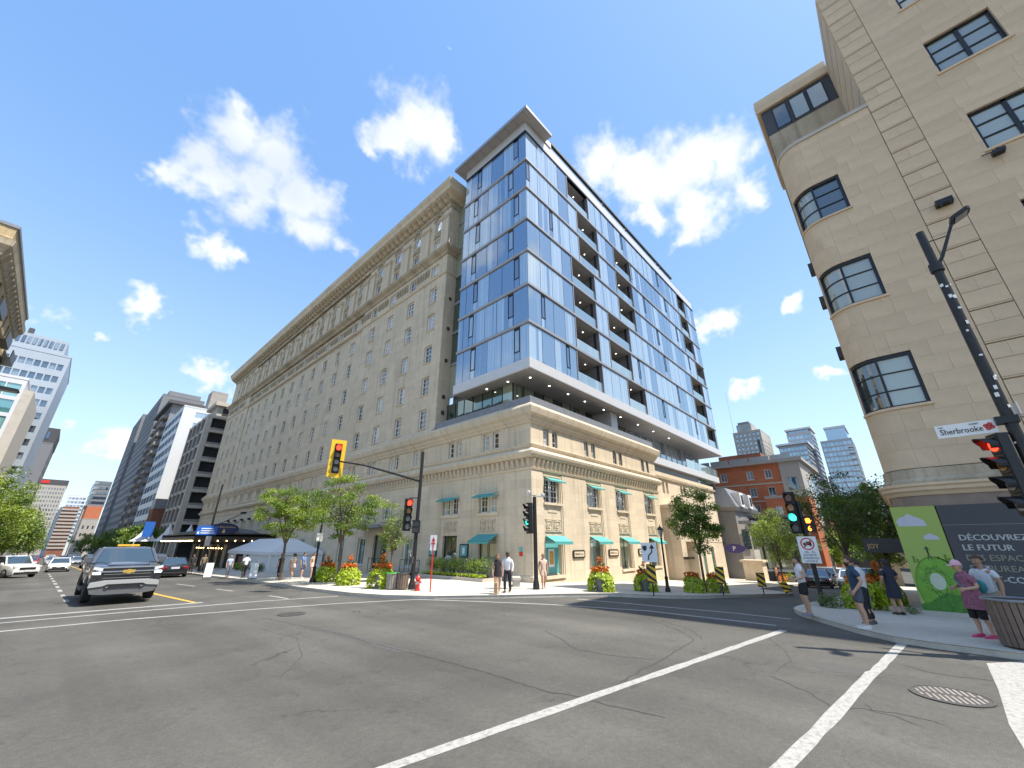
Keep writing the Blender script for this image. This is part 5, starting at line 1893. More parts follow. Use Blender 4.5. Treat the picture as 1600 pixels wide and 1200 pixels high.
def build_side_street():
 # red brick apartment block
 bx = (75, 92, 11.6, 27)
 t = thing('red_brick_apartments', 'red brick apartment block with pale bands behind the low wing', 'building', (75, 11, -3), wb=True)
 ops = []
 zr = [(11.6, 13.0), (8.9, 10.3), (6.4, 7.7), (3.6, 4.9), (.8, 2.1)]
 for z0, z1 in zr:
  for y in (13.6, 16.2, 20.2, 22.8):
   ops.append((y - .5, y + .5, z0, z1))
 mb = MB(); wallgrid(mb, lambda u, d, z: (75 + d, u, z), 11.9, 27, -4, 13.9, ops, .2)
 mb.face([(75, 11.9, -4), (92, 11.9, -4), (92, 11.9, 13.9), (75, 11.9, 13.9)])
 mb.build('wall', MT['brick'], t)
 for a, b, c, d in ops:
  add_window(t, (75, (a + b) / 2, c), RL, 1.0, d - c, 2, 1, sill=True, pmat='fwin')
 for z in (10.75, 8.1, 5.5, 2.8):
  part_box(t, 'pale_band', 'conc', 74.93, 75.02, 11.9, 27, z, z + .2)
 part_box(t, 'pale_corner', 'tower_beige', 74.8, 86, 9.2, 11.9, -4, 13.9)
 for k in range(3):
  for j in range(3):
   part_box(t, 'loggia', 'fwin', 74.72, 74.79, 9.9, 11.2, 2.4 + k * 3.6, 4.2 + k * 3.6) if j == 0 else part_box(t, 'side_window', 'fwin', 77 + j * 2.6, 78.4 + j * 2.6, 9.12, 9.19, 2.4 + k * 3.6, 4.2 + k * 3.6)
 part_box(t, 'cornice', 'tower_beige', 74.4, 92, 8.7, 27, 13.9, 14.35)
 part_box(t, 'roof_house', 'brickD', 77, 88, 14.4, 21, 14.36, 16.2)
 for k in range(5):
  part_box(t, 'roof_rail', 'steel', 74.6, 74.64, 10 + k * 3, 12.8 + k * 3, 14.36, 15.1)
 # lower brick wing in front
 tower('brick_annex', 'lower brick annex with a pale parapet below the apartment block', (70, 75, 8.5, 13.8), -4, 8.1, 'brick', [('-x', 3, 2, .4, .5, -2, 7.8, .3, 'fwin', .2)], roof='tower_beige')
 # victorian greystone row house
 t = thing('greystone_row_house', 'narrow Victorian grey stone house with a bay window and mansard roof', 'building', (56, 15, -2), wb=True)
 part_box(t, 'wall', 'grey', 56, 66, 14.6, 24, -4, 6.2)
 mb = MB(); mb.prism([(56, 0), (57, -1.0), (59.6, -1.0), (60.6, 0)], lambda u, v, d: (u, 14.6 + v, d), -3.4, 4.2); mb.build('bay_window', MT['conc'], t)
 for z0 in (-2.0, 1.4):
  for u in (57.15, 58.05, 58.95):
   part_box(t, 'bay_pane', 'fwin', u, u + .6, 13.56, 13.595, z0, z0 + 2.2)
 for z0 in (-2.0, 1.4):
  q = MB(); q.prism([(56.2, 14.34), (56.8, 13.74), (56.84, 13.78), (56.24, 14.38)], lambda u, v, d: (u - .07, v - .07, d), z0, z0 + 2.2); q.build('side_pane', MT['fwin'], t)
 for z0 in (-1.8, 1.7):
  add_window(t, (56, 15.7, z0), RL, 1.0, 2.2, 2, 2, sill=True, pmat='fwin')
 mb = MB(); mb.hexa([(55.7, 14.2, 6.2), (66, 14.2, 6.2), (66, 24, 6.2), (55.7, 24, 6.2), (56.6, 15.4, 8.6), (66, 15.4, 8.6), (66, 24, 8.6), (56.6, 24, 8.6)]); mb.build('mansard_roof', MT['lead'], t)
 for u in (58, 62):
  q = part_box(t, 'dormer', 'frame', u - .7, u + .7, 14.0, 15.5, 6.3, 8.0)
  part_box(t, 'dormer_window', 'fwin', u - .4, u + .4, 13.95, 13.99, 6.6, 7.7)
 mb = MB(); mb.sweep([(56, 24), (56, 14.6), (66, 14.6)], [(-.05, 5.7), (.3, 5.8), (.45, 6.2), (-.05, 6.25)]); mb.build('cornice', MT['grey'], t)
 part_box(t, 'balcony', 'lead', 56.8, 60, 13.2, 14.6, 4.2, 4.6)
 # dark grey restaurant with a terrace
 t = thing('dark_restaurant', 'dark grey flat-roofed restaurant with a raised terrace', 'building', (62, 10, -2.5), wb=True)
 part_box(t, 'wall', 'dgrey', 62, 72, 10.2, 16, -4, 5.1)
 part_box(t, 'roof_trim', 'grey', 61.9, 72, 10.0, 16.1, 5.1, 5.4)
 for k in range(3):
  o = part_box(t, 'window', 'green_glass', 61.9, 61.98, 10.8 + k * 1.5, 12.0 + k * 1.5, -.9, 1.6)
  part_box(t, 'window_head', 'grey', 61.8, 62, 10.6 + k * 1.5, 12.2 + k * 1.5, 1.6, 1.9)
 part_box(t, 'upper_window', 'fwin', 61.92, 61.98, 11.0, 14.5, 2.6, 4.1)
 part_box(t, 'terrace', 'dgrey', 56, 62, 9.4, 13.4, -3.5, -.9)
 for k in range(7):
  part_box(t, 'stair_step', 'dgrey', 52.6 + k * .48, 53.1 + k * .48, 11.4, 13.2, -2.4, -2.2 + k * .19)
 mb = MB()
 mb.bar((52.5, 11.3, -1.2), (56.2, 11.3, .4), .06); mb.bar((52.5, 11.3, -2.4), (52.5, 11.3, -1.2), .06); mb.bar((56.2, 9.3, .4), (56.2, 11.3, .4), .06); mb.bar((56.2, 9.3, .4), (62, 9.3, .4), .06)
 for k in range(9):
  mb.bar((52.5 + k * .46, 11.3, -2.2 + k * .19), (52.5 + k * .46, 11.3, -1.2 + k * .199), .03)
 for k in range(14):
  mb.bar((56.2 + k * .44, 9.3, -.9), (56.2 + k * .44, 9.3, .4), .03)
 mb.build('iron_railing', MT['black'], t)
 part_box(t, 'entry_wall', 'lime', 50.6, 52.4, 11.6, 13.4, -2.3, .2)
 part_box(t, 'entry_lintel', 'limeR', 50.4, 52.6, 11.4, 13.6, .2, .4)
 # houses glimpsed through the trees on the right side
 tower('sandstone_terrace', 'warm sandstone terrace with arched windows glimpsed behind the trees', (62, 110, -6, 2.2), -6, 7.5, 'lime', [('-x', 3, 4, .45, .55, -3, 7, .4, 'fwin', .3)], roof='lead')
 tower('brick_terrace', 'brown brick terrace far down the side street', (112, 150, 11, 24), -8, 7, 'brickD', [('-x', 4, 5, .4, .5, -5, 6.5, .4, 'fwin', .3), ('-y', 4, 9, .4, .5, -5, 6.5, .4, 'fwin', .3)], roof='lead')
 tower('end_block', 'tan block closing the far end of the side street', (190, 215, -12, 24), -12, 8, 'tower_beige', [('-x', 5, 9, .45, .5, -8, 7.5, .4, 'fwin', .3)])
 tower('dark_gable_house', 'dark slate-roofed house behind the right-hand trees', (120, 150, 5, 12.5), -8, 11.5, 'dgrey', [('-x', 4, 3, .4, .5, -2, 14, .4, 'fwin', .3)])
 # three towers beyond
 t = tower('pale_tower', 'pale grey high-rise with ribbed balconies and a stepped crown', (260, 285, 46, 60.4), -10, 62.5, 'tower_beige',
              [('-x', 22, 6, .55, .6, 4, 62, .4, 'fblue', .5), ('-y', 20, 6, .3, .45, 4, 58, .5, 'fwin', .3)])
 part_box(t, 'crown', 'tower_beige', 262, 280, 50.5, 58.2, 62.9, 67.5)
 part_box(t, 'crown_top', 'tower_grey', 263, 278, 51.5, 57.4, 67.5, 69.2)
 for k in range(4):
  part_box(t, 'crown_window', 'fwin', 261.9, 261.99, 51.2 + k * 1.7, 52.2 + k * 1.7, 64, 66.5)
 mb = MB(); mb.cyl((268, 61.5, 40), (268, 61.5, 92), .16, .06, 6); mb.build('mast', MT['steel'], t)
 part_box(t, 'dark_strip', 'dgrey', 259.9, 261, 47.5, 48.6, 10, 57)
 t = tower('twin_glass_tower', 'blue glass high-rise with an overhanging roof slab, middle one of the far towers', (260, 280, 26.5, 39.2), -10, 51, 'alu',
              [('-x', 18, 7, .9, .72, 4, 50.5, .2, 'fblue', .3), ('-y', 18, 8, .9, .72, 4, 50.5, .2, 'fblue', .3)])
 part_box(t, 'roof_slab', 'tower_white', 258.5, 281, 25.4, 40.2, 51.4, 52.4)
 t2 = tower('rear_glass_tower', 'taller glass high-rise standing behind the middle tower', (282, 300, 25, 37), -10, 62, 'alu',
               [('-x', 20, 6, .9, .7, 4, 61, .2, 'fblue', .3), ('-y', 20, 6, .9, .7, 4, 61, .2, 'fblue', .3)])
 part_box(t2, 'roof_slab', 'tower_white', 281, 301, 24.6, 37.5, 64, 64.8)
 part_box(t2, 'plant_room', 'fblue', 283, 299, 26, 36, 62.4, 64)
 t = tower('right_glass_tower', 'blue glass high-rise with small balconies, rightmost of the far towers', (240, 262, 7, 18.8), -10, 47.2, 'alu',
              [('-x', 18, 7, .88, .72, 4, 46.8, .3, 'fblue', .3), ('-y', 18, 8, .8, .7, 4, 46.8, .3, 'fblue', .3)])
 part_box(t, 'upper_block', 'fblue', 242, 260, 8.2, 16, 47.56, 53.2)
 part_box(t, 'upper_slab', 'tower_white', 241.6, 260.4, 7.9, 16.3, 53.2, 54.2)
 for k in range(14):
  part_box(t, 'balcony', 'aluw', 238.6, 240, 7.2, 9.4, 8 + k * 2.7, 8.5 + k * 2.7)
 t = tower('dark_glass_tower', 'slim dark glass tower between the middle and right towers', (300, 315, 18.8, 24.6), -10, 38, 'alu', [('-x', 14, 4, .9, .7, 3, 37, .2, 'fwin', .3)])


build_avenue_right()
build_avenue_left()
build_side_street()

# ------------------------------------------------------------------ street furniture
LENS = dict(red_on=M('lens_red_lit', (1.0, .03, .012), .3, var=.05, emit=1.6), red=M('lens_red', (.16, .012, .008), .25, var=.2, coat=.5),
   amber=M('lens_amber', (.40, .15, .012), .25, var=.2, coat=.5), amber_dim=M('lens_brown', (.16, .055, .02), .25, var=.2, coat=.5),
   green_on=M('lens_green_lit', (.03, .85, .52), .3, var=.05, emit=1.3), clear=M('lens_clear', (.22, .22, .23), .2, var=.25, scale=30, coat=.6),
   off=M('lens_off', (.02, .022, .022), .2, coat=.5), orange=M('led_orange', (1.0, .22, .02), .4, var=0, emit=2.0))


def signal_head(t, loc, rz, lens, back=None, r=.13, pitch=.36, visor=.22, arrow=True):
 """stacked lamps in one housing, looking along local -Y; loc is the foot of the housing"""
 n = len(lens)
 h = n * pitch + .06
 hb = MB()
 hb.box(-.17, .17, 0, .2, 0, h)
 for k in range(n):
  hb.box(-.15, .15, -.02, 0, .04 + k * pitch, .02 + (k + 1) * pitch)
 head = hb.build('signal_head', MT['black'], None, bevel=.018)
 head.parent = t
 if t.get('_wb'):
  head.matrix_parent_inverse = Matrix.Translation(-Vector(t.location))
 head.location = loc
 head.rotation_euler = (0, 0, rz)
 if back:
  b = MB(); b.box(-.36, .36, .05, .07, -.2, h + .2); b.build('backplate', MT[back], head)
 for i, l in enumerate(lens):
  z = h - .03 - pitch * (i + .5)
  d = MB()
  d.prism([(r * math.cos(a), z + r * math.sin(a)) for a in [2 * math.pi * k / 20 for k in range(20)]], lambda u, v, q: (u, q, v), -.035, -.02)
  d.build('lens', LENS[l], head)
  v = MB()
  m = 14
  for k in range(m):
   a0, a1 = R(-35) + R(250) * k / m, R(-35) + R(250) * (k + 1) / m
   c = lambda a, q: ((r + .02) * math.cos(a), z + (r + .02) * math.sin(a))
   def dep(a):
    return -.03 - visor * (.45 + .55 * max(0, math.sin(a)))
   p = [((r + .018) * math.cos(a), z + (r + .018) * math.sin(a)) for a in (a0, a1)]
   q = [((r + .004) * math.cos(a), z + (r + .004) * math.sin(a)) for a in (a0, a1)]
   v.hexa([(p[0][0], -.02, p[0][1]), (p[1][0], -.02, p[1][1]), (q[1][0], -.02, q[1][1]), (q[0][0], -.02, q[0][1]),
     (p[0][0], dep(a0), p[0][1]), (p[1][0], dep(a1), p[1][1]), (q[1][0], dep(a1), q[1][1]), (q[0][0], dep(a0), q[0][1])])
  v.build('visor', MT['black'], head)
 return head


def ped_signal(t, loc, rz, lit=False):
 b = MB(); b.box(-.17, .17, 0, .16, 0, .56); b.box(-.19, .19, -.08, 0, .54, .58); b.box(-.19, .19, -.08, 0, .27, .30)
 o = b.build('pedestrian_signal', MT['black'])
 o.parent = t
 if t.get('_wb'):
  o.matrix_parent_inverse = Matrix.Translation(-Vector(t.location))
 o.location = loc; o.rotation_euler = (0, 0, rz)
 f = lambda u, v, d: (u, d, v)
 if lit:
  hnd = MB()
  hnd.prism([(-.06, .33), (.06, .33), (.075, .42), (-.075, .42)], f, -.012, -.004)
  for k in range(4):
   hnd.box(-.073 + k * .038, -.046 + k * .038, -.012, -.004, .42, .49 + .012 * (1 if k in (1, 2) else 0))
  hnd.bar((.07, -.008, .36), (.115, -.008, .43), .028, .008)
  hnd.build('hand_symbol', LENS['orange'], o)
  me = text_mesh('6', .26, .003, 'CENTER')
  me.transform(Matrix.Rotation(math.pi / 2, 4, 'X')); me.transform(Matrix.Translation((0, -.008, .05)))
  me.materials.clear(); me.materials.append(LENS['orange'])
  put('countdown_digit', me, o)
 else:
  p = MB(); p.box(-.13, .13, -.01, 0, .31, .52); p.box(-.13, .13, -.01, 0, .04, .25); p.build('dark_face', LENS['off'], o)
 return o


def pole(t, x, y, z0, z1, r0, r1=None, mat='grime', base=.0):
 mb = MB()
 r1 = r1 or r0
 if base:
  mb.lathe([(base, 0), (base, .18), (r0 * 1.25, .3), (r0, .42), (r0, .5), (r1, z1 - z0)], (x, y, z0), 14)
 else:
  mb.cyl((x, y, z0), (x, y, z1), r0, r1, 14)
 return mb.build('pole', MT[mat], t, smooth=True)


def build_signals():
 # A: mast arm over the avenue
 x, y = 11.84, 17.16
 t = thing('traffic_signal', 'black traffic signal pole whose long arm carries a yellow-backed red signal', 'traffic light', (x, y, SW), wb=True, group='traffic signals at the crossing')
 pole(t, x, y, SW, 6.45, .10, .075, base=.17)
 e = (8.85, 20.35, 5.98)
 mb = MB(); mb.tube([(x, y, 4.95), (x - .9, y + .95, 5.32), (x - 2.0, y + 2.12, 5.75), e], [.06, .055, .045, .04], 10); mb.build('mast_arm', MT['grime'], t, smooth=True)
 signal_head(t, (8.82, 20.25, 5.35), R(-14), ['red_on', 'amber_dim', 'clear', 'clear'], 'yellow')
 signal_head(t, (11.47, 17.42, 2.62), R(-14), ['red_on', 'amber', 'clear', 'clear'])
 ped_signal(t, (11.66, 16.98, 2.52), R(-50))
 mb = MB(); mb.bar((11.5, 17.5, 4.15), (x, y, 4.15), .04); mb.bar((11.5, 17.5, 2.75), (x, y, 2.75), .04); mb.build('bracket', MT['grime'], t)
 mb = MB(); mb.box(x - .14, x - .05, y - .06, y + .06, 1.2, 1.5); mb.build('push_button', MT['dgrey'], t)
 # B: pole at the hotel corner
 x, y = 15.7, 12.98
 t = thing('traffic_signal', 'black traffic signal pole at the hotel corner with white camera domes on top', 'traffic light', (x, y, SW), wb=True, group='traffic signals at the crossing')
 pole(t, x, y, SW, 4.2, .10, .09, base=.15)
 signal_head(t, (15.42, 13.2, 2.5), R(-112), ['amber_dim', 'amber_dim', 'green_on', 'clear'], pitch=.34)
 mb = MB(); mb.bar((15.5, 13.2, 3.7), (x, y, 3.7), .04); mb.bar((15.5, 13.2, 2.6), (x, y, 2.6), .04)
 mb.bar((15.55, 13.15, 4.3), (15.98, 12.68, 4.2), .035); mb.bar((x, y, 4.15), (x, y, 4.3), .05); mb.build('bracket', MT['steel'], t)
 for p in ((15.5, 13.2, 4.42), (15.98, 12.68, 4.28)):
  mb = MB(); mb.lathe([(.02, .1), (.1, .08), (.1, 0), (.09, -.03), (.06, -.09), (.01, -.11)], p, 12); mb.build('camera_dome', MT['white'], t, smooth=True)
 # C: signal on the near side of the side street
 x, y = 19.39, 2.76
 z0 = zs(x, y)
 t = thing('traffic_signal', 'black signal pole with a lit green lamp and an orange hand, above a no-trucks sign', 'traffic light', (x, y, z0), wb=True, group='traffic signals at the crossing')
 pole(t, x, y, z0, 3.6, .075, .075, base=.12)
 f = R(-90)
 signal_head(t, (x - .22, y + .22, 2.42), f - .1, ['red', 'amber', 'green_on', 'off'], pitch=.37)
 ped_signal(t, (x - .14, y - .20, 2.46), f - .1, True)
 mb = MB(); mb.bar((x, y, 2.6), (x - .1, y + .2, 2.6), .04); mb.bar((x, y, 3.5), (x - .1, y + .2, 3.5), .04); mb.build('bracket', MT['grime'], t)
 sx = x - .12
 mb = MB(); mb.box(sx - .01, sx, y - .30, y + .30, 1.40, 2.32); s = mb.build('no_trucks_sign', MT['white'], t)
 cz = 2.06
 mb = MB()
 for k in range(24):
  a0, a1 = 2 * math.pi * k / 24, 2 * math.pi * (k + 1) / 24
  mb.prism([(q * math.cos(a), cz + q * math.sin(a)) for q, a in ((.215, a0), (.215, a1), (.175, a1), (.175, a0))], lambda u, v, d: (sx - .01 - d, y + u, v), 0, .005)
 mb.bar((sx - .0145, y + .13, cz - .13), (sx - .0145, y - .13, cz + .13), .035, .006, up=(1, 0, 0))
 mb.build('red_ring', MT['red'], s)
 mb = MB()
 mb.box(sx - .013, sx - .01, y - .13, y + .04, cz - .05, cz + .08); mb.box(sx - .013, sx - .01, y + .05, y + .13, cz - .05, cz + .04)
 for yy in (-.09, .08):
  mb.prism([(yy + .03 * math.cos(a), cz - .06 + .03 * math.sin(a)) for a in [2 * math.pi * k / 10 for k in range(10)]], lambda u, v, d: (sx - .01 - d, y + u, v), 0, .004)
 mb.build('truck_symbol', MT['sblack'], s)
 for k, w in enumerate(('19h - 7h', 'EXCEPTÉ', 'LIVRAISON', 'LOCALE')):
  place_text('lettering', w, .10, MT['sblack'], s, (sx - .012, y, 1.74 - k * .10), (0, -1, 0), align='CENTER')
 # D: tall lamp post at the near right kerb
 x, y = 13.75, -2.35
 t = thing('street_lamp', 'tall black lamp post with street name sign and signal head at the right edge', 'street lamp', (x, y, SW), wb=True)
 pole(t, x, y, SW, 9.9, .115, .085, base=.2)
 mb = MB(); mb.tube([(x, y, 8.75), (x, y - .18, 9.0), (x, y - .48, 9.62), (x, y - .60, 9.86)], [.045, .04, .035, .035], 8); mb.bar((x, y, 9.55), (x, y - .44, 9.55), .02); mb.build('lamp_arm', MT['grime'], t)
 mb = MB(); mb.lathe([(.135, -.12), (.135, .0), (.13, .12)], (x, y, 8.75), 12); mb.build('arm_collar', MT['grime'], t)
 mb = MB()
 mb.prism([(-.16, -.05), (.16, -.05), (.2, .1), (.2, .5), (.1, .6), (-.1, .6), (-.2, .5), (-.2, .1)], lambda u, v, d: (x + u * .95 - .02, y - .60 - v * .62, 9.86 + v * .28 + d), 0, .09)
 hd = mb.build('lamp_head', MT['grime'], t)
 mb = MB(); mb.prism([(-.14, .1), (.14, .1), (.14, .5), (-.14, .5)], lambda u, v, d: (x + u * .95 - .02, y - .60 - v * .62, 9.86 + v * .28 + d), -.02, -.002); mb.build('lamp_glass', MT['steel'], hd)
 signal_head(t, (x - .06, y + .38, 2.62), R(203), ['red_on', 'amber', 'clear', 'clear'], pitch=.42, visor=.3, r=.14)
 mb = MB(); mb.bar((x, y + .42, 4.3), (x, y, 4.36), .05); mb.bar((x, y + .42, 2.8), (x, y, 2.8), .05); mb.build('bracket', MT['grime'], t)
 mb = MB(); mb.box(x - .13, x + .13, y - .13, y + .22, 4.56, 4.72); mb.build('sign_clamp', MT['black'], t)
 mb = MB(); mb.box(x - .012, x + .012, y + .22, y + 1.18, 4.40, 4.70); s = mb.build('street_name_sign', MT['white'], t)
 place_text('lettering', 'Sherbrooke', .19, MT['sblack'], s, (x - .018, y + 1.12, 4.47), (0, -1, 0), xscale=.76)
 place_text('lettering', 'rue', .06, MT['sblack'], s, (x - .018, y + 1.13, 4.63), (0, -1, 0))
 place_text('lettering', 'OUEST', .05, MT['sblack'], s, (x - .018, y + .62, 4.63), (0, -1, 0))
 mb = MB()
 for k in range(4):
  a = k * math.pi / 2 + .4
  c = (y + .33 + .05 * math.cos(a), 4.55 + .05 * math.sin(a))
  mb.prism([(c[0] + .045 * math.cos(b), c[1] + .045 * math.sin(b)) for b in [2 * math.pi * q / 10 for q in range(10)]], lambda u, v, d: (x - .012 - d, u, v), 0, .004)
 mb.build('city_emblem', MT['red'], s)
 mb = MB(); mb.box(x - .1, x + .86, y - .20, y - .18, 4.72, 5.0); mb.build('street_name_sign', MT['white'], t)
 rnd = random.Random(2)
 for k in range(16):
  z = rnd.uniform(2.8, 8.4); a = math.pi + rnd.uniform(-.9, .9); w = rnd.uniform(.015, .04); h = rnd.uniform(.015, .05)
  c = Vector((x + .113 * math.cos(a), y + .113 * math.sin(a), z))
  nn = Vector((math.cos(a), math.sin(a), 0)); tt = Vector((-math.sin(a), math.cos(a), 0))
  b = MB(); b.hexa([c + tt * u * w + nn * q + Vector((0, 0, v * h)) for v in (-1, 1) for u, q in ((-1, 0), (1, 0), (1, .006), (-1, .006))]); b.build('torn_sticker', MT['white'], t)


def sign_board(t, name, mat, c, ang, w, z0, z1, th=.02):
 """upright board whose face looks along ang (bearing)"""
 n = Vector((math.cos(ang), math.sin(ang), 0)); u = Vector((-math.sin(ang), math.cos(ang), 0))
 fn = lambda a, v, d: tuple(Vector((c[0], c[1], 0)) + u * a + n * d + Vector((0, 0, v)))
 mb = MB(); mb.prism([(-w / 2, z0), (w / 2, z0), (w / 2, z1), (-w / 2, z1)], fn, 0, th)
 return mb.build(name, MT[mat], t), fn


TOCAM = lambda x, y: math.atan2(-y, -x)


def build_small():
 # lamp post with a lantern by the hotel's side entrance
 x, y = 20.39, 8.84
 z = zs(x, y)
 t = thing('lantern_post', 'old-fashioned black lantern post outside the side entrance', 'street lamp', (x, y, z))
 mb = MB(); mb.lathe([(.12, 0), (.13, .1), (.08, .2), (.07, .55), (.09, .6), (.05, .68), (.04, 2.3), (.06, 2.34), (.03, 2.4)], n=12); mb.build('post', MT['black'], t, smooth=True)
 mb = MB(); mb.lathe([(.06, 2.4), (.13, 2.72), (.13, 2.73)], n=6); mb.build('lantern_glass', MT['steel'], t)
 mb = MB(); mb.lathe([(.16, 2.73), (.1, 2.84), (.03, 2.9), (.015, 2.98)], n=6); mb.build('lantern_cap', MT['black'], t)
 # lamp post between the trees
 x, y = 10.7, 25.16
 z = zs(x, y)
 t = thing('lamp_post', 'slim black lamp post between the two kerbside trees', 'street lamp', (x, y, z))
 mb = MB(); mb.lathe([(.16, 0), (.17, .15), (.1, .28), (.09, .7), (.11, .76), (.06, .84), (.045, 3.4), (.07, 3.45), (.03, 3.5)], n=12); mb.build('post', MT['black'], t, smooth=True)
 mb = MB(); mb.lathe([(.05, 3.5), (.14, 3.72), (.14, 3.9), (.05, 4.05), (.02, 4.1)], n=8); mb.build('lantern', MT['black'], t)
 mb = MB(); mb.box(-.2, .16, -.07, -.05, 2.15, 2.6); mb.build('parking_sign', MT['white'], t)
 # tall lamp post with blue direction sign
 x, y = 10.42, 49.5
 z = zs(x, y)
 t = thing('lamp_post', 'tall black lamp post with a blue direction sign near the hotel marquee', 'street lamp', (x, y, z))
 mb = MB(); mb.cyl((0, 0, 0), (0, 0, 8.0), .13, .07, 12); mb.lathe([(.24, 0), (.24, .4), (.13, .55)], n=12); mb.build('pole', MT['grime'], t)
 mb = MB(); mb.box(-1.15, .5, -.2, -.16, 3.2, 3.95); mb.box(-.95, .45, -.199, -.161, 3.95, 4.05); s = mb.build('blue_sign', MT['blue'], t)
 for k in range(3):
  b = MB(); b.box(-.8, .35 - .1 * k, -.212, -.2, 3.34 + k * .2, 3.42 + k * .2); b.build('sign_text_line', MT['white'], s)
 b = MB(); b.box(-1.05, -.9, -.212, -.2, 3.3, 3.5); b.build('sign_arrow', MT['white'], s)
 mb = MB(); mb.bar((0, 0, 3.9), (1.9, -2.0, 5.2), .06); mb.box(1.7, 2.1, -2.3, -1.8, 5.15, 5.35); mb.build('lamp_arm', MT['grime'], t)
 mb = MB(); mb.box(-.2, .2, -.15, .15, 2.2, 3.1); mb.build('control_box', MT['conc'], t)
 # lamp reaching in over the road at the left
 x, y = -4.1, 24.6
 t = thing('street_lamp', 'flat street lamp head reaching in at the left edge in front of the teal glass', 'street lamp', (x, y, SW))
 mb = MB(); mb.cyl((0, 0, 0), (0, 0, 7.3), .12, .08, 10); mb.build('pole', MT['grime'], t)
 mb = MB(); mb.tube([(0, 0, 7.0), (.5, 0, 7.55), (1.0, 0, 7.58)], .04, 8); mb.build('lamp_arm', MT['grime'], t)
 mb = MB(); mb.prism([(0, 0), (.25, .09), (.7, .07), (.75, 0), (.7, -.05), (.1, -.05)], lambda u, v, d: (.95 + u, d, 7.58 + v), -.16, .16); mb.build('lamp_head', MT['black'], t)
 # red no-parking post
 x, y = 11.8, 15.71
 t = thing('sign_post', 'thin red post with a small white sign beside the hydrant', 'sign', (x, y, SW), wb=True)
 mb = MB(); mb.cyl((x, y, SW), (x, y, 2.2), .03, .03, 8); mb.build('post', MT['red'], t)
 a = TOCAM(x, y)
 s, fn = sign_board(t, 'sign', 'white', (x, y), a - .3, .30, 1.78, 2.42)
 mb = MB(); mb.prism([(-.03, 1.9), (.03, 1.9), (.03, 2.16), (.09, 2.16), (0, 2.34), (-.09, 2.16), (-.03, 2.16)], fn, .02, .026); mb.prism([(-.1, 2.04), (.1, 2.04), (.1, 2.09), (-.1, 2.09)], fn, .02, .028); mb.build('red_arrow', MT['red'], s)
 # hydrant
 x, y = 11.71, 16.53
 t = thing('fire_hydrant', 'red fire hydrant on the hotel corner pavement', 'hydrant', (x, y, SW))
 mb = MB(); mb.lathe([(.13, 0), (.13, .05), (.09, .06), (.09, .42), (.12, .44), (.12, .48), (.1, .52), (.06, .6), (.02, .63)], n=14); mb.build('barrel', MT['red'], t, smooth=True)
 for s in (-1, 1):
  mb = MB(); mb.cyl((0, 0, .34), (.15 * s, -.02, .34), .05, .05, 10); mb.build('nozzle', MT['red'], t)
 mb = MB(); mb.cyl((0, 0, .32), (-.12, -.12, .32), .065, .065, 10); mb.build('pumper_cap', MT['steel'], t)
 mb = MB(); mb.cyl((0, 0, .62), (0, 0, .67), .03, .03, 5); mb.build('top_nut', MT['steel'], t)
 # slatted bins
 def bin_(x, y, r, h, label, mat, rim, rz=0):
  t = thing('litter_bin', label, 'bin', (x, y, SW), rz, group='slatted litter bins')
  core = MB(); core.lathe([(r * .8, .05), (r * .86, h - .03)], n=14); core.build('liner', MT['sblack'], t)
  n = max(10, int(2 * math.pi * r / .1))
  w = 2 * math.pi * r / n * .86
  sl = MB(); sl.hexa([(-w / 2 * .92, -.012, .04), (w / 2 * .92, -.012, .04), (w / 2 * .92, .012, .04), (-w / 2 * .92, .012, .04), (-w / 2, -.03, h), (w / 2, -.03, h), (w / 2, -.006, h), (-w / 2, -.006, h)])
  me = sl.mesh('slat', MT[mat])
  for k in range(n):
   a = 2 * math.pi * k / n
   put('slat', me, t, (r * .93 * math.sin(a), -r * .93 * math.cos(a), 0), a)
  rm = MB()
  rm.tube([((r + .02) * math.cos(2 * math.pi * k / 24), (r + .02) * math.sin(2 * math.pi * k / 24), h) for k in range(25)], .028, 6, cap=False); rm.build('rim', rim, t, smooth=True)
  ft = MB(); ft.lathe([(r * .7, 0), (r * .7, .06)], n=14); ft.build('foot', MT['dgrey'], t)
 bin_(11.22, 17.86, .25, .68, 'grey slatted litter bin with a green rim near the hydrant', 'woodg', M('green_rim', (.10, .42, .06), .5))
 bin_(11.52, 17.45, .25, .68, 'brown slatted litter bin right beside the signal pole', 'wood', MT['dgrey'])
 bin_(13.98, -1.30, .42, .88, 'large brown slatted litter bin with a grey ring at the right edge', 'wood', MT['lead'])
 # bench
 t = thing('stone_bench', 'short pale stone bench at the end of the planting bed', 'bench', (16.3, 14.75, SW), R(45))
 mb = MB(); mb.box(-.55, .55, -.2, .2, .28, .40); mb.build('seat', MT['conc'], t, bevel=.01)
 for s in (-.42, .42):
  mb = MB(); mb.box(s - .08, s + .08, -.17, .17, 0, .28); mb.build('leg', MT['conc'], t)
 # keep-right sign and hazard markers on the kerb build-out
 def hazard(x, y, zlo, zhi, label, tilt=0, flip=False):
  z = zs(x, y)
  t = thing('hazard_marker', label, 'sign', (x, y, z), wb=True, group='striped hazard markers')
  mb = MB(); mb.cyl((x, y, z), (x, y, zhi - .1), .025, .025, 8); mb.build('post', MT['grime'], t)
  a = TOCAM(x, y)
  n = Vector((math.cos(a), math.sin(a), 0)); u = Vector((-math.sin(a), math.cos(a), 0))
  ct, st = math.cos(tilt), math.sin(tilt)
  zc = (zlo + zhi) / 2
  def fn(p, v, d):
   v -= zc
   p, v = p * ct - v * st, p * st + v * ct
   return tuple(Vector((x, y, zc + v)) + u * p + n * (d + .03))
  w = .36
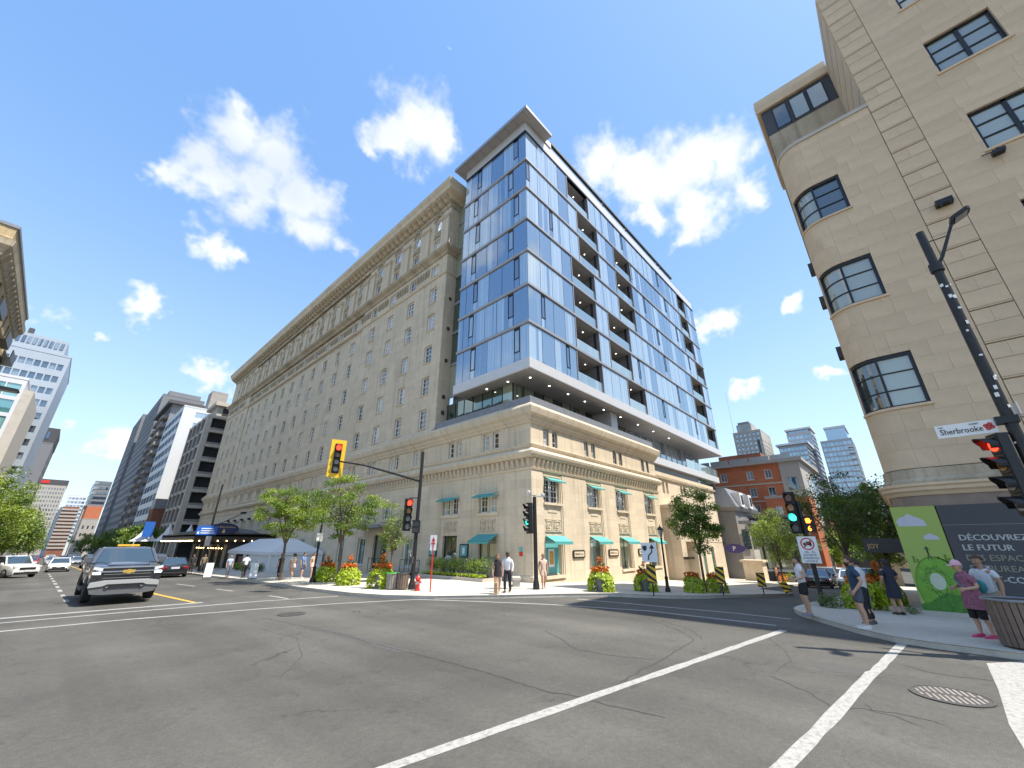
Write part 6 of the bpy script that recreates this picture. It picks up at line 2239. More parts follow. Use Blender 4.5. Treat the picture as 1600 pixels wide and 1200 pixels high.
  mb = MB(); mb.prism([(-w / 2, zlo), (w / 2, zlo), (w / 2, zhi), (-w / 2, zhi)], fn, 0, .015)
  b = mb.build('board', MT['yellow'], t)
  hh = zhi - zlo
  k = -1
  sw = .15
  for i in range(5):
   c = zlo - .2 + i * .29
   s = .28 if not flip else -.28
   pts = [(-w / 2, c + s * .5), (w / 2, c - s * .5), (w / 2, c - s * .5 + sw), (-w / 2, c + s * .5 + sw)]
   pts = [(p, min(max(v, zlo + .003), zhi - .003)) for p, v in pts]
   if abs(pts[0][1] - pts[3][1]) + abs(pts[1][1] - pts[2][1]) < .02:
    continue
   m = MB(); m.prism(pts, fn, .015, .019); m.build('stripe', MT['sblack'], b)
  return t
 t = hazard(17.15, 8.04, .58, 1.28, 'white keep-right arrow board above a striped hazard marker')
 t['category'] = 'sign'
 mb = MB(); mb.cyl((17.15, 8.04, 1.2), (17.15, 8.04, 2.05), .025, .025, 8); mb.build('post', MT['grime'], t)
 s, fn = sign_board(t, 'keep_right_board', 'white', (17.13, 8.02), TOCAM(17.15, 8.04), .62, 1.36, 2.10)
 m = MB(); m.prism([(-.25, 1.98), (-.08, 1.98), (-.08, 1.86), (-.165, 1.76), (-.25, 1.86)], lambda p, v, d: fn(p, v, d), .02, .026); m.build('island_symbol', MT['sblack'], s)
 m = MB(); m.tube([fn(-.06, 1.44, .024), fn(-.04, 1.6, .024), fn(.10, 1.74, .024), (fn(.12, 1.92, .024))], .026, 6); m.prism([(.22, 1.88), (.02, 1.88), (.12, 2.04)], fn, .02, .03); m.build('curved_arrow', MT['sblack'], s)
 hazard(21.28, 6.67, .36, 1.08, 'striped hazard marker standing in front of the leafy street tree')
 hazard(24.4, 5.77, .08, .72, 'small striped hazard marker further down the side street')
 hazard(27.2, 5.35, -.35, .2, 'tilted striped hazard marker at the end of the kerb build-out', .45)
 # advertising boards near the tent
 for x, y, lb in ((8.2, 36.5, 'white pavement sign board nearest the parked black cars'), (9.65, 31.9, 'white pavement sign board in front of the tent')):
  z = zs(x, y)
  t = thing('pavement_board', lb, 'sign', (x, y, z), R(-15), group='pavement boards')
  for s in (-1, 1):
   mb = MB(); mb.hexa([(-.22, s * .22 - .01, .05), (.22, s * .22 - .01, .05), (.22, s * .22 + .01, .05), (-.22, s * .22 + .01, .05), (-.22, s * .03 - .01, .95), (.22, s * .03 - .01, .95), (.22, s * .03 + .01, .95), (-.22, s * .03 + .01, .95)]); mb.build('panel', MT['white'], t)
  mb = MB(); mb.box(-.25, .25, -.3, .3, 0, .06); mb.build('foot', MT['sblack'], t)
 # tent
 t = thing('canopy_tent', 'grey canvas reception tent with pitched roof against the hotel front', 'tent', (14, 47, zs(14, 47)), wb=True)
 X0, X1, Y0, Y1 = 13.9, 18.6, 42.4, 55.5
 ze, zr = 1.3, 2.5
 zb = zs(14, 47)
 mb = MB()
 xm = (X0 + X1) / 2
 mb.hexa([(X0 - .1, Y0 - .1, ze), (X1, Y0 - .1, ze), (X1, Y1 + .1, ze), (X0 - .1, Y1 + .1, ze), (xm - .05, Y0 + 1.6, zr), (xm + .05, Y0 + 1.6, zr), (xm + .05, Y1 - 1.6, zr), (xm - .05, Y1 - 1.6, zr)])
 mb.build('roof', MT['canvas'], t)
 mb = MB(); mb.sweep([(X0, Y1), (X0, Y0), (X1, Y0)], [(0, ze - .28), (.1, ze - .28), (.1, ze - .005), (0, ze - .005)]); mb.build('valance', MT['canvas'], t)
 for k in range(5):
  y0 = Y0 + k * 2.6
  if k == 3:
   d = MB(); d.box(X0 + .02, X0 + .06, y0 + .15, y0 + 1.5, zb - .2, ze - .5); d.build('doorway', MT['brickD'], t)
   continue
  w = MB(); w.box(X0, X0 + .03, y0 + .06, y0 + 2.54, zb - .3, ze - .3); w.build('wall_panel', MT['canvas'], t)
  p = MB(); p.box(X0 - .05, X0 + .05, y0 - .05, y0 + .05, zb - .3, ze); p.build('post', MT['white'], t)
 w = MB(); w.box(X0 + .06, X1, Y0, Y0 + .03, zb - .2, ze - .3); w.build('end_panel', MT['canvas'], t)
 p = MB(); p.box(X0 - .06, X0 + .06, Y0 - .06, Y0 + .06, zb - .2, ze); p.build('post', MT['white'], t)
 # marquee of the hotel entrance
 t = thing('entrance_marquee', 'black iron and glass entrance marquee studded with warm bulbs', 'marquee', (14, 64, zs(14, 64)), wb=True)
 X0, X1, Y0, Y1 = 10.6, 18.8, 56.5, 76
 mb = MB(); mb.box(X0, X1, Y0, Y1, 2.75, 2.95); mb.build('canopy_roof', MT['dgrey'], t)
 mb = MB(); mb.sweep([(X1, Y1), (X0, Y1), (X0, Y0), (X1, Y0)], [(-.06, 2.2), (-.0, 2.2), (.0, 3.1), (-.06, 3.1)]); mb.build('fascia', MT['bronze'], t)
 mb = MB()
 for k in range(9):
  y = Y0 + .8 + k * 2.2
  mb.prism([(0, 0), (.6, .55), (1.4, .8), (2.2, .55), (2.8, 0)], lambda u, v, d: (X0 + .4 + u * 2.4, y + d, 2.95 + v), -.05, .05)
 mb.build('glass_vault_ribs', MT['lead'], t)
 bu = MB(); bu.lathe([(.03, -.06), (.06, 0), (.03, .05)], n=8)
 bm = bu.mesh('bulb', MT['lampw'])
 for k in range(24):
  put('bulb', bm, t, (X0 - .08, Y0 + .4 + k * .8, 2.3))
 for k in range(9):
  put('bulb', bm, t, (X0 + .5 + k * .85, Y0 - .08, 2.3))
 for k in range(12):
  put('bulb', bm, t, (13.6, Y0 + 1.0 + k * 1.2, 1.5))
 for y in (Y0 + .5, (Y0 + Y1) / 2, Y1 - .5):
  mb = MB(); mb.cyl((X0 + .4, y, -1.3), (X0 + .4, y, 2.75), .09, .07, 10); mb.build('column', MT['bronze'], t)
 mb = MB(); mb.prism([(1.45 * math.cos(a), .62 * math.sin(a)) for a in [2 * math.pi * k / 28 for k in range(28)]], lambda u, v, d: (13.1 + u, Y0 - .2 + d, 3.55 + v), -.05, .05)
 ov = mb.build('oval_sign', M('navy_sign', (.018, .022, .07), .5), t)
 place_text('lettering', 'The Ritz-Carlton', .30, MT['gold'], ov, (13.1, Y0 - .26, 3.66), (1, 0, 0), align='CENTER')
 mb = MB(); mb.lathe([(.12, 0), (.16, .12), (.07, .22), (.1, .34), (.02, .4)], (13.1, Y0 - .27, 3.12), 8, sy=.1); mb.build('lion_emblem', MT['gold'], ov)
 part_box(t, 'dark_entrance', 'room', 14.2, 18.75, Y0 + .5, Y1 - .5, -1.3, 2.6)
 for k in range(6):
  part_box(t, 'entrance_curtain', 'tower_beige', 14.08, 14.15, Y0 + 1.2 + k * 3.1, Y0 + 2.3 + k * 3.1, -1.2, 1.9)
 # floodlights in a row on the hotel front
 fl = thing('facade_floodlights', 'row of small black floodlights along the hotel front above the marquee', 'lights', (HX, 66, 5), wb=True)
 for k in range(9):
  mb = MB(); mb.box(HX - .7, HX - .35, 50 + k * 3.4, 50.5 + k * 3.4, 5.1, 5.35); mb.bar((HX, 50.25 + k * 3.4, 5.0), (HX - .5, 50.25 + k * 3.4, 5.1), .05); mb.build('floodlight', MT['black'], fl)
 # white pointed canopies further along
 t = thing('white_pavilion', 'white pointed canopy with a blue banner beyond the marquee', 'tent', (9.7, 86, zs(9.7, 86)), wb=True)
 for x in (9.9, 12.6, 15.3):
  mb = MB(); mb.lathe([(1.75, 2.3), (1.2, 2.7), (.6, 3.5), (.15, 4.6), (.05, 4.9)], (x, 86, 0), 4); mb.build('peak', MT['canvas'], t)
  for s in (-1.2, 1.2):
   q = MB(); q.cyl((x + s, 84.8, -1.4), (x + s, 84.8, 2.4), .05, .05, 6); q.build('pole', MT['white'], t)
 part_box(t, 'blue_banner', 'blue', 9.3, 10.5, 84.5, 84.53, 2.9, 5.1)
 # signs down the side street
 t = thing('awning_sign', 'dark awning with gold letters beyond the corner building', 'sign', (24.5, .7, 2), wb=True)
 mb = MB(); mb.box(24.5, 24.58, -.1, 1.45, 1.70, 2.28); mb.build('board', MT['dgrey'], t)
 mb = MB(); mb.box(24.58, 26.5, -.1, 1.42, 2.2, 2.27); mb.build('canopy', MT['dgrey'], t)
 place_text('lettering', 'JOY', .27, MT['gold'], t, (24.49, 1.33, 1.87), (0, -1, 0), xscale=.85)
 t = thing('oval_shop_sign', 'purple oval shop sign with a white letter hung over the side street', 'sign', (48.5, 13.4, 1.5), wb=True)
 mb = MB(); mb.prism([(1.0 * math.cos(a), .45 * math.sin(a)) for a in [2 * math.pi * k / 24 for k in range(24)]], lambda u, v, d: (48.5 + d, 13.3 + u, 1.55 + v), -.05, .05); b = mb.build('board', M('purple_sign', (.05, .035, .16), .5), t)
 place_text('lettering', 'P', .6, MT['white'], b, (48.44, 13.5, 1.34), (0, -1, 0))
 mb = MB(); mb.bar((48.5, 14.2, 2.1), (48.5, 16.3, 2.1), .05); mb.bar((48.5, 14.0, 1.7), (48.5, 14.2, 2.1), .04); mb.build('bracket', MT['black'], t)
 # handrail by the entrance steps
 t = thing('handrail', 'black iron handrail beside the hotel entrance steps', 'railing', (17, 26, SW), wb=True)
 mb = MB()
 for y0, y1 in ((24.3, 26.6), (28.9, 31.0)):
  mb = MB(); mb.bar((17.2, y0, 1.0), (17.2, y1, 1.0), .04)
  for k in range(5):
   y = y0 + (y1 - y0) * k / 4
   mb.bar((17.2, y, SW), (17.2, y, 1.0), .03)
  mb.build('rail', MT['black'], t)
 mb = MB(); mb.box(16.6, HX - .02, 26.7, 28.8, SW, .28); mb.box(17.2, HX - .02, 26.7, 28.8, .28, .42); mb.build('step', MT['conc'], t)


build_signals()
build_small()

# ------------------------------------------------------------------ vegetation
def leaf_quad(mb, p, n, up, l, w, m=0):
 """small folded leaf"""
 n = n.normalized()
 t = n.cross(up)
 if t.length < 1e-3:
  t = n.cross(Vector((1, 0, 0)))
 t.normalize()
 a = t.cross(n)
 b = len(mb.v)
 mb.v += [tuple(p), tuple(p + a * l * .5 + t * w * .5 + n * w * .12), tuple(p + a * l), tuple(p + a * l * .5 - t * w * .5 + n * w * .12)]
 mb.f.append((b, b + 1, b + 2, b + 3)); mb.m.append(m)


def rvec(rnd):
 while True:
  v = Vector((rnd.uniform(-1, 1), rnd.uniform(-1, 1), rnd.uniform(-1, 1)))
  if .05 < v.length < 1:
   return v.normalized()


def tree(name, label, x, y, zb, h, rad, z0, leaf, ncl, per, ls, seed, group='street trees', trunk=.09, lean=(0, 0), flat=1.0, multi=1, crad=.55, mats=None):
 """tapered trunk, limbs that reach the leaf clumps, crown of many small leaves with gaps between clumps"""
 rnd = random.Random(seed)
 t = thing(name, label, 'tree', (x, y, zb), group=group)
 cz, hz = (z0 + h) / 2, (h - z0) / 2
 cl = []
 for k in range(ncl):
  for _ in range(30):
   v = rvec(rnd) * (rnd.random() ** .45)
   c = Vector((v.x * rad + lean[0] * (v.z + 1) / 2, v.y * rad + lean[1] * (v.z + 1) / 2, cz + v.z * hz * .92))
   if v.z < 0:
    c.x *= 1 + v.z * .25; c.y *= 1 + v.z * .25
   if all((c - q).length > crad * .75 for q in cl):
    break
  cl.append(c)
 tr = MB()
 fork = z0 * .85 + .15
 top = Vector((lean[0] * .3, lean[1] * .3, fork))
 tr.tube([(0, 0, -.1), (.01, .0, .15), (lean[0] * .08, lean[1] * .08, fork * .5), top], [trunk * 1.4, trunk * 1.08, trunk * .9, trunk * .8], 9)
 mains = []
 for k in range(5):
  a = 2 * math.pi * k / 5 + rnd.uniform(-.4, .4)
  e = Vector((math.cos(a) * rad * .5 + lean[0] * .5, math.sin(a) * rad * .5 + lean[1] * .5, cz + rnd.uniform(-.1, .45) * hz))
  mid = top.lerp(e, .5) + Vector((rnd.uniform(-.1, .1), rnd.uniform(-.1, .1), .15 * hz))
  tr.tube([top, mid, e], [trunk * .62, trunk * .42, trunk * .2], 6)
  mains += [mid, e]
 for c in cl:
  s = min(mains, key=lambda q: (q - c).length + (.5 if q.z > c.z else 0))
  m = s.lerp(c, .5) + Vector((rnd.uniform(-.08, .08), rnd.uniform(-.08, .08), .06))
  tr.tube([s, m, c], [trunk * .2, trunk * .13, trunk * .06], 4)
 tr.build('trunk', MT['bark'], t, smooth=True)
 cr = MB()
 mats = mats or [leaf]
 for c in cl:
  sx = crad * rnd.uniform(.7, 1.25)
  mi = rnd.randrange(len(mats))
  sz = sx * rnd.uniform(.5, .8) * flat
  for k in range(per):
   v = rvec(rnd) * (rnd.random() ** .5)
   p = c + Vector((v.x * sx, v.y * sx, v.z * sz))
   n = (Vector((v.x * .4, v.y * .4, .75)) + rvec(rnd) * .75).normalized()
   leaf_quad(cr, p, n, rvec(rnd), ls * rnd.uniform(.7, 1.35), ls * rnd.uniform(.4, .62), mi)
 me = cr.mesh('crown', [MT[m] for m in mats])
 put('crown', me, t)
 return t


def build_trees():
 g = 'trees along the avenue'
 tree('locust_tree', 'airy green street tree in front of the tent, left of the slim lamp post', 10.21, 28.67, zs(10.2, 28.7), 5.75, 2.35, 2.2, 'leafA', 70, 150, .135, 1, g, mats=['leafA', 'leafA', 'leafB'], lean=(-.2, .3), crad=.55, flat=.7)
 tree('locust_tree', 'airy green street tree behind the middle flower planter, right of the slim lamp post', 11.09, 22.94, zs(11, 23), 5.8, 2.15, 2.1, 'leafA', 62, 135, .125, 2, g, mats=['leafA', 'leafB'], lean=(-.25, .3), crad=.5, flat=.7)
 tree('young_tree', 'slender young tree in front of the hotel entrance canopy', 13.7, 22.1, zs(13.7, 22.1), 4.6, .85, 1.3, 'leafA', 22, 110, .12, 3, g, trunk=.05, mats=['leafA', 'leafP'], crad=.40)
 tree('maple_tree', 'bushy dark-leaved street tree in front of the low stone wing', 22.24, 7.77, zs(22.2, 7.8), 4.95, 1.25, 1.75, 'leafB', 50, 170, .125, 4, 'trees along the side street', mats=['leafB', 'leafB', 'leafA'], crad=.42, trunk=.07)
 tree('roadside_tree', 'big leafy tree at the left edge of the avenue', -4.9, 56, zs(-4.9, 56), 9.0, 3.6, 1.6, 'leafB', 90, 170, .22, 5, g, mats=['leafB', 'leafA'], crad=.95, trunk=.2)
 tree('roadside_tree', 'second leafy tree behind the big one at the left edge', -4.6, 74, zs(-4.6, 74), 8.0, 3.0, 1.4, 'leafB', 60, 130, .24, 6, g, mats=['leafB', 'leafA'], crad=.95, trunk=.18)
 for i, (x, y, h, r) in enumerate(((-4.2, 100, 8.5, 3.2), (-4.0, 150, 9, 3.6), (11.4, 100, 6.5, 2.4), (12.2, 122, 7.5, 2.6), (12.5, 150, 8.5, 3.4), (12.2, 178, 8.5, 3.6), (11.6, 210, 9, 4.2), (11.0, 260, 11, 5), (-3.5, 230, 10, 4))):
  lb = ['far green tree on the left side beyond the second tree', 'distant green tree on the left side before the beige tower', 'small far tree by the white pointed canopy', 'far tree in front of the parking garage', 'far tree in front of the office block', 'far tree in front of the dark balcony tower',
              'far tree in front of the plain grey tower', 'distant tree in front of the slab tower', 'distant tree low on the left by the brown block'][i]
  tree('far_tree', lb, x, y, zs(x, y), h, r, 1.8, 'leafB', 34, 90, .42, 20 + i, g, mats=['leafB', 'leafA'] if i % 2 else ['leafB'], crad=1.25, trunk=.16)
 s = 'trees along the side street'
 tree('dense_tree', 'dense dark green tree behind the green traffic light', 29.5, 2.6, zs(29.5, 2.6), 6.5, 2.15, 2.1, 'leafD', 60, 90, .14, 7, s, mats=['leafB', 'leafD', 'leafB'], crad=.58, trunk=.11)
 tree('dense_tree', 'dense dark green tree overhanging the awning sign', 27.0, .9, zs(27, .9), 5.6, 1.5, 1.7, 'leafD', 40, 85, .14, 8, s, mats=['leafB', 'leafD'], crad=.55, trunk=.09)
 tree('dense_tree', 'dark tree further along behind the awning sign', 36.5, 1.6, zs(36.5, 1.6), 7.2, 2.2, 1.4, 'leafD', 44, 110, .18, 9, s, mats=['leafB'], crad=.75, trunk=.11)
 tree('pale_tree', 'pale willowy tree in front of the dark grey restaurant', 45, 8.9, zs(45, 8.9), 6.6, 1.9, 1.4, 'leafP', 58, 150, .15, 10, s, mats=['leafP', 'leafA'], crad=.6, trunk=.08)
 for i, (x, y, h, r, m) in enumerate(((55, 9.2, 6.2, 2.1, 'leafP'), (62, 2.2, 7.4, 2.3, 'leafB'), (76, 2.0, 8, 2.6, 'leafB'), (84, 9.6, 8, 2.6, 'leafA'), (104, 9.6, 9, 3.2, 'leafB'), (110, 1.6, 9, 3.2, 'leafA'), (140, 8, 9, 3.4, 'leafB'))):
  lb = ['feathery pale tree just past the restaurant steps', 'green tree beyond the dense dark trees on the right pavement', 'third green tree down the right pavement', 'bright green tree down the left pavement of the side street', 'distant tree far down the left pavement of the side street', 'distant bright tree far down the right pavement', 'last distant tree at the end of the side street'][i]
  tree('far_tree', lb, x, y, zs(x, y), h, r, 1.6, m, 36, 100, .26 + i * .03, 40 + i, s, mats=[m], crad=.9, trunk=.12)


def planter(x, y, label, seed, s=1.0, tall=True, vine=True, z=None):
 rnd = random.Random(seed)
 z = zs(x, y) if z is None else z
 t = thing('flower_planter', label, 'planter', (x, y, z), group='flower planters')
 mb = MB(); mb.lathe([(.19 * s, 0), (.30 * s, .68 * s), (.33 * s, .7 * s), (.33 * s, .76 * s), (.28 * s, .76 * s), (.27 * s, .70 * s)], n=18); mb.build('pot', MT['pot'], t, smooth=True)
 if vine:
  v = MB()
  gap = rnd.uniform(0, 6.28)
  for k in range(900):
   a = rnd.uniform(0, 6.28)
   u = rnd.random()
   open_ = abs(((a - gap + math.pi) % (2 * math.pi)) - math.pi) < .45
   if open_ and u > .3:
    continue
   rr = .27 + .25 * math.sin(min(1, u * 1.6) * math.pi / 2) + rnd.uniform(-.05, .05)
   zz = .84 - .80 * u ** 1.1 + rnd.uniform(-.05, .05)
   p = Vector((rr * s * math.cos(a), rr * s * math.sin(a), max(.03, zz * s)))
   n = Vector((math.cos(a), math.sin(a), .5 + .3 * (1 - u))) + rvec(rnd) * .6
   leaf_quad(v, p, n, Vector((0, 0, -1)) + rvec(rnd) * .5, rnd.uniform(.10, .17) * s, rnd.uniform(.08, .14) * s)
  put('trailing_vine', v.mesh('trailing_vine', MT['vine']), t)
 f = MB()
 for k in range(84):
  a = rnd.uniform(0, 6.28); r = .40 * math.sqrt(rnd.random())
  c = Vector((r * s * math.cos(a), r * s * math.sin(a), (.80 + .26 * rnd.random() - r * .2) * s))
  for q in range(7):
   leaf_quad(f, c, Vector((0, 0, 1)) + rvec(rnd) * .9, rvec(rnd), .085 * s, .07 * s)
 put('flowers', f.mesh('flowers', MT['flower']), t)
 if tall:
  g = MB()
  for k in range(26):
   a = rnd.uniform(0, 6.28)
   b0 = Vector((.06 * math.cos(a), .06 * math.sin(a), .8)) * s
   d = Vector((math.cos(a) * .5, math.sin(a) * .5, 1.1))
   leaf_quad(g, b0, Vector((math.cos(a), math.sin(a), .3)).cross(Vector((0, 0, 1))) + rvec(rnd) * .4, d, rnd.uniform(.3, .48) * s, .09 * s)
  put('spike_leaves', g.mesh('spike_leaves', MT['spike']), t)
  f2 = MB()
  for k in range(26):
   c = Vector((rnd.uniform(-.08, .08), rnd.uniform(-.08, .08), rnd.uniform(1.12, 1.42))) * s
   for q in range(3):
    leaf_quad(f2, c, Vector((0, 0, 1)) + rvec(rnd), rvec(rnd), .09 * s, .06 * s)
  sm = MB(); sm.tube([(0, 0, .7 * s), (.01, .01, 1.3 * s)], .014, 5); sm.build('canna_stem', MT['spike'], t)
  put('canna_bloom', f2.mesh('canna_bloom', MT['flower']), t)
 return t


def bush(name, label, cat, x, y, z, rx, ry, h, mat, n, ls, seed, group=None, rz=0, stems=True):
 rnd = random.Random(seed)
 t = thing(name, label, cat, (x, y, z), rz, group=group)
 c = MB()
 for k in range(n):
  v = rvec(rnd) * (rnd.random() ** .4)
  hh = h * (.8 + .3 * math.sin(v.x * 7 + seed) * .5 + .2 * rnd.random())
  p = Vector((v.x * rx, v.y * ry, max(.02, hh * (.5 + v.z * .5))))
  leaf_quad(c, p, Vector((v.x * .5, v.y * .5, .8)) + rvec(rnd) * .8, rvec(rnd) + Vector((0, 0, .4)), ls * rnd.uniform(.7, 1.3), ls * rnd.uniform(.35, .6))
 put('foliage', c.mesh('foliage', MT[mat]), t)
 if stems:
  s = MB()
  for k in range(7):
   a = rnd.uniform(0, 6.28); r = rnd.random() * .7
   s.tube([(rx * r * .6 * math.cos(a), ry * r * .6 * math.sin(a), 0), (rx * r * math.cos(a), ry * r * math.sin(a), h * .7)], [.012, .006], 4)
  s.build('stems', MT['bark'], t)
 return t


def build_plants():
 planter(11.35, 24.98, 'planter with faded orange flowers just right of the slim lamp post', 31)
 planter(11.0, 21.61, 'planter with a tall orange bloom between the tree trunk and the bushy planter', 32, 1.0)
 planter(11.16, 18.71, 'bushy chartreuse planter with orange flowers beside the litter bins', 33, 1.06)
 planter(17.08, 10.41, 'round chartreuse planter in front of the second shop window', 34, .98)
 planter(19.56, 9.52, 'planter half hidden behind the keep-right sign', 35, .92)
 planter(21.5, 8.04, 'low chartreuse planter just left of the leafy street tree', 36, .86, tall=False)
 planter(23.0, 7.48, 'low chartreuse planter just right of the leafy street tree', 37, .86, tall=False)
 planter(19.6, 1.6, 'dark planter between the bearded man and the woman in navy', 38, 1.0)
 planter(23.4, 1.25, 'bright yellow-green planter behind the woman in navy', 39, 1.15, z=zs(23.4, 1.25) - .05)
 planter(26.5, 2.2, 'planter of yellow flowers further along the right pavement', 41, 1.1)
 bush('shrub', 'small green shrub at the foot of the near signal pole', 'shrub', 18.9, 2.45, zs(18.9, 2.45), .45, .45, .42, 'leafP', 420, .10, 51)
 bush('weed', 'tuft of weeds against the hoarding footing', 'plant', 18.95, .42, zs(18.95, .42), .2, .2, .22, 'leafP', 90, .08, 52)
 # planting bed along the shop front
 t = thing('planting_bed', 'raised bed of tall ferny shrubs along the shop front', 'flower bed', (17.2, 20.3, SW))
 e = MB(); e.box(-.75, .75, -2.95, 2.95, -.1, .16); e.build('stone_edging', MT['conc'], t)
 so = MB(); so.box(-.65, .65, -2.85, 2.85, .16, .18); so.build('soil', M('soil', (.05, .035, .025), .95, var=.3), t)
 rnd = random.Random(9)
 for k in range(13):
  c = MB()
  yy = -2.6 + k * .43
  for j in range(300):
   v = rvec(rnd) * (rnd.random() ** .45)
   p = Vector((.0 + v.x * .5, yy + v.y * .36, .72 + v.z * .42))
   leaf_quad(c, p, Vector((v.x, v.y, .6)) + rvec(rnd) * .7, rvec(rnd) + Vector((0, 0, .6)), rnd.uniform(.10, .2), rnd.uniform(.035, .06))
  put('shrub', c.mesh('shrub', MT['leafA' if k % 4 else 'leafP']), t)
  s = MB()
  for j in range(4):
   s.tube([(rnd.uniform(-.1, .1), yy + rnd.uniform(-.1, .1), .16), (rnd.uniform(-.2, .2), yy + rnd.uniform(-.2, .2), .7)], .012, 4)
  s.build('shrub_stem', MT['bark'], t)
 g = MB()
 for j in range(900):
  p = Vector((rnd.uniform(-.7, -.25), rnd.uniform(-2.8, 2.8), .2 + rnd.random() * .14))
  leaf_quad(g, p, Vector((-.3, 0, 1)) + rvec(rnd) * .6, rvec(rnd), rnd.uniform(.07, .12), .07)
 put('ground_cover', g.mesh('ground_cover', MT['vine']), t)
 for k, (x, y, s, m, lb) in enumerate(((13.4, 43.6, .5, 'leafB', 'low green planting at the right end of the tent'), (13.2, 46.5, .4, 'leafA', 'low green planting along the middle of the tent'), (13.2, 48.6, .4, 'leafA', 'low green planting left of the middle of the tent'), (12.6, 41.4, .55, 'leafD', 'dark shrub beside the tent corner'), (12.7, 55.6, .5, 'leafD', 'clipped dark shrub by the marquee'))):
  bush('shrub', lb, 'shrub', x, y, zs(x, y), s, s * 1.5, .75, m, 500, .13, 60 + k, group='shrubs round the tent')
 bush('roof_shrub', 'dark conical shrub on the roof terrace of the glass block', 'shrub', 51.5, 16.6, 37.3, .55, .4, 1.9, 'leafD', 380, .2, 71)
 bush('shrub', 'flowering shrubs at the foot of the restaurant terrace', 'shrub', 49.5, 9.8, zs(49.5, 9.8), .9, .5, .8, 'flower', 260, .12, 72)
 bush('shrub', 'green shrub at the bottom of the restaurant steps', 'shrub', 52, 9.6, zs(52, 9.6), .9, .6, 1.0, 'leafA', 300, .14, 73)


build_trees()
build_plants()

# ------------------------------------------------------------------ vehicles (front looks along local -Y)
VM = dict(tyre=M('tyre', (.018, .018, .018), .8, var=.2), rim=M('alloy_rim', (.35, .35, .36), .3, .8), chrome=M('chrome', (.62, .62, .63), .12, 1.0, var=.03),
          trim=M('black_trim', (.015, .015, .017), .5, var=.1), head=M('headlamp', (.75, .78, .80), .1, .2, var=.05, coat=1, spec=.8), tail=M('tail_lamp', (.35, .012, .01), .2, var=.1, coat=1),
          glass=glass_mat('car_glass', (.03, .045, .05), (.05, .06, .065), .0, .16, (.9, .97, 1)), plate=M('licence_plate', (.6, .6, .62), .5), grille=M('grille_mesh', (.03, .03, .032), .45, .3, var=.2, scale=40))
SHAPES = dict(
 sedan=dict(L=4.7, W=1.82, H=1.45, wr=.33, wb=(.19, .80), st=[(0, .72, .34, .58), (.015, .86, .24, .66), (.06, .95, .2, .74), (.16, 1, .19, .83), (.28, 1, .19, .90), (.34, 1, .19, .93), (.72, 1, .19, .96), (.86, .99, .2, .98), (.95, .95, .24, .94), (.99, .88, .3, .86), (1, .78, .38, .76)],
               cab=(.27, .90, .40, .72, .90, .93, .74)),
 suv=dict(L=4.75, W=1.92, H=1.74, wr=.37, wb=(.19, .79), st=[(0, .74, .42, .80), (.012, .88, .30, .92), (.05, .96, .26, 1.0), (.15, 1, .25, 1.05), (.27, 1, .25, 1.10), (.34, 1, .25, 1.12), (.8, 1, .25, 1.15), (.95, .98, .28, 1.12), (.99, .92, .34, 1.05), (1, .85, .42, .95)],
             cab=(.26, .985, .38, .93, 1.08, .95, .80)))


def loft(stations, L, W):
 """lower body: cross sections lofted from nose to tail"""
 mb = MB()
 rings = []
 for f, wf, zb, zt in stations:
  y = -L / 2 + f * L
  w = W / 2 * wf
  pts = [(-w * .92, zb), (-w, zb + (zt - zb) * .22), (-w, zb + (zt - zb) * .68), (-w * .965, zb + (zt - zb) * .9), (-w * .86, zt), (-w * .4, zt + .02), (0, zt + .025)]
  pts = pts + [(-x, z) for x, z in reversed(pts[:-1])]
  b = len(mb.v)
  mb.v += [(x, y, z) for x, z in pts]
  rings.append((b, len(pts)))
 for (a, n), (b, _) in zip(rings, rings[1:]):
  for k in range(n):
   mb.f.append((a + k, a + (k + 1) % n, b + (k + 1) % n, b + k)); mb.m.append(0)
 a, n = rings[0]; mb.f.append(tuple(range(a, a + n))); mb.m.append(0)
 a, n = rings[-1]; mb.f.append(tuple(reversed(range(a, a + n)))); mb.m.append(0)
 return mb


def wheel(t, x, y, r, w):
 s = 1 if x > 0 else -1
 ty = MB()
 prof = [(r * .62, -w / 2), (r * .92, -w / 2), (r, -w / 2 + .03), (r, w / 2 - .03), (r * .92, w / 2), (r * .62, w / 2)]
 n = 22
 b0 = len(ty.v)
 for k in range(n):
  a = 2 * math.pi * k / n
  for rr, xx in prof:
   ty.v.append((xx, rr * math.cos(a), rr * math.sin(a)))
 m = len(prof)
 for k in range(n):
  for j in range(m):
   ty.f.append((k * m + j, ((k + 1) % n) * m + j, ((k + 1) % n) * m + (j + 1) % m, k * m + (j + 1) % m)); ty.m.append(0)
 o = ty.build('wheel', VM['tyre'], t, smooth=True)
 o.location = (x, y, r)
 rm = MB()
 rm.cyl((s * (w * .18), 0, 0), (s * (w * .36), 0, 0), r * .22, r * .2, 10)
 for k in range(6):
  a = 2 * math.pi * k / 6
  rm.bar((s * w * .33, 0, 0), (s * w * .33, r * .62 * math.cos(a), r * .62 * math.sin(a)), .07, .04, up=(1, 0, 0))
 rm.tube([(s * w * .36, r * .62 * math.cos(2 * math.pi * k / 18), r * .62 * math.sin(2 * math.pi * k / 18)) for k in range(19)], .025, 5, cap=False)
 rm.build('rim', VM['rim'], o)
 d = MB(); d.cyl((s * w * .05, 0, 0), (s * w * .16, 0, 0), r * .6, r * .6, 16); d.build('brake_disc', VM['trim'], o)


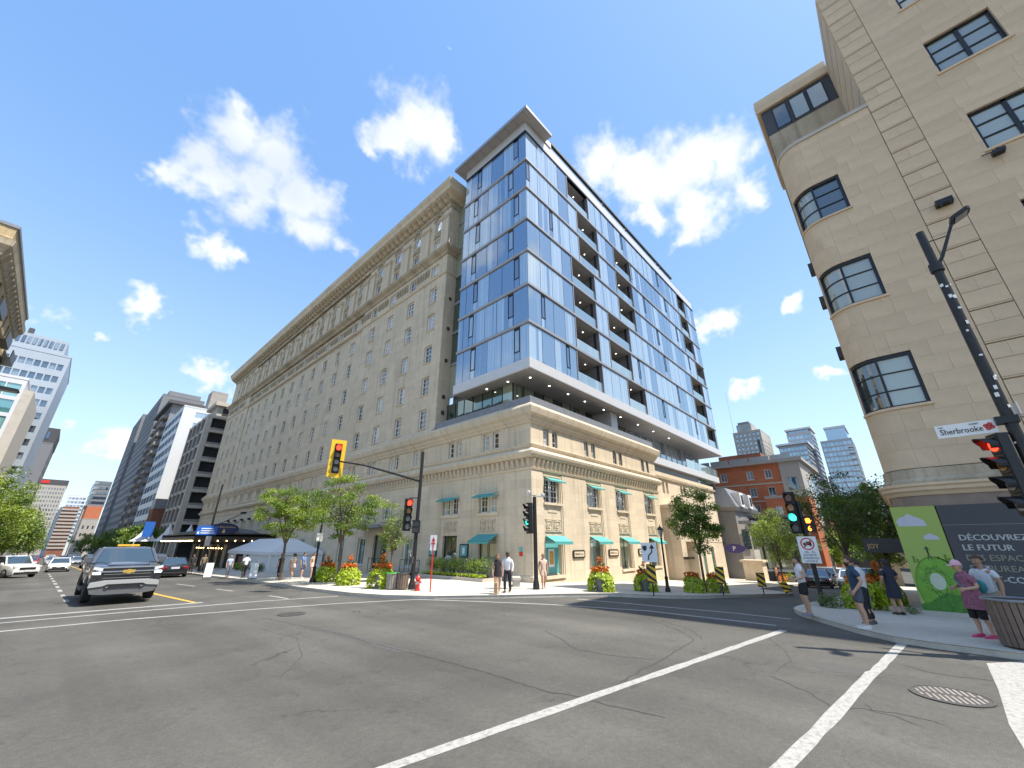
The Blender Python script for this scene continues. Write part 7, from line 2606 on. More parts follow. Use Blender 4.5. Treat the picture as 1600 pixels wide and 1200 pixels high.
def car(kind, x, y, heading, label, paint, group='cars on the avenue', cat='car', lit=False, z=None, name=None):
 """heading: bearing (deg) in which the front points"""
 sh = SHAPES[kind]
 L, W, H, wr = sh['L'], sh['W'], sh['H'], sh['wr']
 zb = zg(x, y) if z is None else z
 t = thing(name or {'sedan': 'car', 'suv': 'sport_utility'}[kind], label, cat, (x, y, zb), R(heading + 90), group=group)
 loft(sh['st'], L, W).build('body', paint, t, smooth=True)
 f0, f1, f2, f3, zb_, wbk, wtk = sh['cab']
 Y = lambda f: -L / 2 + f * L
 wbm, wt = W / 2 * wbk, W / 2 * wtk
 ring0 = [(-wbm * .93, Y(f0), zb_ - .02), (wbm * .93, Y(f0), zb_ - .02), (wbm, Y(f1), zb_), (-wbm, Y(f1), zb_)]
 ring1 = [(-wt * .96, Y(f2), H - .06), (wt * .96, Y(f2), H - .06), (wt, Y(f3), H - .05), (-wt, Y(f3), H - .05)]
 g = MB(); g.hexa(ring0 + ring1); gl = g.build('windows', VM['glass'], t)
 rf = MB()
 rf.hexa([(-wt * .97, Y(f2) - .03, H - .09), (wt * .97, Y(f2) - .03, H - .09), (wt * 1.01, Y(f3) + .03, H - .09), (-wt * 1.01, Y(f3) + .03, H - .09), (-wt * .8, Y(f2) + .25, H), (wt * .8, Y(f2) + .25, H), (wt * .85, Y(f3) - .15, H), (-wt * .85, Y(f3) - .15, H)])
 rf.build('roof', paint, t, smooth=True, bevel=.02)
 pl = MB()
 for a, b in zip(ring0, ring1):
  pl.bar(a, b, .09, .06)
 for s in (-1, 1):
  m0 = Vector((s * wbm * .97, Y(f0 * .45 + f1 * .55), zb_)); m1 = Vector((s * wt * .99, Y(f2 * .5 + f3 * .5), H - .06))
  pl.bar(m0, m1, .08, .05)
 pl.build('pillars', paint, t)
 for wx in (-1, 1):
  for wy in sh['wb']:
   wheel(t, wx * (W / 2 - .10), Y(wy), wr, .22)
  a = MB()
  m = MB(); m.box(wx * W / 2 * 1.0 - .09 + wx * .08, wx * W / 2 * 1.0 + .09 + wx * .08, Y(f0) + .12, Y(f0) + .24, zb_ - .02, zb_ + .13); m.build('mirror', paint, t, bevel=.02)
  hl = MB(); zt = sh['st'][2][3]
  hl.box(min(wx * W * .29, wx * W * .455), max(wx * W * .29, wx * W * .455), -L / 2 + .015, -L / 2 + .3, zt - .19, zt - .04); hl.build('headlight', VM['head'], t, bevel=.02)
  tl = MB(); zt2 = sh['st'][-2][3]
  tl.box(min(wx * W * .27, wx * W * .45), max(wx * W * .27, wx * W * .45), L / 2 - .22, L / 2 - .0, zt2 - .22, zt2 - .04); tl.build('tail_light', VM['tail'], t, bevel=.02)
 zt = sh['st'][1][3]
 gr = MB(); gr.box(-W * .27, W * .27, -L / 2 - .012, -L / 2 + .1, zt - .28, zt - .08); gr.build('grille', VM['grille'], t, bevel=.015)
 bp = MB(); bp.box(-W * .40, W * .40, -L / 2 - .02, -L / 2 + .2, sh['st'][1][2] + .02, sh['st'][1][2] + .18); bp.build('front_bumper', VM['trim'], t, bevel=.03)
 bp = MB(); bp.box(-W * .38, W * .38, L / 2 - .2, L / 2 + .015, sh['st'][1][2] + .05, sh['st'][1][2] + .2); bp.build('rear_bumper', VM['trim'], t, bevel=.03)
 for yy in (-L / 2 - .03, L / 2 + .005):
  p = MB(); p.box(-.16, .16, yy, yy + .02, .50, .64) if yy < 0 else p.box(-.26, .26, yy, yy + .02, .66, .80); p.build('licence_plate', VM['plate'], t)
 if lit:
  pass
 return t


def pickup(x, yf, label):
 """full-size pickup; (x, yf) is the middle of its front bumper, driving towards -Y"""
 L, W, H = 5.85, 2.06, 1.93
 paint = M('graphite_paint', (.13, .14, .16), .22, .55, var=.04, coat=1.0)
 t = thing('pickup_truck', label, 'pickup truck', (x, yf + L / 2, 0), 0)
 Y = lambda d: -L / 2 + d                       # distance from the nose
 st = [(.02, .93, .62, 1.22), (.03, .97, .58, 1.26), (.12, 1, .5, 1.31), (.28, 1, .45, 1.36), (.29, 1, .45, 1.37), (.62, 1, .45, 1.30), (.63, 1, .45, 1.42), (.97, 1, .5, 1.43), (1, .98, .55, 1.40)]
 loft(st, L, W).build('body', paint, t, smooth=True)
 # sculpted hood
 hd = MB()
 hd.hexa([(-.62, Y(.18), 1.30), (.62, Y(.18), 1.30), (.72, Y(1.62), 1.38), (-.72, Y(1.62), 1.38), (-.52, Y(.28), 1.36), (.52, Y(.28), 1.36), (.60, Y(1.6), 1.43), (-.60, Y(1.6), 1.43)])
 hd.build('hood_bulge', paint, t, smooth=True, bevel=.03)
 # cab
 w0, w1 = W / 2 * .95, W / 2 * .76
 b0 = [(-w0, Y(1.55), 1.33), (w0, Y(1.55), 1.33), (w0, Y(3.75), 1.33), (-w0, Y(3.75), 1.33)]
 b1 = [(-w1, Y(2.25), H - .06), (w1, Y(2.25), H - .06), (w1, Y(3.62), H - .06), (-w1, Y(3.62), H - .06)]
 g = MB(); g.hexa(b0 + b1); g.build('cab_glass', VM['glass'], t)
 ws = MB(); ws.face([Vector(p) + Vector((0, -.02, .012)) for p in ((-w0 * .93, Y(1.57), 1.36), (w0 * .93, Y(1.57), 1.36), (w1 * .93, Y(2.22), H - .09), (-w1 * .93, Y(2.22), H - .09))]); ws.build('windshield', VM['glass'], t)
 rf = MB(); rf.hexa([(-w1 * 1.02, Y(2.2), H - .09), (w1 * 1.02, Y(2.2), H - .09), (w1 * 1.02, Y(3.66), H - .09), (-w1 * 1.02, Y(3.66), H - .09), (-w1 * .9, Y(2.36), H), (w1 * .9, Y(2.36), H), (w1 * .9, Y(3.55), H), (-w1 * .9, Y(3.55), H)]); rf.build('roof', paint, t, smooth=True, bevel=.03)
 pl = MB()
 for a, b in zip(b0, b1):
  pl.bar(a, b, .11, .07)
 for s in (-1, 1):
  pl.bar((s * w0 * .985, Y(2.75), 1.33), (s * w1 * 1.0, Y(2.85), H - .06), .10, .06)
 pl.build('pillars', paint, t)
 bar = MB(); bar.box(-.36, .36, Y(2.5), Y(2.72), H + .02, H + .10); bar.build('amber_light_bar', M('amber_bar', (.75, .42, .02), .3, var=.1, coat=.6), t, bevel=.02)
 wp = MB()
 for s in (-.35, .3):
  wp.bar((s, Y(1.55), 1.39), (s + .45, Y(1.62), 1.42), .02, .015)
 wp.build('wipers', VM['trim'], t)
 # face: dark mask, chrome, bars, lamps, emblem
 F = -L / 2
 mk = MB(); mk.box(-.80, .80, F + .02, F + .16, .74, 1.24); mk.build('grille_mask', VM['grille'], t, bevel=.02)
 for z0, z1, w_, y_ in ((1.205, 1.25, .78, -.0), (1.06, 1.115, .83, -.02)):
  c = MB(); c.box(-w_, w_, F + y_, F + y_ + .08, z0, z1); c.build('chrome_bar', VM['chrome'], t, bevel=.012)
 for k in range(4):
  c = MB(); c.box(-.68, .68, F + .005, F + .06, .80 + k * .062, .822 + k * .062); c.build('grille_bar', VM['chrome'] if k % 2 else VM['trim'], t)
 for s in (-1, 1):
  c = MB(); c.box(min(s * .2, s * .7), max(s * .2, s * .7), F + .008, F + .05, 1.135, 1.175); c.build('grille_bar', VM['trim'], t)
  # C-shaped lamp
  h = MB(); f = lambda u, v, d: (s * u, d, v)
  h.prism([(.74, 1.22), (1.0, 1.27), (1.0, 1.18), (.83, 1.13), (.83, 1.07), (1.0, 1.09), (1.0, 1.0), (.76, .99)], f, F + .0, F + .22)
  h.build('headlight', VM['head'], t)
  dr = MB(); dr.prism([(.77, 1.09), (.98, 1.075), (.98, 1.02), (.80, 1.01)], f, F - .012, F - .001); dr.build('running_light', M('running_light', (1, 1, 1), .3, var=0, emit=2.5), t)
  fg = MB(); fg.prism([(.78, .95), (1.0, .97), (1.0, .72), (.84, .70)], f, F + .005, F + .2); fg.build('bumper_corner', VM['trim'], t)
  hk = MB(); hk.tube([(s * .42, F - .03, .54), (s * .46, F - .07, .56), (s * .52, F - .07, .56), (s * .56, F - .03, .54)], .022, 6); hk.build('tow_hook', VM['trim'], t)
  mr = MB(); mr.box(s * 1.13 - .13, s * 1.13 + .13, Y(1.78), Y(1.92), 1.34, 1.58); mr.bar((s * 1.0, Y(1.85), 1.36), (s * 1.1, Y(1.85), 1.40), .05); mr.build('mirror', paint, t, bevel=.03)
  for d, nm in ((2.15, 'door_handle'), (3.1, 'door_handle')):
   q = MB(); q.box(s * W / 2 - .01, s * W / 2 + .03, Y(d + .35), Y(d + .55), 1.14, 1.18); q.build(nm, VM['chrome'], t)
  for d in (1.78, 2.82, 3.72):
   q = MB(); q.box(s * W / 2 * 1.0 - .004, s * W / 2 * 1.0 + .003, Y(d), Y(d) + .012, .55, 1.3); q.build('door_seam', VM['trim'], t)
  st_ = MB(); st_.box(s * W / 2 - .06, s * W / 2 + .10, Y(1.75), Y(3.75), .36, .44); st_.build('side_step', VM['trim'], t)
  for d in (.98, 4.6):
   ar = MB()
   for k in range(10):
    a0, a1 = math.pi * k / 10, math.pi * (k + 1) / 10
    ar.prism([(Y(d) + q * math.cos(a), .42 + q * math.sin(a)) for q, a in ((.43, a0), (.43, a1), (.52, a1), (.52, a0))], lambda u, v, dd: (dd, u, v), s * (W / 2 - .03), s * (W / 2 + .025))
   ar.build('wheel_arch', VM['trim'], t)
   wheel(t, s * (W / 2 - .12), Y(d), .42, .27)
  tl = MB(); tl.box(min(s * .82, s * 1.02), max(s * .82, s * 1.02), L / 2 - .05, L / 2 + .01, .95, 1.38); tl.build('tail_light', VM['tail'], t)
 bm = MB()
 bm.prism([(-.98, .74), (-.62, .80), (.62, .80), (.98, .74), (1.0, .56), (.62, .60), (.5, .66), (-.5, .66), (-.62, .60), (-1.0, .56)], lambda u, v, d: (u, d, v), F - .07, F + .25)
 bm.build('front_bumper', M('bright_bumper', (.62, .62, .61), .25, .7, var=.04), t, bevel=.012)
 vl = MB(); vl.prism([(-.98, .56), (-.6, .62), (.6, .62), (.98, .56), (.9, .36), (.6, .32), (-.6, .32), (-.9, .36)], lambda u, v, d: (u, d, v), F - .03, F + .3); vl.build('lower_valance', M('grey_valance', (.13, .13, .135), .5, .2, var=.08), t)
 sl = MB(); sl.box(-.42, .42, F - .075, F - .03, .56, .62); sl.build('air_slot', VM['trim'], t)
 em = MB()
 em.prism([(-.19, .0), (-.155, .055), (-.055, .055), (-.055, .075), (.055, .075), (.055, .055), (.19, .055), (.155, .0), (.19, -.0), (.155, -.045), (.055, -.045), (.055, -.07), (-.055, -.07), (-.055, -.045), (-.16, -.045)], lambda u, v, d: (u, d, 1.085 + v), F - .045, F - .018)
 em.build('front_emblem', M('gold_emblem', (.75, .5, .12), .25, .7), t)
 bed = MB(); bed.box(-.9, .9, Y(3.85), L / 2 - .08, 1.36, 1.40); bed.build('bed_cover', VM['trim'], t)
 ub = MB(); ub.box(-.8, .8, F + .4, L / 2 - .4, .3, .6); ub.build('underbody', VM['trim'], t)
 return t


def build_vehicles():
 P = lambda n, c, m=.3: M(n, c, .25, m, var=.04, coat=.8)
 white, black, silver, redp, bluep = P('white_paint', (.72, .72, .71), 0), P('black_car_paint', (.012, .012, .016)), P('silver_paint', (.42, .43, .44), .6), P('red_car_paint', (.42, .02, .02), .2), P('blue_car_paint', (.03, .06, .16))
 pickup(2.42, 22.25, 'dark grey pickup truck with bright bumper waiting at the stop line')
 car('suv', -1.65, 57.6, -62, 'white sport utility vehicle entering at the left edge', white)
 car('sedan', 1.6, 71.5, -91, 'white car with dark windshield driving towards the camera behind the pickup', white)
 car('sedan', 7.35, 44.6, 88, 'black sedan parked at the kerb just right of the pickup, tail facing the camera', black)
 car('suv', 6.9, 51.5, 90, 'dark vehicle with red tail lights parked ahead of the black sedan', P('maroon_black', (.02, .012, .014)))
 car('suv', 4.9, 84, -88, 'black sport utility vehicle behind the pickup, left of its windshield', black)
 car('sedan', -1.1, 118, -90, 'red car far off in the left lane', redp)
 for i, (x, y, k, c, lb) in enumerate(((-1.2, 150, 'suv', bluep, 'blue vehicle far down the left lane'), (1.5, 128, 'sedan', silver, 'silver car in the middle lane behind the white car'), (4.6, 112, 'sedan', silver, 'silver car behind the black sport utility vehicle'), (1.6, 175, 'suv', white, 'white vehicle far down the middle lane'),
          (4.8, 145, 'suv', black, 'dark vehicle far down the right lane'), (-1.2, 185, 'sedan', white, 'white car far down the left lane'), (4.7, 190, 'sedan', bluep, 'blue car far down the right lane'), (7.4, 105, 'sedan', silver, 'silver car parked far along the hotel kerb'))):
  car(k, x, y, -90, lb, c)
 s = 'cars on the side street'
 car('sedan', 45.5, 6.3, 4, 'dark car parked behind the man in white on the side street', black, s)
 car('suv', 55.5, 6.9, 2, 'silver sport utility vehicle in the side street right of the no-trucks pole', silver, s)
 car('suv', 63, 6.6, 2, 'white sport utility vehicle parked behind the silver one', white, s)
 car('sedan', 71, 6.9, 2, 'pale car parked third in the side street row', silver, s)
 car('sedan', 48, 4.3, 182, 'white car by the right kerb of the side street', white, s)
 car('suv', 62, 4.4, 182, 'black vehicle by the right kerb further down the side street', black, s)


build_vehicles()

# ------------------------------------------------------------------ people
PM = {}


def pm(name, col, rough=.8, var=.12, scale=14):
 if name not in PM:
  PM[name] = M(name, col, rough, var=var, scale=scale, bump=.55, bscale=11)
 return PM[name]


def skinned(name, verts, edges, rad, mat, parent, sub=2, root=0):
 """connected joints grown into one smooth tapered surface"""
 me = bpy.data.meshes.new(name)
 bm = bmesh.new()
 sl = bm.verts.layers.skin.verify()
 bv = []
 for i, v in enumerate(verts):
  q = bm.verts.new(v)
  r = rad[i]
  q[sl].radius = r if isinstance(r, tuple) else (r, r)
  q[sl].use_root = (i == root)
  bv.append(q)
 for a, b in edges:
  bm.edges.new((bv[a], bv[b]))
 bm.to_mesh(me); bm.free()
 me.materials.append(mat)
 o = put(name, me, parent)
 md = o.modifiers.new('skin', 'SKIN'); md.use_smooth_shade = True
 md.branch_smoothing = .6
 sb = o.modifiers.new('sub', 'SUBSURF'); sb.levels = sub; sb.render_levels = sub
 return o


SKIN = dict(light=M('skin_light', (.52, .31, .21), .55, var=.06), tan=M('skin_tan', (.42, .235, .15), .55, var=.06), dark=M('skin_dark', (.12, .06, .04), .55, var=.06))


def person(x, y, face, h, label, skin='light', hair=(.05, .03, .02), top=(.7, .7, .7), bottom=('pants', (.03, .03, .04)), shoes=(.5, .5, .5), sleeve=.5, pose=None, hairlen=0, z=None, group='people on the pavements', extra=None, woman=False, name='person', seated=False):
 """face: bearing (deg) the person looks along; local +Y is forward"""
 zz = zs(x, y) if z is None else z
 t = thing(name, label, 'person', (x, y, zz), R(face - 90), group=group)
 p = dict(stride=.0, armL=(.135, .03, .475), armR=(-.135, .03, .475), elbL=(.140, -.015, .635), elbR=(-.140, -.015, .635), lean=0., headyaw=0., headtilt=0.)
 p.update(pose or {})
 S = lambda v: Vector(v) * h
 sw = .098 if woman else .110
 ln = p['lean']
 def U(v):                                 # lean the upper body forward about the hips
  v = Vector(v)
  if v.z > .53:
   v.y += (v.z - .53) * ln
  return v * h
 st = p['stride']
 kneeL = (.058, .02 + st * .55, .285); kneeR = (-.058, .02 - st * .35, .285)
 ankL = (.056, st * 1.0 - .005, .05); ankR = (-.056, -st * 1.0 - .005, .05 + (.03 if st > .05 else 0))
 V, E, Rr = [], [], []
 def add(v, r, prev=None, up=True):
  V.append(U(v) if up else S(v)); Rr.append(tuple(q * h for q in (r if isinstance(r, tuple) else (r, r))))
  i = len(V) - 1
  if prev is not None:
   E.append((prev, i))
  return i
 pel = add((0, 0, .525), (.082, .062)); wa = add((0, .0, .60), (.074 if woman else .080, .055), pel); ch = add((0, .0, .715), (.084, .062), wa)
 nb = add((0, -.005, .81), (.05, .045), ch); nk = add((0, .004, .85), .030, nb); hd = add((0, .016, .90), (.040, .050), nk); ht = add((0, .012, .955), (.036, .042), hd)
 idx = {}
 for s, el, wr in ((1, p['elbL'], p['armL']), (-1, p['elbR'], p['armR'])):
  sh = add((s * sw, -.004, .79), .036, ch); e = add(el, .026, sh); w = add(wr, .019, e)
  d = (Vector(wr) - Vector(el)).normalized()
  side = Vector((s, 0, 0)); side = (side - d * side.dot(d)).normalized(); nn = d.cross(side)
  pmid = Vector(wr) + d * .03
  pa = add(pmid, (.020, .014), w)
  for k in range(4):
   off = nn * ((k - 1.5) * .0115)
   ln_ = (.036, .043, .041, .032)[k]
   b = add(pmid + d * .018 + off, .0062, pa); m_ = add(pmid + d * (.018 + ln_ * .55) + off * 1.1 - side * .004, .0054, b); add(pmid + d * (.016 + ln_) + off * 1.05 - side * .013, .0044, m_)
  tb = add(pmid - d * .004 + nn * .021 - side * .008, .0068, pa); add(pmid + d * .022 + nn * .030 - side * .012, .0056, tb)
 for s, kn, an in ((1, kneeL, ankL), (-1, kneeR, ankR)):
  hp = add((s * .052, 0, .50), (.060, .060), pel, False); k = add(kn, .036, hp, False); c = add((kn[0] * .5 + an[0] * .5, kn[1] * .5 + an[1] * .5 - .012, .19), .034, k, False)
  a = add(an, .021, c, False); add((an[0], an[1] + .055, .022), (.020, .014), a, False); add((an[0] + s * .004, an[1] + .10, .016), (.017, .010), len(V) - 1, False)
 skinned('body', V, E, Rr, SKIN[skin], t, 2)
 # head: shaped skull with brow, nose, chin and ears
 hm = MB()
 n, m = 18, 12
 hc = U((0, .014, .915))
 for j in range(m + 1):
  ph = math.pi * j / m
  for i in range(n):
   a = 2 * math.pi * i / n
   fx, fy, fz = math.sin(ph) * math.cos(a), math.sin(ph) * math.sin(a), math.cos(ph)
   wx = .047 * (1 - .25 * max(0, -fz))
   px_, py_, pz_ = fx * wx, fy * .058 * (1 - .12 * max(0, -fz)) - .004 * (fz > .2), fz * .068
   if fy > .7 and abs(fx) < .5:
    py_ -= .004
   hm.v.append(tuple(hc + Vector((px_, py_, pz_)) * h))
 for j in range(m):
  for i in range(n):
   hm.f.append((j * n + i, (j + 1) * n + i, (j + 1) * n + (i + 1) % n, j * n + (i + 1) % n)); hm.m.append(0)
 ns = hc + Vector((0, .055, -.008)) * h
 hm.hexa([ns + Vector(q) * h for q in ((-.009, 0, -.012), (.009, 0, -.012), (.007, -.012, -.012), (-.007, -.012, -.012), (-.004, .002, .016), (.004, .002, .016), (.003, -.01, .018), (-.003, -.01, .018))])
 hm.hexa([ns + Vector(q) * h for q in ((-.008, .013, -.012), (.008, .013, -.012), (.008, -.002, -.015), (-.008, -.002, -.015), (-.003, .004, .008), (.003, .004, .008), (.003, -.004, .01), (-.003, -.004, .01))])
 for s in (-1, 1):
  e0 = hc + Vector((s * .047, -.004, -.006)) * h
  hm.hexa([e0 + Vector(q) * h for q in ((-.003, -.008, -.014), (.004 * s, -.006, -.012), (.004 * s, .006, -.012), (-.003, .008, -.014), (-.003, -.010, .014), (.008 * s, -.010, .014), (.008 * s, .004, .014), (-.003, .006, .014))])
 hdobj = hm.build('head', SKIN[skin], t, smooth=True)
 for s in (-1, 1):
  ey = MB(); c = hc + Vector((s * .018, .0505, .004)) * h; ey.lathe([(.001 * h, -.004 * h), (.007 * h, 0), (.001 * h, .004 * h)], c, 8, sy=.5); ey.build('eye', pm('eye_dark', (.03, .02, .015)), hdobj)
 mo = MB(); c = hc + Vector((0, .0525, -.036)) * h; mo.box(c.x - .016 * h, c.x + .016 * h, c.y - .006 * h, c.y + .002 * h, c.z - .004 * h, c.z + .004 * h); mo.build('mouth', pm('lips', (.35, .12, .09)), hdobj)
 # hair: cap over the crown and back, longer if asked for
 if hair:
  hr = MB()
  for j in range(9):
   ph = math.pi * .62 * j / 8
   for i in range(n):
    a = 2 * math.pi * i / n
    fx, fy, fz = math.sin(ph) * math.cos(a), math.sin(ph) * math.sin(a), math.cos(ph)
    zz_ = fz
    if fy > .25:
     zz_ = max(fz, .42)
    k = 1.0 + .02 * math.sin(i * 5.3 + j * 2.1)
    py2 = fy * .066 * k - .007
    if fy > .25 and fz < .42:
     py2 = min(py2, .052)
    hr.v.append(tuple(hc + Vector((fx * .0545 * k, py2, zz_ * .077 + .002)) * h))
  for j in range(8):
   for i in range(n):
    hr.f.append((j * n + i, (j + 1) * n + i, (j + 1) * n + (i + 1) % n, j * n + (i + 1) % n)); hr.m.append(0)
  ho = hr.build('hair', pm('hair_%.3f_%.3f' % (hair[0], hair[2]), hair, .7, .3, 30), t, smooth=True)
  if hairlen:
   lh = MB(); lh.lathe([(.03 * h, .0), (.055 * h, -.03 * h), (.056 * h, -hairlen * h * .5), (.044 * h, -hairlen * h)], hc + Vector((0, -.028, .045)) * h, 12, sy=.62); lh.build('long_hair', pm('hair_%.3f_%.3f' % (hair[0], hair[2]), hair), ho, smooth=True)
 # shirt
 if top:
  mt = pm('cloth_%.3f_%.3f_%.3f' % top[:3], top[:3]) if not isinstance(top, bpy.types.Material) else top
  V2, E2, R2 = [], [], []
  def a2(v, r, prev=None):
   V2.append(U(v)); R2.append(tuple(q * h for q in (r if isinstance(r, tuple) else (r, r))))
   if prev is not None:
    E2.append((prev, len(V2) - 1))
   return len(V2) - 1
  b0 = a2((0, 0, .455), (.098, .080)); b1 = a2((0, 0, .60), (.090, .070), b0); b2 = a2((0, .002, .715), (.098, .076), b1); b3 = a2((0, -.006, .812), (.084, .062), b2); a2((0, .002, .862), (.050, .046), b3)
  for s, el in ((1, p['elbL']), (-1, p['elbR'])):
   q = a2((s * sw, -.004, .788), .053, b2)
   e = Vector((s * sw, -.004, .79)).lerp(Vector(el), min(1, sleeve * 1.0 if sleeve <= 1 else 1))
   k = a2(tuple(e), .038, q)
   if sleeve > 1:
    wr = p['armL'] if s > 0 else p['armR']
    a2(tuple(Vector(el).lerp(Vector(wr), .92)), .027, k)
  skinned('shirt', V2, E2, R2, mt, t, 2)
 # lower garment
 kind, col = bottom
 if kind:
  mt = col if isinstance(col, bpy.types.Material) else pm('cloth_%.3f_%.3f_%.3f' % col[:3], col[:3])
  if kind in ('shorts', 'pants'):
   V3, E3, R3 = [], [], []
   def a3(v, r, prev=None):
    V3.append(S(v)); R3.append(tuple(q * h for q in (r if isinstance(r, tuple) else (r, r))))
    if prev is not None:
     E3.append((prev, len(V3) - 1))
    return len(V3) - 1
   c0 = a3((0, 0, .61), (.084, .064)); c1 = a3((0, 0, .525), (.092, .074), c0)
   for s, kn, an in ((1, kneeL, ankL), (-1, kneeR, ankR)):
    q = a3((s * .053, 0, .485), (.066, .070), c1)
    kk = Vector((s * .053, 0, .485)).lerp(Vector(kn), .82 if kind == 'shorts' else 1)
    w = a3(tuple(kk), .058 if kind == 'shorts' else .047, q)
    if kind == 'pants':
     a3((an[0], an[1] - .002, .06), .036, w)
   skinned('trousers' if kind == 'pants' else 'shorts', V3, E3, R3, mt, t, 2)
  else:                                   # dress or skirt
   zt, zl, r0, r1 = (.72, .29, .075, .125) if kind == 'dress' else (.72, .42, .072, .105) if kind == 'minidress' else ((.60, .44, .082, .12) if kind == 'skirt' else (.735, .36, .092, .150))
   d = MB()
   prof = []
   for k in range(9):
    f = k / 8
    prof.append(((r0 + (r1 - r0) * f ** .8) * h, (zt + (zl - zt) * f)))
   n2 = 20
   for k, (r, z_) in enumerate(prof):
    for i in range(n2):
     a = 2 * math.pi * i / n2
     rr = r * (1 + .05 * math.sin(i * 2.0 + k * .3) * k / 8)
     c = U((0, 0, z_))
     d.v.append((c.x + rr * math.cos(a), c.y + rr * .78 * math.sin(a), c.z))
   for k in range(8):
    for i in range(n2):
     d.f.append((k * n2 + i, (k + 1) * n2 + i, (k + 1) * n2 + (i + 1) % n2, k * n2 + (i + 1) % n2)); d.m.append(0)
   d.build({'dress': 'dress', 'minidress': 'dress', 'skirt': 'skirt'}.get(kind, 'tunic'), mt, t, smooth=True)
 if shoes:
  for s, an in ((1, ankL), (-1, ankR)):
   c = Vector((an[0], an[1], 0))
   q = MB()
   z0 = (an[2] - .05)
   def ring(yy, w, zt_):
    return [(c.x - w, c.y + yy, z0), (c.x + w, c.y + yy, z0), (c.x + w * .8, c.y + yy, z0 + zt_), (c.x - w * .8, c.y + yy, z0 + zt_)]
   rs = [ring(-.035, .020, .040), ring(-.02, .025, .052), ring(.03, .025, .048), ring(.07, .028, .034), ring(.105, .026, .025), ring(.125, .014, .015)]
   for a in rs:
    q.v += [tuple(Vector(v) * h) for v in a]
   for k in range(len(rs) - 1):
    for i in range(4):
     q.f.append((k * 4 + i, k * 4 + (i + 1) % 4, (k + 1) * 4 + (i + 1) % 4, (k + 1) * 4 + i)); q.m.append(0)
   q.f.append((3, 2, 1, 0)); q.m.append(0); b = (len(rs) - 1) * 4; q.f.append((b, b + 1, b + 2, b + 3)); q.m.append(0)
   q.build('shoe', pm('shoe_%.2f_%.2f_%.2f' % tuple(shoes), shoes, .6), t, smooth=True)
 return t, hc, U


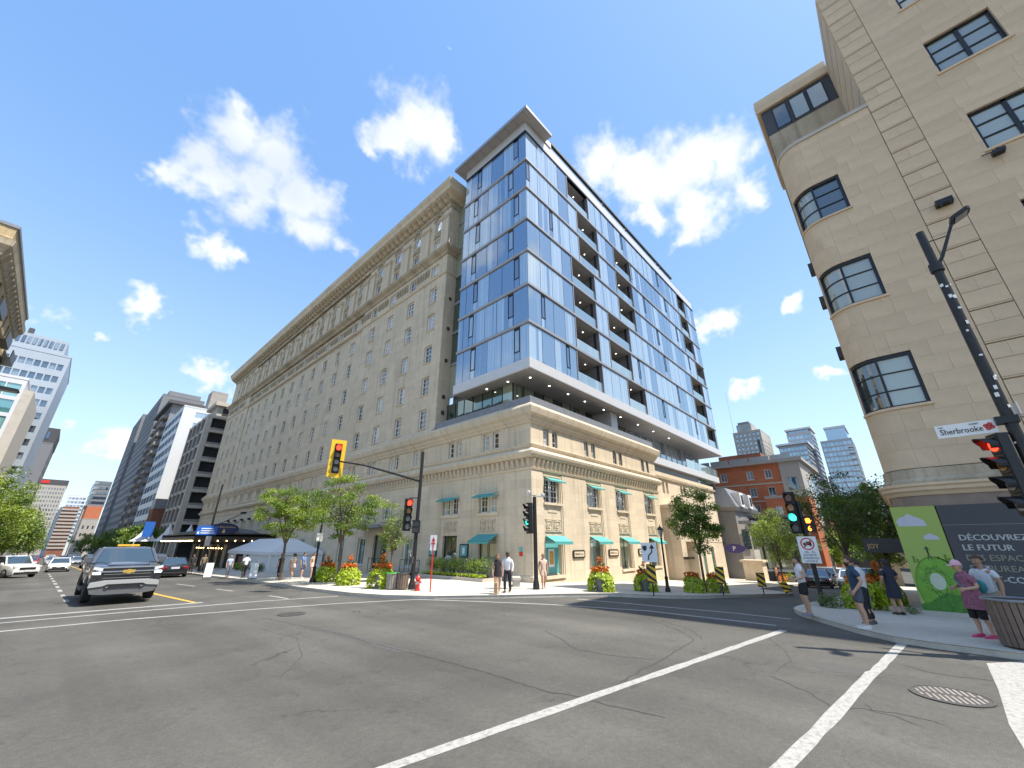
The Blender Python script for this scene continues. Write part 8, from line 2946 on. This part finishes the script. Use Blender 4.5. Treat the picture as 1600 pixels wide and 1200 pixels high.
def build_people():
 right = math.degrees(math.atan2(-math.cos(BEAR), math.sin(BEAR)))        # bearing to the right of the picture
 left = right + 180
 # man in white T-shirt, black shorts, looking left, hands on hips
 hips = dict(armL=(.105, .055, .575), armR=(-.105, .055, .575), elbL=(.185, -.045, .66), elbR=(-.185, -.045, .66))
 person(15.62, 2.62, left - 15, 1.62, 'man in white T-shirt and black shorts waiting at the kerb by the green light', 'light', (.03, .02, .015), (.72, .72, .74), ('shorts', (.014, .014, .017)), (.22, .22, .24), .62, dict(armL=(.125, .115, .60), elbL=(.14, -.03, .655), armR=(-.125, .115, .60), elbR=(-.14, -.03, .655)))
 t, hc, U = person(14.42, 1.27, left - 25, 1.68, 'bearded man in navy T-shirt and grey shorts with hands in pockets', 'light', (.06, .035, .02), (.022, .055, .10), ('shorts', (.075, .08, .11)), (.62, .62, .6), .7, dict(armL=(.115, .045, .505), armR=(-.115, .045, .505), elbL=(.150, -.06, .64), elbR=(-.150, -.06, .64)))
 be = MB(); be.lathe([(.02, -.125), (.055, -.105), (.072, -.06), (.068, -.035)], hc + Vector((0, .028, 0)), 14, sy=1.0); be.build('beard', pm('beard_brown', (.055, .03, .018), .8, .3, 30), t, smooth=True)
 person(15.22, 1.2, left - 60, 1.60, 'person in white top mostly hidden behind the bearded man', 'light', (.03, .02, .015), (.62, .63, .66), ('pants', (.02, .02, .025)), (.1, .1, .1), .6)
 # woman in navy, seen from behind
 person(18.2, .70, math.degrees(BEAR) - 10, 1.58, 'woman in navy dress seen from behind in front of the poster', 'tan', (.02, .015, .012), (.014, .018, .035), ('dress', (.014, .018, .035)), (.05, .04, .03), .8, dict(armL=(.12, .10, .60), elbL=(.15, .0, .65), armR=(-.13, .06, .53)), hairlen=.10, woman=True)
 # woman in pink cap with teal bag
 tn = M('tunic_pattern', (.26, .10, .15), .85, var=.55, scale=26)
 t, hc, U = person(14.85, -.80, left - 8, 1.60, 'woman in pink cap and mottled tunic with a teal bag by the poster', 'light', (.22, .2, .19), tn, ('tunic', tn), (.62, .06, .17), .75, dict(lean=.14, armL=(.11, .12, .62), elbL=(.15, -.01, .65), armR=(-.11, .12, .62), elbR=(-.15, -.01, .65), stride=.03), woman=True)
 h = 1.60
 cap = MB()
 n = 16
 for j in range(7):
  ph = math.pi * .5 * j / 6
  for i in range(n):
   a = 2 * math.pi * i / n
   cap.v.append(tuple(hc + Vector((math.sin(ph) * math.cos(a) * .058, math.sin(ph) * math.sin(a) * .069, math.cos(ph) * .078 + .014)) * h))
 for j in range(6):
  for i in range(n):
   cap.f.append((j * n + i, (j + 1) * n + i, (j + 1) * n + (i + 1) % n, j * n + (i + 1) % n)); cap.m.append(0)
 c0 = hc + Vector((0, .06, .018)) * h
 cap.hexa([c0 + Vector(q) * h for q in ((-.05, 0, -.003), (.05, 0, -.003), (.03, .055, -.016), (-.03, .055, -.016), (-.05, 0, .004), (.05, 0, .004), (.03, .055, -.010), (-.03, .055, -.010))])
 cap.build('cap', pm('pink_cap', (.68, .40, .46)), t, smooth=True)
 lg = MB()
 for s in (1, -1):
  kx = .058 * s
  lg.tube([(s * .05 * h, 0, .46 * h), (kx * h, (.02 + (.0165 if s > 0 else -.0105)) * h, .30 * h), (kx * h, (.02 + (.018 if s > 0 else -.014)) * h, .235 * h)], [.064 * h, .050 * h, .046 * h], 12)
 lg.build('leggings', pm('black_leggings', (.012, .012, .014)), t, smooth=True)
 bag = thing('shoulder_bag', 'teal shoulder bag hanging behind the woman in the pink cap', 'bag', tuple(t.location), t.rotation_euler.z)
 bg = MB(); c = U((-.02, -.13, .66))
 bg.lathe([(.02, -.17), (.11, -.15), (.17, -.06), (.16, .05), (.08, .12), (.02, .13)], c, 14, sy=.55); bo = bg.build('pouch', pm('teal_bag', (.03, .20, .21), .7), bag, smooth=True)
 stp = MB(); stp.tube([c + Vector((0, .02, .1)), U((.06, -.075, .78)), U((.085, .02, .81)), U((.06, .085, .74)), U((-.02, .085, .64))], .014, 6); stp.build('strap', pm('teal_bag', (.03, .20, .21), .7), bag)
 t, hc, U = person(15.35, -1.15, left + 10, 1.72, 'person in white T-shirt and beige trousers partly hidden behind the pink cap', 'tan', (.06, .035, .02), (.60, .62, .66), ('pants', (.40, .33, .24)), (.6, .6, .62), .6, dict(lean=.05, armL=(.11, .13, .64), elbL=(.15, -.01, .64)), hairlen=.05)
 # couple walking at the hotel corner
 person(13.30, 13.1, math.degrees(BEAR) + 190, 1.56, 'woman in a short black dress carrying a paper bag at the hotel corner', 'light', (.20, .08, .03), (.03, .02, .025), ('minidress', (.03, .02, .025)), (.7, .7, .68), .15, dict(stride=.05), hairlen=.17, woman=True)
 pb = thing('paper_bag', 'tan paper shopping bag in the hand of the woman in black', 'bag', (13.08, 12.98, .14), R(40))
 m = MB(); m.box(-.15, .15, -.07, .07, 0, .42); m.build('bag_body', pm('kraft', (.42, .28, .15), .8), pb)
 m = MB()
 for s in (-.06, .06):
  m.tube([(-.07, s, .41), (-.05, s, .56), (.05, s, .56), (.07, s, .41)], .006, 5)
 m.build('bag_handle', pm('kraft_dark', (.25, .16, .08)), pb)
 person(14.02, 13.2, math.degrees(BEAR) + 165, 1.62, 'man in white shirt and dark trousers walking at the hotel corner', 'dark', (.012, .01, .01), (.72, .72, .74), ('pants', (.016, .017, .024)), (.02, .02, .02), 1.6, dict(stride=.075))
 person(16.15, 12.9, math.degrees(BEAR) + 200, 1.52, 'person in pale peach top and shorts beside the corner signal pole', 'tan', (.25, .15, .08), (.62, .46, .36), ('shorts', (.55, .42, .33)), (.6, .5, .45), .5, dict(stride=.05))
 person(18.6, 23.0, math.degrees(BEAR) + 185, 1.55, 'person in white standing in the shop doorway', 'dark', (.012, .01, .01), (.66, .67, .70), ('pants', (.5, .5, .52)), (.03, .03, .03), 1.2)
 # group walking past the tent
 av = 'people by the tent'
 for i, (x, y, a, c, b, lb, hl, wmn) in enumerate(((11.1, 29.3, 120, (.60, .50, .48), ('skirt', (.62, .52, .50)), 'woman in pale top and skirt in the group walking right of the tent', .12, True), (11.6, 29.1, 300, (.16, .26, .48), ('shorts', (.04, .06, .12)), 'man in blue shirt in the group walking right of the tent', 0, False),
                                                      (10.7, 30.4, 110, (.03, .03, .035), ('pants', (.02, .02, .025)), 'person in black at the left of the walking group', .08, True), (12.15, 28.9, 290, (.50, .36, .28), ('skirt', (.66, .50, .52)), 'woman in pale pink skirt at the right of the walking group', .14, True),
                                                      (11.9, 31.6, 100, (.66, .66, .66), ('shorts', (.2, .2, .22)), 'person in white cap furthest back in the walking group', 0, False))):
  person(x, y, a, 1.52 + .05 * (i % 2), lb, 'light', (.10, .05, .03), c, b, (.65, .65, .65), .6, dict(stride=.06), hl, woman=wmn, group=av)
 person(9.7, 34.0, 95, 1.52, 'man in white shirt and dark trousers in front of the tent', 'dark', (.015, .012, .01), (.70, .71, .74), ('pants', (.02, .02, .026)), (.02, .02, .02), .8, dict(stride=.05), group=av)
 person(9.3, 36.2, 280, 1.45, 'person in pale blue top left of the man in white by the tent', 'light', (.2, .15, .1), (.42, .46, .55), ('pants', (.12, .13, .18)), (.1, .1, .1), .8, dict(stride=.05), group=av)
 person(9.6, 45.0, 270, 1.55, 'person in olive top standing under the marquee', 'tan', (.03, .02, .015), (.20, .17, .10), ('pants', (.05, .05, .05)), (.03, .03, .03), .8, group=av)
 person(9.1, 46.5, 250, 1.55, 'person in dark clothes standing under the marquee', 'tan', (.03, .02, .015), (.035, .035, .04), ('pants', (.03, .03, .035)), (.03, .03, .03), 1.5, group=av)
 person(52.5, 8.9, 200, 1.6, 'person in light blue top on the side street pavement', 'light', (.1, .06, .03), (.35, .48, .55), ('pants', (.06, .07, .1)), (.1, .1, .1), .6, group='people down the side street')
 person(47.5, 9.8, 100, 1.55, 'person in orange top beside the pale tree', 'light', (.05, .03, .02), (.62, .26, .12), ('pants', (.05, .05, .06)), (.1, .1, .1), .6, group='people down the side street')


build_people()
